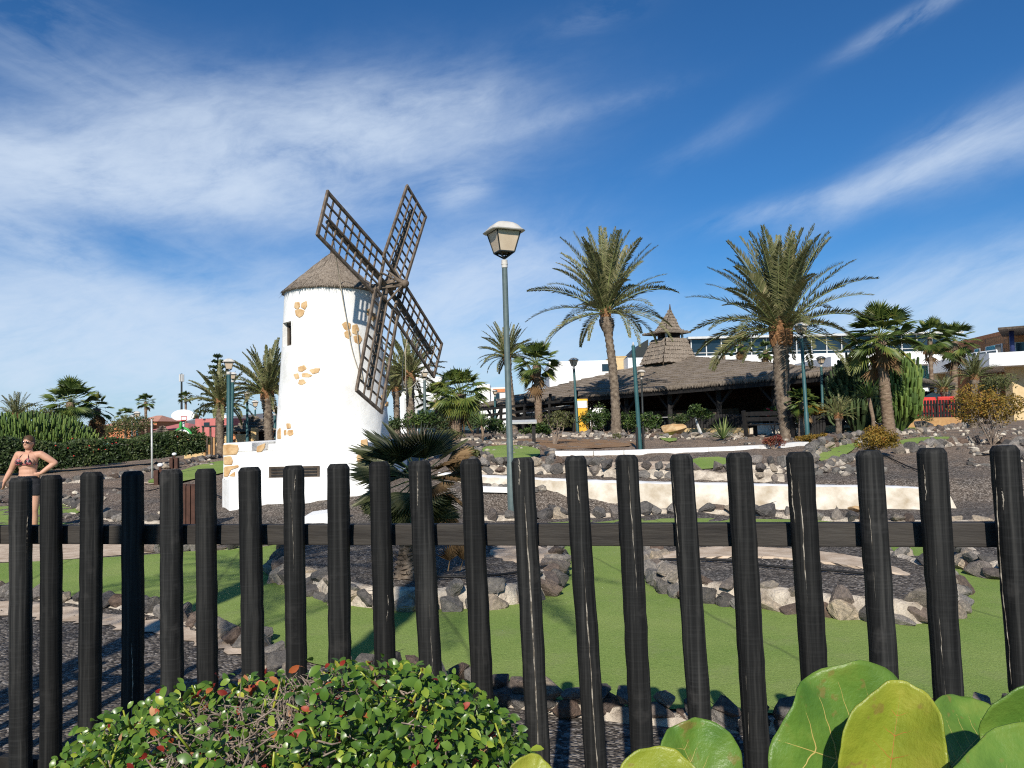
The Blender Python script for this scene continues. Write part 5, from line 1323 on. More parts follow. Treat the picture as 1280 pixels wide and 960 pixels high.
def capless():
    t = at(791.5, 432, 21); b = gd(799.5, 21); root = thing('lamp_post', 'slim teal post without a lantern and with dark wooden base', 'post', b)
    m = MB(); m.tube([b, t], [.062, .05], 12); m.build('pole', M['teal'], root, True, angle=40)
    m = MB(); m.tube([t, t + Vector((0, 0, .10))], [.03, .012], 8); m.build('pole_tip', M['capmetal'], root, True)
    m = MB()
    for s in (-1, 1): m.box(b + Vector((s * .085, -.01, .30)), (.05, .12, .75))
    m.build('base_boards', M['black_wood'], root, bevel=.005)
capless()
# ---------------------------------------------------------------- thatched restaurant
def course_face(m, A, B, C, D, n, r, lift=.07):
    """roof slope A-B (eave) to D-C (top) built of overlapping thatch courses"""
    nrm = (B - A).cross(D - A).normalized()
    if nrm.z < 0: nrm = -nrm
    for i in range(n):
        t0, t1 = i / n, (i + 1) / n + .02; K = 40
        vs = []; fs = []
        for k in range(K + 1):
            u = k / K; lo_ = A.lerp(B, u).lerp(D.lerp(C, u), t0); hi_ = A.lerp(B, u).lerp(D.lerp(C, u), min(1, t1)); j = r.gauss(0, .018)
            vs += [lo_ + nrm * (lift + j) + Vector((0, 0, r.gauss(0, .02))), lo_ - nrm * .03, hi_ + nrm * (.01)]
        for k in range(K): fs += [(3 * k, 3 * k + 3, 3 * k + 5, 3 * k + 2), (3 * k + 1, 3 * k + 4, 3 * k + 3, 3 * k)]
        m.add(vs, fs)
def restaurant():
    r = random.Random(6)
    Lp, Rp = at(598, 506, 50), at(1058, 463, 30); Ap = at(852, 446, 45.5)
    mid = at(800, 489.5, 38.6)
    BR = Vector((26, 45, Rp.z)); BL = Vector((9, 66, Lp.z))
    root = thing('thatched_restaurant', 'open sided restaurant under a wide low thatched roof with a pagoda peak', 'restaurant', Vector((Ap.x, Ap.y, gz(Ap.x, Ap.y))))
    m = MB()
    course_face(m, Lp, Rp, Ap, Ap, 17, r); course_face(m, Rp, BR, Ap, Ap, 12, r); course_face(m, BR, BL, Ap, Ap, 8, r); course_face(m, BL, Lp, Ap, Ap, 12, r)
    # thick shaggy eave and dark soffit
    for a, b in ((Lp, Rp), (Rp, BR)):
        K = 160
        for k in range(K * 26):
            p = a.lerp(b, r.random()); d = (b - a).normalized(); h = r.uniform(.06, .20); w = r.uniform(.010, .028)
            m.add([p - d * w + Vector((0, -.03, .06)), p + d * w + Vector((0, -.03, .06)), p + Vector((r.uniform(-.03, .03), -.05, -h))], [(0, 1, 2)])
    rf_ = m.build('thatched_roof', M['thatch'], root)
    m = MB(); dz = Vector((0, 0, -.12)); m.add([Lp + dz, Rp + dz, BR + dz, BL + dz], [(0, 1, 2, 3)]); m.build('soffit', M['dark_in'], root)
    m = MB(); 
    for a, b in ((Lp, Rp), (Rp, BR)): m.bar(a + Vector((0, .25, -.22)), b + Vector((0, .25, -.22)), .14, .26)
    m.build('eave_beam', M['black_wood'], root)
    # pagoda: truncated pyramid, gap on posts, upturned skirt and peak
    Yp = 45.0; cx = at(835.5, 448, Yp); rotz = R(24)
    def ringp(hw, py, pxc=835.5, n=4): 
        c = at(pxc, py, Yp); return [c + Matrix.Rotation(rotz, 3, 'Z') @ Vector((x * hw, y * hw, 0)) for x, y in ((-1, -1), (1, -1), (1, 1), (-1, 1))]
    k = Yp / F
    b0, b1 = ringp(32 * k * .80, 455), ringp(19 * k * .80, 424, 836)
    m = MB()
    for i in range(4): course_face(m, b0[i], b0[(i + 1) % 4], b1[(i + 1) % 4], b1[i], 6, r, .05)
    m.build('roof_lantern', M['thatch'], root)
    s0, s1, s2 = ringp(27 * k * .80, 417.5, 833), ringp(14 * k * .80, 413.5, 835), ringp(14 * k * .8, 413, 835)
    apx = at(837.5, 386, Yp); m = MB()
    for i in range(4): course_face(m, s0[i], s0[(i + 1) % 4], s1[(i + 1) % 4], s1[i], 3, r, .06)
    for i in range(4): course_face(m, s2[i], s2[(i + 1) % 4], apx, apx, 7, r, .05)
    m.add(s0, [(0, 1, 2, 3)])
    pk = m.build('peak_roof', M['thatch'], root)
    m = MB(); m.tube([apx - Vector((0, 0, .1)), apx + Vector((0, 0, .28))], [.07, .02], 8); m.build('finial', M['dark_wood'], pk)
    m = MB()
    inn = ringp(15 * k * .8, 424, 836); inu = ringp(15 * k * .8, 416, 835)
    for a, b in zip(inn, inu): m.bar(a, b, .12)
    m.build('roof_posts', M['galv'], root)
    m = MB(); m.bar((inn[0] + inn[2]) / 2 - Vector((0, 0, .1)), (inn[0] + inn[2]) / 2 + Vector((0, 0, .4)), 1.1); m.build('dark_louvre', M['dark_in'], root)
    # back walls, floor, posts
    ed = (Rp - Lp); ed.z = 0; eL = ed.length; ed.normalize(); inw = Vector((-ed.y, ed.x, 0))
    if inw.y < 0 and inw.x < 0: inw = -inw
    if inw.dot(Ap - Lp) < 0: inw = -inw
    def E(t, d): q = Vector((Lp.x, Lp.y, 0)) + ed * eL * t + inw * d; return Vector((q.x, q.y, gz(q.x, q.y)))
    def wall(name, t0, t1, d, mat, h0=-.1, h1=3.2, th=.2):
        a, b = E(t0, d), E(t1, d); z = min(a.z, b.z); m = MB(); c = (a + b) / 2; c.z = z + (h0 + h1) / 2
        m.box(c, ((b - a).length, th, h1 - h0), Matrix.Rotation(math.atan2(b.y - a.y, b.x - a.x), 3, 'Z')); return m.build(name, M[mat], root)
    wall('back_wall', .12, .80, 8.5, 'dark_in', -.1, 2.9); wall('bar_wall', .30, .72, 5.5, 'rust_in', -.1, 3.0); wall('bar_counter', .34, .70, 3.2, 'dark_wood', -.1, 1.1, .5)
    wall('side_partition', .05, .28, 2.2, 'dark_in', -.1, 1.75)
    for i in range(9):
        t = .03 + .94 * i / 8; a = E(t, .7); z1_ = Lp.z + (Rp.z - Lp.z) * t - .2
        m = MB(); m.bar(a - Vector((0, 0, .1)), Vector((a.x, a.y, z1_)), .20); 
        for s in (-1, 1): m.bar(Vector((a.x, a.y, z1_ - .9)), Vector((a.x, a.y, z1_ - .1)) + ed * s * .75, .10)
        m.build('post', M['black_wood'], root)
    # lit windows and pale bits inside the dark room
    for t, d, w_, h_, z, mt in ((.14, 2.05, 1.0, .9, 1.1, 'glassblue'), (.10, 2.05, .9, 1.0, 1.0, 'glassblue'), (.20, 2.05, .8, .5, 1.3, 'beige')):
        c = E(t, d); c.z += z; m = MB(); m.box(c, (w_, .06, h_), Matrix.Rotation(math.atan2(ed.y, ed.x), 3, 'Z')); m.build('window', M[mt], root)
    # white serving hatch band seen under the eave
    # small pergola before the far end of the roof
    pr = thing('pergola', 'black timber pergola in front of the far end of the thatched roof', 'pergola', gd(640, 45))
    m = MB(); P0, P1 = at(520, 521, 47), at(716, 500, 40)
    for k_ in range(3): m.bar(P0 + Vector((0, 0, -.42 * k_ * .8)), P1 + Vector((0, 0, -.42 * k_ * .8)), .10, .13)
    P2, P3 = at(700, 499, 40), at(735, 497, 40); m.bar(P2, P3, .14, .2)
    m.build('beam', M['black_wood'], pr)
    for i in range(8):
        t = i / 7; p = P0.lerp(P1, t); g = gz(p.x, p.y); m = MB(); m.bar(Vector((p.x, p.y, g - .1)), p + Vector((.03 * i, -.1, .10 + .38 * (i % 2 or i > 5))), .12); m.build('post', M['black_wood'], pr)
    m = MB(); q0, q1 = at(650, 516, 43.5), at(712, 508, 40.6); m.bar(q0, q1, .02, .17); m.build('pale_awning', M['alu'], pr)
    m = MB(); q0, q1 = at(522, 535, 48.5), at(600, 526, 46); q0.z, q1.z = gz(0, 47), gz(0, 47); m.prism([q0, q1, q1 + Vector((0, .1, 0)), q0 + Vector((0, .1, 0))], 0, 0, d=(0, 0, 1.5)); m.build('glass_screen', M['glassblue'], pr)
    return E
E_ = restaurant()
def cafe():
    r = random.Random(8)
    def chair(first=True):
        root = thing('cafe_chair', 'dark cafe chair in the shade under the thatched roof', 'chair', (0, 0, 0), 'dark cafe chairs under the thatch')
        m = MB(); m.box((0, 0, .45), (.44, .44, .05)); m.build('seat', M['galv'] if False else M['dark_wood'], root)
        m = MB(); m.box((0, .2, .75), (.42, .04, .36)); m.build('backrest', M['dark_wood'], root)
        for x in (-.19, .19):
            for y in (-.19, .19): m = MB(); m.bar((x, y, 0), (x, y, .45), .04); m.build('leg', M['iron'], root)
        return root
    ch = chair(); spots = [(.58, .4), (.62, 1.4), (.66, .6), (.70, 1.6), (.74, .5), (.78, 1.5), (.82, .7), (.86, 1.7), (.50, .8), (.54, 1.8)]
    for i, (t, d) in enumerate(spots): place(ch, E_(t, d - .2), r.uniform(0, 6.28), first=(i == 0))
    tb = thing('cafe_table', 'pale topped cafe table in the shade under the thatched roof', 'table', (0, 0, 0), 'pale cafe tables under the thatch')
    m = MB(); m.lathe((0, 0, 0), [(.36, .72), (.38, .735), (.36, .75)], 18); m.build('tabletop', M['whiteflat'], tb)
    m = MB(); m.tube([(0, 0, 0), (0, 0, .72)], .035, 8); m.lathe((0, 0, 0), [(.22, .0), (.22, .03)], 12); m.build('leg', M['iron'], tb)
    for i, (t, d) in enumerate([(.60, .9), (.68, 1.1), (.76, 1.0), (.84, 1.2), (.52, 1.3)]): place(tb, E_(t, d - .1), 0, first=(i == 0))
    c = at(727, 517, 39); m = MB(); root = thing('vending_fridge', 'yellow fridge cabinet under the thatched eave behind the slim lamp', 'fridge', Vector((c.x, c.y, gz(c.x, c.y))))
    h = 1.75; m.box(root.location + Vector((0, 0, h / 2)), (.62, .6, h)); m.build('cabinet', M['yellow'], root, bevel=.03); m = MB(); m.box(root.location + Vector((0, -.31, h * .84)), (.54, .04, .36)); m.build('sign_panel', M['whiteflat'], root)
cafe()
# ---------------------------------------------------------------- low picket fences far away
def low_fence(label, A, B, h, base_mat, n, lattice='black_wood', wall_h=.22):
    root = thing('low_fence', label, 'fence', (A + B) / 2); d = (B - A).normalized(); L = (B - A).length
    m = MB(); m.bar(A + Vector((0, 0, wall_h / 2)), B + Vector((0, 0, wall_h / 2)), .25, wall_h + .1); m.build('base_kerb', M[base_mat], root)
    for z in (.30, .75): m = MB(); m.bar(A + Vector((0, .05, wall_h + h * z)), B + Vector((0, .05, wall_h + h * z)), .05, .07); m.build('rail', M[lattice], root)
    for i in range(n):
        p = A + d * L * (i + .5) / n; m = MB(); m.bar(p + Vector((0, 0, wall_h + .02)), p + Vector((0, 0, wall_h + h)), .09, .05, (0, 1, 0)); m.build('picket', M[lattice], root)
low_fence('low black picket fence before the dark restaurant terrace', gd(845, 33), gd(936, 31.5), .62, 'tan_stone', 26)
low_fence('low black picket fence on an orange kerb with red chairs behind', gd(1122, 36), gd(1206, 35), .85, 'tan_wood', 22, wall_h=.42)
low_fence('low wooden fence behind the pale cycad clump', gd(1024, 33), gd(1062, 32), .45, 'tan_stone', 9, 'brown_wood')
def red_chairs():
    def chair():
        root = thing('lounge_chair', 'red cushioned lounge chair behind the black fence, nearest the cactus', 'chair', (0, 0, 0), 'red lounge chairs')
        m = MB(); m.box((0, 0, .42), (.66, .62, .16)); m.build('seat', M['red'], root, bevel=.03)
        m = MB(); m.box((0, .30, .82), (.66, .16, .80), Matrix.Rotation(-.2, 3, 'X')); m.build('backrest', M['red'], root, bevel=.03)
        for x in (-.28, .28):
            for y in (-.26, .26): m = MB(); m.bar((x, y, 0), (x, y, .35), .06); m.build('leg', M['galv'], root)
        return root
    c = chair(); lab = ['red cushioned lounge chair behind the black fence, nearest the cactus', 'red lounge chair second from the cactus behind the black fence', 'red lounge chair third from the cactus behind the black fence', 'red lounge chair behind the black fence, nearest the golden bush']
    for i, px in enumerate((1134, 1147, 1168, 1181)):
        p = gd(px, 38.0); p.z += .06; place(c, p, (.3, -.4, .1, 2.9)[i], 1.15, lab[i], i == 0)
    m = MB(); a, b = gd(1118, 37.2), gd(1215, 36.8); q = [a, b, b + Vector((0, 6, 0)), a + Vector((0, 6, 0))]; zt = a.z + .05
    m.prism([Vector((p.x, p.y, a.z - .3)) for p in q], 0, 0, d=(0, 0, .35)); o = m.build('terrace', M['paving'], None); o['kind'] = 'structure'
red_chairs()
# bench
def bench():
    b = gp(966, 547); b = gd(964, 27.5); root = thing('park_bench', 'black timber park bench seen from behind near the big date palm', 'bench', b)
    a = R(35); M3 = Matrix.Rotation(a - R(90), 3, 'Z')      # local +y is the way it faces
    T = lambda x, y, z: b + M3 @ Vector((x, y, z))
    W = 1.0; s = 1.08
    def bb(m, p, q, w, h): m.bar(T(*p), T(*q), w, h)
    for x in (-W, W):
        m = MB(); bb(m, (x, -.10, -.02), (x, -.24, .98), .10, .13); m.build('leg', M['black_wood'], root)
        m = MB(); bb(m, (x, .40, -.02), (x, .40, .44), .10, .13); m.build('leg', M['black_wood'], root)
        m = MB(); bb(m, (x, -.15, .37), (x, .46, .41), .09, .09); bb(m, (x, -.12, .05), (x, .42, .05), .07, .07); m.build('side_frame', M['black_wood'], root)
    m = MB()
    for y in (-.04, .12, .28, .42): m.bar(T(-W - .12, y, .46), T(W + .12, y, .46), .13, .05)
    m.build('seat', M['black_wood'], root)
    m = MB()
    for z, y in ((.66, -.13), (.86, -.165)): m.bar(T(-W - .12, y, z), T(W + .12, y, z), .05, .15)
    m.build('backrest', M['black_wood'], root)
bench()
a_, b_ = gd(937, 31.4), gd(1004, 30.6); m = MB(); m.bar(a_ + Vector((0, 0, .18)), b_ + Vector((0, 0, .18)), .3, .5); tag(m.build('planter_wall', M['cream'], None, bevel=.02), 'low pale wall directly behind the black bench', 'wall')
def bin_(label, px, py, Y, w, h, mat, slats=True):
    b = gp(px, py) if Y is None else gd(px, Y); root = thing('litter_bin', label, 'bin', b); m = MB()
    m.box(b + Vector((0, 0, h / 2)), (w * .86, w * .86, h * .94)); m.build('liner', M['dark_in'], root)
    m = MB(); n = 5
    for i in range(n):
        for sx, sy in ((0, -1), (0, 1), (1, 0), (-1, 0)):
            o = (i - 2) * w / n; c = b + (Vector((o, sy * w / 2, h / 2)) if sx == 0 else Vector((sx * w / 2, o, h / 2)))
            m.box(c, (w / n * .82, .03, h) if sx == 0 else (.03, w / n * .82, h))
    m.build('slats', M[mat], root)
bin_('reddish brown slatted litter bin on the dark gravel left of the windmill', 236, 662, None, .38, .74, 'brown_wood')
bin_('black slatted litter bin behind the young fan palm', 1019, 541, 27, .5, .75, 'black_wood')
def bollard(label, px, py, Y, h, top=True):
    b = gd(px, Y); root = thing('bollard_light', label, 'bollard light', b, 'dark bollard lights'); m = MB()
    for s in (-1, 1): m.box(b + Vector((s * .09, 0, h * .35)), (.12, .16, h * .7))
    m.tube([b + Vector((0, 0, h * .6)), b + Vector((0, 0, h * .86))], .035, 8); m.build('post', M['brown_wood'], root)
    m = MB(); m.lathe(b + Vector((0, 0, h * .84)), [(.04, 0), (.085, .04), (.07, .09), (.02, .11)], 12); m.build('lamp_head', M['whiteflat'], root, True)
bollard('dark bollard light with white head between hedge and windmill', 200.5, 596, 22, .62)
bollard('smaller bollard light close to the hedge corner', 218, 585, 28, .55)
bollard('dark bollard light beside the black fence and the fan palm trunk', 1124, 527, 32, .95)
m = MB(); a = gd(190.5, 24); m.tube([a, at(189.5, 524, 24)], [.035, .025], 8); tag(m.build('flag_pole', M['galv'], None, True), 'thin pale bare pole in front of the hedge', 'pole')
def signstand():
    b = gd(667, 26); root = thing('info_board', 'small dark board on one post beside the round olive bush', 'sign', b); t = at(655, 528, 26)
    m = MB(); m.bar(b + Vector((0, 0, -.1)), Vector((b.x, b.y, t.z)), .12); m.build('post', M['black_wood'], root)
    m = MB(); m.box(Vector((at(655, 528, 26).x, 26, t.z + .02)), (.85, .4, .06), Matrix.Rotation(.2, 3, 'X')); m.build('board', M['galv'], root)
signstand()
def boulder(label, px, py, Y, s, mat='sandstone', sc=(1.5, 1, .7)):
    p = gd(px, Y); r = random.Random(int(px)); me = stone_mesh(int(px) + 7).copy(); me.materials.clear(); me.materials.append(M[mat]); o = bpy.data.objects.new('boulder', me); COL.objects.link(o)
    o.location = p + Vector((0, 0, s * .25)); o.scale = (s * sc[0], s * sc[1], s * sc[2]); o.rotation_euler = (0, 0, r.random() * 6); tag(o, label, 'boulder')
boulder('large ochre boulder left of the agave and low fence', 842, 0, 31, 1.0)
boulder('grey boulder on the rock row below the red chairs', 1152, 0, 33.5, .75, 'stone')
boulder('ochre boulder on the rock row right of the cycad', 1062, 0, 31, .6, 'sandstone', (1.8, 1, .6))
boulder('reddish flat rock on the turf behind the rail near the right pickets', 1066, 0, 13.2, .22, 'sandstone', (1.6, 1, .6))
boulder('pale tilted slab on the rubble by the golden bush', 1236, 0, 18.5, .35, 'mortar', (1.7, .8, .6))
boulder('reddish rock slab beside the dwarf palm trunk', 555, 0, 10.5, .42, 'sandstone', (1.6, .9, .9))
boulder('pale rock at the turf edge before the long white wall', 692, 0, 13.4, .42, 'stone', (1.5, .9, .8))
# ---------------------------------------------------------------- hotel buildings
def box(m, x0, x1, y0, y1, z0, z1): m.box(((x0 + x1) / 2, (y0 + y1) / 2, (z0 + z1) / 2), (abs(x1 - x0), abs(y1 - y0), z1 - z0))
def X(px, Y): return at(px, 480, Y).x
def Z(px, py, Y): return at(px, py, Y).z
def hotel():
    Y = 78; root = thing('hotel', 'long white modern hotel with a dark glass band below its flat roof', 'hotel', gd(960, Y))
    x0, x1 = X(866, Y), X(1200, Y); zb, zw, zg, zt = 0, Z(960, 460, Y), Z(960, 443, Y), Z(960, 422, Y)
    m = MB(); box(m, x0, x1, Y, Y + 14, 0, zg); m.build('wall', M['white'], root)
    m = MB(); box(m, x0 - .4, x1 + .4, Y - .4, Y + 14, zt, zt + .22); m.build('roof_slab', M['alu'], root)
    m = MB(); box(m, x0 + .3, x1 - .3, Y + 1.2, Y + 13, zg, zt); m.build('upper_wall', M['dark_in'], root)
    step = 18.9 / F * Y; k = int((x1 - x0) / step); mu = MB()
    for i in range(k):
        a = x0 + i * step; g = MB(); g.add([(a, Y + .25, zg + .002), (a + step, Y + .25, zg + .002), (a + step, Y + .25, zt - .002), (a, Y + .25, zt - .002)], [(0, 1, 2, 3)]); g.build('glass_pane', M['glassdark'], root)
        mu.bar((a, Y + .15, zg), (a, Y + .15, zt), .10)
    mu.bar((x0, Y + .16, zg + .30), (x1, Y + .16, zg + .30), .07); mu.build('window_frame', M['alu'], root)
    # wing to the left: white block with a small dark window, ochre block beside it
    Y2 = 74; r2 = thing('white_annex', 'plain white block behind the thatched roof and slim palm', 'building', gd(730, Y2)); m = MB(); box(m, X(687, Y2), X(766, Y2), Y2, Y2 + 10, 0, Z(730, 451, Y2)); m.build('wall', M['white'], r2)
    m = MB(); box(m, X(753, Y2), X(762, Y2), Y2 - .05, Y2 + .2, Z(757, 464, Y2), Z(757, 455, Y2)); m.build('window', M['glassdark'], r2)
    Y3 = 73; r3 = thing('ochre_annex', 'plain ochre wall block left of the thatched spire', 'building', gd(784, Y3)); m = MB(); box(m, X(765, Y3), X(806, Y3), Y3, Y3 + 9, 0, Z(784, 446, Y3)); m.build('wall', M['beige'], r3)
    m = MB(); box(m, X(765, Y3) - .05, X(806, Y3) + .05, Y3 - .06, Y3 + 9.05, Z(784, 446, Y3), Z(784, 445, Y3)); m.build('coping', M['tan_stone'], r3)
    Y4 = 70; r4 = thing('dark_roof_wing', 'small dark pitched wing beside the thatched spire', 'building', gd(800, Y4)); m = MB(); m.prism([Vector((X(786, Y4), Y4, Z(800, 446, Y4))), Vector((X(812, Y4), Y4, Z(800, 446, Y4))), Vector((X(812, Y4), Y4, Z(812, 424, Y4))), Vector((X(805, Y4), Y4, Z(805, 428, Y4)))], 0, 0, d=(0, 6, 0)); m.build('roof', M['iron'], r4)
    m = MB(); box(m, X(786, Y4), X(812, Y4), Y4 + .1, Y4 + 5.9, 0, Z(800, 446, Y4) - .002); m.build('wall', M['whiteflat'], r4)
    # ground storey to the right
    Y5 = 62; r5 = thing('hotel_entrance', 'white entrance wing with teal curtained windows behind the thin fan palm', 'building', gd(1165, Y5))
    m = MB(); box(m, X(1040, Y5), X(1215, Y5), Y5, Y5 + 8, Z(1165, 455, Y5), Z(1165, 443, Y5)); m.build('roof_slab', M['whiteflat'], r5)
    m = MB(); box(m, X(1040, Y5), X(1215, Y5), Y5 + 2, Y5 + 7, 0, Z(1165, 455, Y5)); m.build('wall', M['white'], r5)
    for a, b in ((1150, 1157), (1158, 1165), (1166, 1174), (1046, 1053), (1054, 1062), (1063, 1070)):
        m = MB(); m.add([(X(a, Y5 + 1.9), Y5 + 1.9, Z(a, 481, Y5)), (X(b, Y5 + 1.9), Y5 + 1.9, Z(a, 481, Y5)), (X(b, Y5 + 1.9), Y5 + 1.9, Z(a, 455.5, Y5)), (X(a, Y5 + 1.9), Y5 + 1.9, Z(a, 455.5, Y5))], [(0, 1, 2, 3)]); m.build('window', M['curtain'], r5)
    m = MB(); box(m, X(1175, Y5), X(1185, Y5), Y5 + .3, Y5 + .9, 0, Z(1175, 455.2, Y5)); m.build('pillar', M['beige'], r5)
    m = MB(); box(m, X(1130, Y5) , X(1195, Y5), Y5 + .5, Y5 + 1.2, Z(1165, 490, Y5), Z(1165, 480, Y5)); m.build('balcony_wall', M['whiteflat'], r5)
    # brick hotel
    Y6 = 60; r6 = thing('brick_hotel', 'orange brick hotel block with flat canopy and white balcony', 'building', gd(1260, Y6)); zr = Z(1250, 417, Y6)
    m = MB(); P = [(X(1219, 66), 66), (X(1263, Y6), Y6), (X(1330, 58), 58), (X(1330, 70), 72), (X(1219, 66) + 1, 76)]
    m.prism([Vector((a, b, 0)) for a, b in P], 0, 0, d=(0, 0, zr)); m.build('wall', M['brick'], r6)
    m = MB(); m.prism([Vector((a, b - .15, zr)) for a, b in P], 0, 0, d=(0, 0, .3)); m.build('parapet', M['orange'], r6)
    def facade(pa, Ya, pb, Yb, t0, t1, z0_, z1_, name, mat, parent, o=.06):
        a, b = Vector((X(pa, Ya), Ya, 0)), Vector((X(pb, Yb), Yb, 0)); d = (b - a); n = Vector((d.y, -d.x, 0)).normalized(); p, q = a + d * t0 + n * o, a + d * t1 + n * o
        m = MB(); m.prism([Vector((p.x, p.y, z0_)), Vector((q.x, q.y, z0_)), Vector((q.x, q.y, z1_)), Vector((p.x, p.y, z1_))], 0, 0, d=-n * .12); return m.build(name, M[mat], parent)
    for t0, t1, w_ in ((.38, .86, 'alu'), (.04, .22, 'alu')):
        f_ = facade(1219, 66, 1263, Y6, t0, t1, Z(1245, 443, 62), Z(1245, 431, 62), 'window', 'alu', r6); facade(1219, 66, 1263, Y6, t0 + .04, (t0 + t1) / 2 + .04, Z(1245, 442.4, 62), Z(1245, 431.8, 62), 'pane', 'curtain', f_, .09); facade(1219, 66, 1263, Y6, (t0 + t1) / 2 + .06, t1 - .03, Z(1245, 442.4, 62), Z(1245, 431.8, 62), 'pane', 'glassdark', f_, .09)
    f_ = facade(1263, Y6, 1330, 58, .12, .5, Z(1275, 440, 59), Z(1275, 427, 59), 'window', 'alu', r6); facade(1263, Y6, 1330, 58, .15, .47, Z(1275, 439.4, 59), Z(1275, 427.6, 59), 'pane', 'glassdark', f_, .09)
    m = MB(); m.prism([Vector((X(1251, 55), 55, Z(1260, 412, 55))), Vector((X(1340, 53), 53, Z(1260, 409, 54))), Vector((X(1340, 62), 62, Z(1260, 409, 54))), Vector((X(1256, 60), 60, Z(1260, 412, 55)))], 0, 0, d=(0, 0, .16)); m.build('canopy', M['dark_wood'], r6)
    m = MB(); a = at(1266, 447, 56); m.tube([a, Vector((a.x, a.y, Z(1260, 412, 55)))], .16, 12); m.build('column', M['blue'], r6, True)
    m = MB(); Yb = 54; m.prism([Vector((X(1238, Yb), Yb, Z(1240, 458, Yb))), Vector((X(1340, Yb - 3), Yb - 3, Z(1240, 459, Yb))), Vector((X(1340, Yb + 8), Yb + 8, Z(1240, 459, Yb))), Vector((X(1238, Yb), Yb + 8, Z(1240, 458, Yb)))], 0, 0, d=(0, 0, .95)); m.build('balcony', M['whiteflat'], r6)
    m = MB(); m.prism([Vector((X(1196, 60), 60, Z(1220, 459, 60))), Vector((X(1245, 56), 56, Z(1220, 459, 60))), Vector((X(1245, 60), 62, Z(1220, 459, 60))), Vector((X(1196, 60), 66, Z(1220, 459, 60)))], 0, 0, d=(0, 0, .35)); m.build('terrace_slab', M['whiteflat'], r6)
    fr = MB(); g = MB(); a, b = Vector((X(1198, 60), 59.9, Z(1220, 453, 60))), Vector((X(1247, 56), 55.9, Z(1220, 453, 60)))
    for i in range(5): q = a.lerp(b, i / 4); fr.bar(q, q + Vector((0, 0, .60)), .07)
    fr.bar(a + Vector((0, 0, .6)), b + Vector((0, 0, .6)), .07); g.prism([a, b, b + Vector((0, .03, 0)), a + Vector((0, .03, 0))], 0, 0, d=(0, 0, .57))
    rail_ = fr.build('balustrade', M['whiteflat'], r6); g.build('glass_pane', M['glassblue'], rail_)
    m = MB(); box(m, X(1269, Yb), X(1290, Yb), Yb + .3, Yb + 1.1, 0, Z(1240, 458.5, Yb)); m.build('pillar', M['beige'], r6)
    # parasols of the terrace
    pz = thing('parasol', 'dark flat parasol over the terrace with red chairs', 'parasol', gd(1158, 42)); c = at(1158, 493, 42)
    m = MB(); m.tube([gd(1158, 42), c], .05, 8); m.build('pole', M['iron'], pz); m = MB(); m.lathe(c, [(1.3, -.25), (1.32, -.2), (.02, .18)], 8); m.build('canopy', M['glassblue'], pz)
    # white house between the palms left of the lamp
    Y7 = 80; r7 = thing('white_house', 'white house with terracotta terrace behind the thatched eave tip', 'building', gd(610, Y7)); m = MB(); box(m, X(596, Y7), X(612, Y7), Y7, Y7 + 6, 0, Z(605, 480, Y7)); box(m, X(612, Y7) + .002, X(634, Y7), Y7 + .8, Y7 + 6, 0, Z(620, 484, Y7)); m.build('wall', M['white'], r7)
    m = MB(); box(m, X(616, Y7), X(631, Y7), Y7 + .7, Y7 + .79, Z(620, 490, Y7), Z(620, 485.5, Y7)); m.build('terracotta_panel', M['orange'], r7)
    m = MB(); box(m, X(617, Y7), X(624, Y7), Y7 + .7, Y7 + .79, Z(620, 498, Y7), Z(620, 491, Y7)); m.build('window', M['glassdark'], r7)
    Y8 = 70; r8 = thing('white_villa', 'white villa half hidden by palms beside the lower right sail', 'building', gd(535, Y8)); m = MB(); box(m, X(500, Y8), X(552, Y8), Y8, Y8 + 8, 0, Z(530, 471, Y8)); m.build('wall', M['white'], r8)
    m = MB(); box(m, X(505, Y8), X(540, Y8), Y8 - .1, Y8 + .1, Z(520, 520, Y8), Z(520, 497, Y8)); m.build('shutter', M['galv'], r8)
    m = MB(); m.ell((X(520, Y8), Y8 + 2, Z(520, 471, Y8)), (1.6, 1.6, 1.4), 18, 10); m.build('dome', M['whiteflat'], r8, True)
hotel()
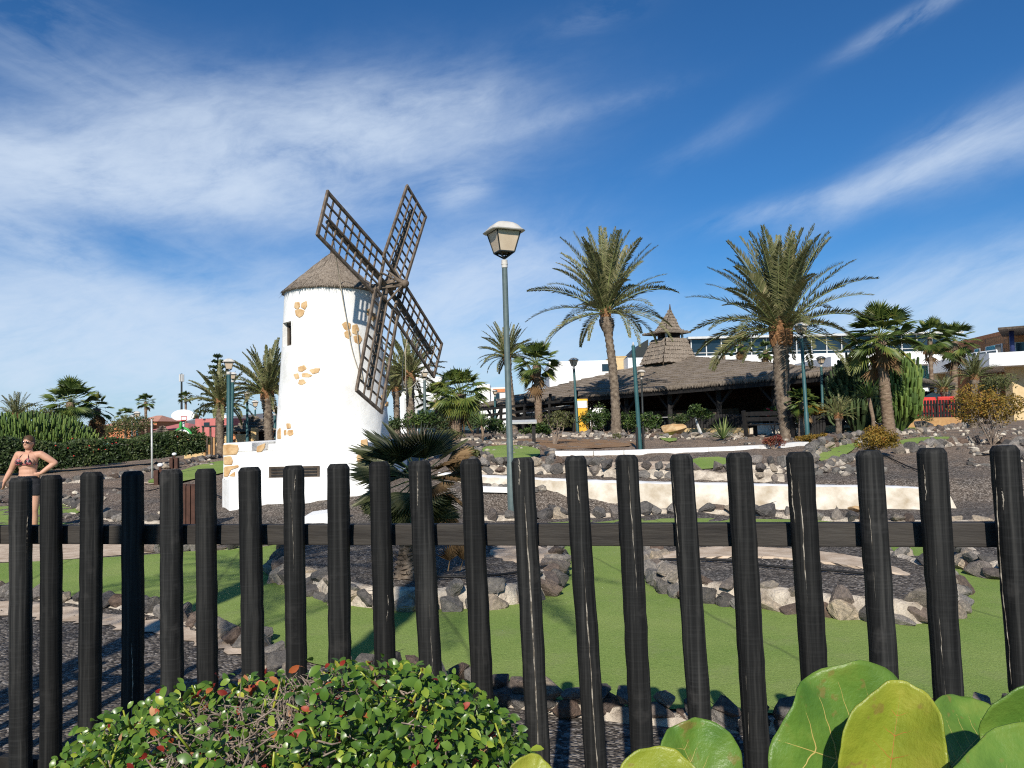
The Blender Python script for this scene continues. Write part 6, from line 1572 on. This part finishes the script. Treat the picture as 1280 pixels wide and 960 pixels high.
# ---------------------------------------------------------------- houses on the far left
def left_side():
    def house(name, label, a, b, Y, wt, mat, roof=None, rt=None, over=.3, wins=()):
        root = thing(name, label, 'house', gd((a + b) / 2, Y)); x0, x1 = X(a, Y), X(b, Y); zt = Z((a + b) / 2, wt, Y)
        m = MB(); box(m, x0, x1, Y, Y + 7, 0, zt); m.build('wall', M[mat], root)
        if roof:
            zr = Z((a + b) / 2, rt, Y); m = MB(); A = [Vector((x0 - over, Y - over, zt)), Vector((x1 + over, Y - over, zt)), Vector((x1 + over, Y + 7 + over, zt)), Vector((x0 - over, Y + 7 + over, zt))]; w = (x1 - x0); i = min(w * .35, 2.5)
            B = [Vector((x0 + i, Y + 3.5, zr)), Vector((x1 - i, Y + 3.5, zr))]; m.add(A + B, [(0, 1, 5, 4), (1, 2, 5), (2, 3, 4, 5), (3, 0, 4), (3, 2, 1, 0)]); m.build('roof', M[roof], root)
        for wa, wb, w0, w1 in wins: m = MB(); box(m, X(wa, Y), X(wb, Y), Y - .04, Y + .2, Z(wa, w1, Y), Z(wa, w0, Y)); m.build('window', M['glassdark'], root)
        return root
    house('pink_house', 'salmon roofed low house between dry palm and lamp pair', 130, 170, 95, 532, 'orange', 'salmon_tile', 524)
    house('pink_house', 'tallest orange house with small windows behind the thin palm', 172, 196, 100, 527, 'orange', 'salmon_tile', 519, wins=((176, 178, 530, 533), (181, 183, 530, 533), (186, 188, 530, 533), (191, 193, 530, 533), (178, 180, 535, 538), (184, 186, 535, 538)))
    house('pink_house', 'wide pink house in front of the oval backboard', 194, 232, 80, 537, 'pink', 'pink', 529)
    house('pink_house', 'flat roofed pink house right of the oval backboard', 244, 284, 70, 523, 'pink', wins=((255, 262, 528, 532), (270, 276, 528, 532)))
    m = MB(); Y = 72; root = thing('white_dome', 'pale dome roof peeking over the flat pink house', 'dome', gd(262, Y)); m.ell(Vector((X(262, Y), Y + 4, Z(262, 527, Y))), (13 / F * Y, 1.2, 9 / F * Y), 20, 10); m.build('dome', M['whiteflat'], root, True)
    Y = 60; root = thing('dark_porch', 'dark flat roofed porch before the pink house', 'porch', gd(268, Y)); m = MB(); box(m, X(252, Y), X(284, Y), Y, Y + 3, Z(260, 534, Y), Z(260, 532, Y)); m.build('roof', M['iron'], root)
    for a in (253, 262, 273, 283): m = MB(); box(m, X(a, Y) - .06, X(a, Y) + .06, Y + .1, Y + .22, 0, Z(260, 534.05, Y)); m.build('post', M['dark_wood'], root)
    m = MB(); box(m, X(254, Y), X(283, Y), Y + 2.8, Y + 2.9, 0, Z(260, 534.1, Y)); m.build('back_wall', M['rust_in'], root)
    def hut(label, apx, apy, a, b, ey, Y, post):
        root = thing('thatched_hut', label, 'hut', gd((a + b) / 2, Y)); c = at((a + b) / 2, ey, Y); w = (X(b, Y) - X(a, Y)) / 2; top = at(apx, apy, Y); r = random.Random(int(apx)); g = gz(c.x, Y)
        m = MB(); N = 20; ring = [Vector((c.x + w * math.cos(2 * math.pi * k / N), Y + w * math.sin(2 * math.pi * k / N), c.z)) for k in range(N)]
        for k in range(N): course_face(m, ring[k], ring[(k + 1) % N], top, top, 5, r, .05)
        m.build('thatched_roof', M['thatch'], root)
        for k in range(0, N, 4):
            m = MB(); q = c.lerp(ring[k], .82); m.tube([Vector((q.x, q.y, g)), Vector((q.x, q.y, c.z + .15))], .13, 10); m.build('post', M[post], root, True)
        m = MB(); m.lathe((c.x, Y, g), [(w * .55, 0), (w * .55, (c.z - g) * 1.08)], 16); m.build('inner_wall', M['dark_in'], root)
    hut('thatched hut with orange posts close to the left side of the windmill', 317, 520, 289, 346, 539, 40, 'orange')
    hut('small brown thatched hut far behind the hedge', 232 - 28, 532, 186, 214, 546, 58, 'dark_wood')
    Y = 52; root = thing('tiled_roof_building', 'long grey tiled roof building behind the thatched hut', 'building', gd(300, Y)); m = MB(); A = [Vector((X(278, Y), Y, Z(300, 541, Y))), Vector((X(350, Y), Y, Z(300, 539, Y))), Vector((X(352, Y), Y + 6, Z(300, 521, Y))), Vector((X(285, Y), Y + 6, Z(300, 522, Y)))]
    m.add(A, [(0, 1, 2, 3)]); m.add([p - Vector((0, 0, .12)) for p in A], [(0, 1, 2, 3)]); m.build('roof', M['thatch'], root); m = MB(); box(m, X(284, Y), X(350, Y), Y + 1.2, Y + 5, 0, Z(300, 541.5, Y)); m.build('wall', M['rust_in'], root)
    # oval backboard
    Y = 46; c = at(228.5, 519.5, Y); root = thing('basketball_hoop', 'white oval basketball backboard with red hoop above the hedge', 'basketball hoop', gd(228.5, Y + .3)); k = Y / F
    m = MB(); N = 40; m.prism([c + Vector((14.6 * k * math.cos(t * 2 * math.pi / N), 0, 7.6 * k * math.sin(t * 2 * math.pi / N) * (1 if t < N / 2 else .9))) for t in range(N)], 0, 0, d=(0, .06, 0)); bb_ = m.build('backboard', M['whiteflat'], root)
    m = MB(); q = c + Vector((1.5 * k, -.02, -3.0 * k)); s = 3.4 * k
    for a, b in (((-s, -s * .7), (s, -s * .7)), ((s, -s * .7), (s, s * .6)), ((s, s * .6), (-s, s * .6)), ((-s, s * .6), (-s, -s * .7))): m.bar(q + Vector((a[0], 0, a[1])), q + Vector((b[0], 0, b[1])), .022)
    m.build('target_square', M['red'], bb_)
    m = MB(); m.tube([q + Vector((.23 * math.cos(t * math.pi / 8), -.30 + .23 * math.sin(t * math.pi / 8), -s)) for t in range(17)], .02, 6); m.build('rim', M['red'], root)
    m = MB(); m.tube([gd(228.5, Y + .3) , Vector((c.x, Y + .15, c.z))], .07, 10); m.build('pole', M['galv'], root, True)
    # rainbow playground arch
    Y = 42; root = thing('rainbow_arch', 'rainbow coloured playground arch below the oval backboard', 'playground arch', gd(226, Y)); k = Y / F; c = at(227, 552, Y)
    for i, mt in enumerate(('greenplay', 'whiteflat', 'red')):
        m = MB(); rd = (17 - 3.2 * i) * k; m.tube([c + Vector((-rd * .75 * math.cos(t * math.pi / 24) + .05, .02 * i, rd * math.sin(t * math.pi / 24))) for t in range(25)], 1.5 * k, 8); m.build('arch_band', M[mt], root, True)
    m = MB(); q = at(226, 532, Y - .2); m.ell(q, (1.8 * k, .12, 5 * k), 10, 6); m.build('figure', M['greenplay'], root, True)
    # mast
    Y = 90; root = thing('telecom_mast', 'telecom mast with white antenna drum above the distant palms', 'mast', gd(227, Y)); t = at(227, 467, Y); k = Y / F
    m = MB(); m.tube([gd(227, Y), t], [.16, .10], 8); m.build('pole', M['iron'], root); m = MB()
    for a in range(6): q = t + Vector((math.cos(a * 1.05) * 2.4 * k, math.sin(a * 1.05) * 2.4 * k, -5.5 * k)); m.box(q, (1.7 * k, 1.0 * k, 9 * k), Matrix.Rotation(a * 1.05 + 1.57, 3, 'Z'))
    m.build('antenna', M['alu'], root)
    # tan walls and timber gate
    Y = 38
    for a, b, t, lab in ((270, 285, 544, 'square tan stone wall block behind the hedge end'), (294, 309, 543, 'tan stone wall block beneath the slim lamp'), (313, 320, 535, 'tall narrow tan wall block before the thatched hut'), (230, 255, 545, 'long low tan wall behind the hedge top')):
        root = None; m = MB(); g = gd((a + b) / 2, Y); box(m, X(a, Y), X(b, Y), Y, Y + .4, g.z - .1, Z(a, t, Y)); tag(m.build('stone_wall', M['tan_stone'], None, bevel=.03), lab, 'wall')
    Y = 36; root = thing('timber_gate', 'tan and dark timber gate fence at the end of the hedge', 'gate', gd(268, Y)); m = MB(); n_m = MB(); g = gz(X(268, Y), Y)
    for i in range(9):
        a = 256 + i * 2.9; h = (549, 547, 556, 546, 547, 558, 558, 556, 556)[i]; (m if i % 2 == 0 else n_m).box((X(a, Y), Y, (g + Z(a, h, Y)) / 2), (.085, .06, Z(a, h, Y) - g))
    m.bar((X(255, Y), Y + .04, g + .3), (X(281, Y), Y + .04, g + .3), .04, .09); m.build('pale_boards', M['tan_wood'], root); n_m.build('dark_boards', M['dark_wood'], root)
    m = MB(); Y = 55; root = thing('billboard', 'small pale green sign board behind the hedge under the tree', 'sign', gd(133, Y)); box(m, X(127, Y), X(141, Y), Y, Y + .1, Z(133, 557, Y), Z(133, 549, Y)); m.build('board', M['curtain'], root); m = MB()
    for a in (128.5, 139.5): m.tube([gd(a, Y), Vector((X(a, Y), Y + .15, Z(a, 549, Y)))], .05, 6)
    m.build('post', M['galv'], root)
left_side()
m = MB(); Y = 1500; P = [at(px, py, Y) for px, py in ((-300, 546), (0, 544), (200, 534), (335, 516), (420, 528), (560, 526), (700, 524), (1000, 519), (1500, 522))]; R2 = []
V = [p for p in P] + [Vector((p.x * 1.3, p.y * 1.3, -20)) for p in P] + [Vector((p.x, p.y - 500, -5)) for p in P]; n = len(P)
m.add(V, [(i, i + 1, n + i + 1, n + i) for i in range(n - 1)] + [(2 * n + i, 2 * n + i + 1, i + 1, i) for i in range(n - 1)]); o = m.build('hills', simple('distant_hill', (.16, .15, .15), (.2, .18, .17), .01, 1.0), smooth=True); o['kind'] = 'structure'
# ---------------------------------------------------------------- the woman by the turf
def woman():
    Y = 13.2; b = gd(35, Y); b.z = gz(b.x, b.y) + .012; S = Y / F
    def P(px, py, dy=0.0): p = at(px, py, Y); return Vector((p.x, Y + dy, p.z))
    root = thing('person', 'woman in floral bikini top, black shorts and sunglasses, hand on hip', 'person', b)
    m = MB(); dz = P(30, 664).z - b.z
    def Q(px, py, dy=0.0): return P(px, py, dy) - Vector((0, 0, dz))
    pel, wai, che, nck = Q(36, 606), Q(36, 591, -.02), Q(36, 576, -.02), Q(36.5, 566, .0)
    def cap(a, b_, ra, rb, n=14, mid=None):
        a, b_ = Vector(a), Vector(b_); K = 8; pts = []; rs = []
        for i in range(-2, K + 3):
            t = min(1, max(0, i / K)); r_ = ra + (rb - ra) * t + (mid or 0) * math.sin(math.pi * t)
            d = (b_ - a).normalized()
            if i < 0: pts.append(a + d * ra * (-.85 if i == -2 else -.5)); rs.append(ra * (.4 if i == -2 else .85))
            elif i > K: pts.append(b_ + d * rb * (.5 if i == K + 1 else .85)); rs.append(rb * (.85 if i == K + 1 else .4))
            else: pts.append(a.lerp(b_, t)); rs.append(r_)
        m.tube(pts, rs, n)
    m.ell(pel + Vector((0, 0, .02)), (.185, .135, .15), 18, 12); m.ell(wai.lerp(pel, .4), (.160, .115, .14), 18, 12); m.ell(wai, (.148, .105, .13), 18, 12); m.ell(wai.lerp(che, .5), (.155, .11, .13), 18, 12); m.ell(che, (.165, .115, .14), 18, 12)
    m.ell(che + Vector((0, .01, .06)), (.175, .095, .08), 18, 12)
    for s in (-1, 1): m.ell(che + Vector((s * .078, -.085, -.03)), (.078, .070, .075), 14, 10)
    cap(che + Vector((0, .02, .08)), nck + Vector((0, -.005, .05)), .070, .052)
    hd = Q(37, 554.5, -.03)
    m.ell(hd, (.076, .098, .115), 20, 14); m.ell(hd + Vector((0, -.035, -.062)), (.052, .055, .055), 14, 10); m.ell(hd + Vector((0, -.100, -.022)), (.013, .020, .022), 8, 6)
    m.ell(hd + Vector((0, -.085, -.062)), (.024, .012, .009), 8, 6)
    for s in (-1, 1): m.ell(hd + Vector((s * .076, .01, -.01)), (.012, .022, .032), 8, 6)
    # arms: her right hangs out to the image left, her left is bent with the hand on the hip
    shR, elR, wrR = Q(22.5, 569.5, .01), Q(13, 588, .03), Q(6.5, 603, -.02); shL, elL, wrL = Q(50.5, 569, .01), Q(65.5, 580, .08), Q(52.5, 592.5, -.03)
    for sh, el, wr in ((shR, elR, wrR), (shL, elL, wrL)):
        cap(che + Vector((0, .02, .06)), sh, .07, .062); cap(sh, el, .060, .046, mid=.006); cap(el, wr, .046, .030, mid=.006)
    def hand(w, d, side, curl):
        d = d.normalized(); s = side - d * side.dot(d); s.normalize(); n = d.cross(s)
        c = w + d * .055; Mx = Matrix((s, n, d)).transposed(); m.ell(w + d * .05, (.040, .020, .055), 12, 8, Mx)
        for i, (o, L) in enumerate(((-.030, .062), (-.010, .074), (.010, .070), (.029, .054))):
            k = w + d * .09 + s * o; e = k + d * L * .5 + n * curl * .2 * L; f = e + (d * (1 - abs(curl) * .5) + n * curl).normalized() * L * .5; m.tube([k - d * .02, k, e, f], [.010, .010, .009, .007], 8)
        k = w + d * .03 - s * .035; m.tube([k + s * .015, k - s * .012 + d * .02, k - s * .022 + d * .05], [.012, .011, .008], 8)
    hand(wrR, Q(4.5, 611) - wrR, Vector((0, -1, 0)), .5); hand(wrL, Vector((-.85, -.15, -.28)), Vector((.2, -.3, .9)), .5)
    # legs: her left bears the weight, her right steps out
    hL, kL, aL = Q(44, 612), Q(44.3, 639, -.03), Q(42.5, 661, .03); hR, kR, aR = Q(28.5, 612), Q(21, 639, -.08), Q(10.5, 660, .06)
    for h, k, a, t in ((hL, kL, aL, Vector((.02, -.19, -.035))), (hR, kR, aR, Vector((-.06, -.18, -.035)))):
        h.z += .02; cap(h, k, .092, .056, 16, .006); cap(k, a, .054, .036, 14, .010); a.z = max(a.z, b.z + .065)
        m.ell(a + Vector((0, .02, -.02)), (.034, .045, .038), 12, 8); f = a + t; f.z = b.z + .026; cap(a + Vector((0, 0, -.028)), f, .034, .026, 12)
        for i in range(5): q = f + Vector(((i - 2) * .015, -.01, -.004)); m.tube([q, q + Vector((0, -.035 + abs(i - 1) * .004, -.008))], [.011, .009], 6)
    body = m.build('body', M['skin'], root, True)
    rm = body.modifiers.new('r', 'REMESH'); rm.mode = 'VOXEL'; rm.voxel_size = .0085; rm.use_smooth_shade = True
    sm = body.modifiers.new('s', 'SMOOTH'); sm.factor = .5; sm.iterations = 4
    # shorts follow hips and thighs, ending at a hem
    m = MB()
    def cap2(a, b_, ra, rb): m.tube([a, a.lerp(b_, .5), b_], [ra, (ra + rb) / 2, rb], 20)
    m.ell(pel + Vector((0, 0, .015)), (.202, .152, .145), 20, 12)
    cap2(hL + Vector((0, 0, .05)), hL.lerp(kL, .34), .110, .104); cap2(hR + Vector((0, 0, .05)), hR.lerp(kR, .34), .110, .104)
    sh_ = m.build('shorts', M['shorts'], root, True); rm = sh_.modifiers.new('r', 'REMESH'); rm.mode = 'VOXEL'; rm.voxel_size = .010; rm.use_smooth_shade = True; sm = sh_.modifiers.new('s', 'SMOOTH'); sm.iterations = 2
    m = MB(); m.lathe(pel + Vector((0, 0, .10)), [(.172, 0), (.178, .02), (.168, .04)], 24)
    for i, v in enumerate(m.v): m.v[i] = (v[0], pel.y + (v[1] - pel.y) * .74, v[2])
    m.build('waistband', M['shorts'], sh_, True)
    mm, nt = nodes('floral_cloth'); v = coords(nt); c1 = noise(nt, v, 26, 2, .5); c2 = noise(nt, v, 34, 2, .5, 1.0)
    col = ramp(nt, c1, [(.52, (.015, .015, .02)), (.57, (.34, .05, .06)), (.66, (.45, .16, .16))]); col = mixc(nt, ramp(nt, c2, [(.62, (0, 0, 0)), (.66, (1, 1, 1))]), col, (.6, .55, .52)); finish(mm, nt, col, .8)
    m = MB()
    for s in (-1, 1):      # triangle cups as curved shells over the breast
        c = che + Vector((s * .078, -.085, -.03)); vs = []; fs = []; K = 10
        for i in range(K + 1):
            t = i / K; wdt = 1.25 * (1 - t) ** .8
            for j in range(K + 1):
                th = (j / K - .5) * 2 * wdt + s * .12 * t; ph = -.75 + 1.95 * t
                vs.append(c + Vector((math.sin(th) * math.cos(ph) * .084, -math.cos(th) * math.cos(ph) * .077, math.sin(ph) * .081)))
        for i in range(K):
            for j in range(K): fs.append((i * (K + 1) + j, i * (K + 1) + j + 1, (i + 1) * (K + 1) + j + 1, (i + 1) * (K + 1) + j))
        m.add(vs, fs)
        m.tube([c + Vector((-s * .0, -.035, .078)), che + Vector((s * .05, -.075, .09)), nck + Vector((s * .045, .0, .03)), nck + Vector((0, .06, .04))], .006, 6)
    m.tube([che + Vector((.168 * math.cos(t), .125 * math.sin(t), -.075)) for t in [k * math.pi / 14 for k in range(29)]], .008, 6)
    o = m.build('bikini_top', mm, root, True); so = o.modifiers.new('t', 'SOLIDIFY'); so.thickness = .004
    m = MB(); m.ell(hd + Vector((0, .012, .040)), (.083, .098, .092), 20, 12); m.ell(hd + Vector((0, .045, -.01)), (.082, .065, .09), 16, 10); m.ell(hd + Vector((0, .11, .03)), (.045, .045, .045), 12, 8)
    hair = m.build('hair', M['hair'], root, True)
    m = MB()
    for s in (-1, 1): m.ell(hd + Vector((s * .032, -.094, .008)), (.027, .010, .021), 12, 8); m.tube([hd + Vector((s * .056, -.088, .012)), hd + Vector((s * .080, -.03, .012)), hd + Vector((s * .080, .01, .01))], .004, 6)
    m.tube([hd + Vector((-.01, -.100, .012)), hd + Vector((.01, -.100, .012))], .004, 6)
    m.build('sunglasses', M['lens'], root, True)
woman()
# ---------------------------------------------------------------- sky, sun, camera
AZ, EL = R(7), R(33.5)
SUNPOS = Vector((-math.sin(AZ) * math.cos(EL), -math.cos(AZ) * math.cos(EL), math.sin(EL)))
def world():
    w = bpy.data.worlds.new('World'); SC.world = w; w.use_nodes = True; nt = w.node_tree; nt.nodes.clear()
    sky = nt.nodes.new('ShaderNodeTexSky'); sky.sky_type = 'NISHITA'; sky.sun_disc = False; sky.sun_elevation = EL; sky.sun_rotation = R(180) + AZ
    sky.air_density = 1.0; sky.dust_density = .35; sky.ozone_density = 2.2; sky.altitude = 0
    hs = nt.nodes.new('ShaderNodeHueSaturation'); hs.inputs['Saturation'].default_value = 1.0; hs.inputs['Value'].default_value = 1.0; hs.inputs['Hue'].default_value = .502
    nt.links.new(sky.outputs[0], hs.inputs['Color'])
    deep = mixc(nt, 1.0, hs.outputs[0], (.27, .70, 1.10), 'MULTIPLY')
    tc = nt.nodes.new('ShaderNodeTexCoord'); g = tc.outputs['Generated']
    sp = nt.nodes.new('ShaderNodeSeparateXYZ'); nt.links.new(g, sp.inputs[0])
    az = math_(nt, 'ARCTAN2', sp.outputs[0], sp.outputs[1]); el = math_(nt, 'ARCSINE', sp.outputs[2])
    def wisps(ang, along, across, seed, detail=7, dist=1.2, rough=.62):
        c, s = math.cos(R(ang)), math.sin(R(ang))
        u = math_(nt, 'ADD', math_(nt, 'MULTIPLY', az, c), math_(nt, 'MULTIPLY', el, s)); v = math_(nt, 'SUBTRACT', math_(nt, 'MULTIPLY', el, c), math_(nt, 'MULTIPLY', az, s))
        x = nt.nodes.new('ShaderNodeCombineXYZ'); nt.links.new(math_(nt, 'MULTIPLY', u, along), x.inputs[0]); nt.links.new(math_(nt, 'MULTIPLY', v, across), x.inputs[1]); x.inputs[2].default_value = seed
        return noise(nt, x.outputs[0], 1.0, detail, rough, dist)
    W = [wisps(12, 5.5, 12, 1.7, 8, .35, .62), wisps(-12, 5, 18, 5.2, 8, .4, .62), wisps(24, 5, 15, 9.1, 8, .4, .62)]
    fine = wisps(14, 20, 60, 3.3, 6, 1.0, .65)
    def band(px, py, ang, hl, hw, amp, k=0, lo=.36, hi=.80):
        d = ray(px, py); a0, e0 = math.atan2(d.x, d.y), math.asin(d.z); c, s = math.cos(R(ang)), math.sin(R(ang))
        da, de = math_(nt, 'SUBTRACT', az, a0), math_(nt, 'SUBTRACT', el, e0)
        u = math_(nt, 'DIVIDE', math_(nt, 'ADD', math_(nt, 'MULTIPLY', da, c), math_(nt, 'MULTIPLY', de, s)), hl / 1000); v = math_(nt, 'DIVIDE', math_(nt, 'SUBTRACT', math_(nt, 'MULTIPLY', de, c), math_(nt, 'MULTIPLY', da, s)), hw / 1000)
        r2 = math_(nt, 'ADD', math_(nt, 'POWER', math_(nt, 'ABSOLUTE', u), 2.4), math_(nt, 'MULTIPLY', v, v)); ga = math_(nt, 'EXPONENT', math_(nt, 'MULTIPLY', r2, -.9))
        mr = nt.nodes.new('ShaderNodeMapRange'); mr.inputs[1].default_value = lo; mr.inputs[2].default_value = hi; mr.clamp = True; nt.links.new(W[k], mr.inputs[0])
        fm = math_(nt, 'MULTIPLY_ADD', fine, .9, .55)
        return math_(nt, 'MULTIPLY', math_(nt, 'MULTIPLY', ga, math_(nt, 'MULTIPLY', mr.outputs[0], fm)), amp)
    B = [band(320, 185, 8, 270, 62, 2.0, 0, .22, .72), band(120, 222, -1, 220, 30, 2.2, 0, .20, .66), band(110, 90, -28, 200, 60, .38, 1), band(480, 160, 15, 130, 28, .9, 0), band(1110, 222, 24, 110, 20, .85, 2, .26, .74), band(1240, 178, 14, 85, 28, 1.0, 2, .26, .74), band(1000, 256, 8, 110, 13, .7, 2), band(1140, 22, 16, 70, 9, .8, 2), band(740, 22, 8, 60, 14, .4, 0),
         band(575, 238, 10, 34, 20, 1.3, 0), band(50, 310, -32, 140, 34, 1.3, 1, .3, .72), band(150, 420, 2, 380, 66, 2.1, 0, .14, .74), band(590, 350, 8, 150, 54, 1.3, 0, .24, .74), band(1210, 362, 10, 160, 40, 1.4, 2, .22, .72), band(690, 150, 10, 130, 12, .5, 0), band(880, 180, 22, 90, 16, .2, 2), band(640, 490, 0, 1300, 76, 1.7, 0, .05, .7), band(260, 310, -16, 130, 18, .4, 1)]
    tot = B[0]
    for b in B[1:]: tot = math_(nt, 'ADD', tot, b)
    fac = math_(nt, 'MULTIPLY', math_(nt, 'SUBTRACT', 1, math_(nt, 'EXPONENT', math_(nt, 'MULTIPLY', tot, -1.15))), .90)
    col = mixc(nt, fac, deep, CLOUD)
    bg = nt.nodes.new('ShaderNodeBackground'); bg.inputs[1].default_value = SKYS; nt.links.new(col, bg.inputs[0])
    o = nt.nodes.new('ShaderNodeOutputWorld'); nt.links.new(bg.outputs[0], o.inputs[0])
CLOUD = (7.3, 8.5, 10.1); SKYS = .072
world()
l = bpy.data.lights.new('Sun', 'SUN'); l.energy = 4.4; l.angle = R(.53); l.color = (1, .94, .845)
so = bpy.data.objects.new('Sun', l); COL.objects.link(so); so.rotation_euler = (-SUNPOS).to_track_quat('-Z', 'Y').to_euler(); so.location = (0, -5, 20)
cd = bpy.data.cameras.new('Camera'); cam = bpy.data.objects.new('Camera', cd); COL.objects.link(cam)
cam.matrix_world = Matrix.Translation(CAM) @ CM.to_4x4(); cd.sensor_width = 36; cd.lens = 36 * F / 1280; cd.clip_start = .05; cd.clip_end = 8000
SC.camera = cam
SC.view_settings.view_transform = 'Standard'; SC.view_settings.look = 'None'; SC.view_settings.exposure = .36; SC.view_settings.gamma = 1
SC.render.engine = 'CYCLES'; SC.cycles.max_bounces = 6; SC.cycles.transparent_max_bounces = 6; SC.cycles.use_denoising = False; SC.cycles.filter_width = 1.15
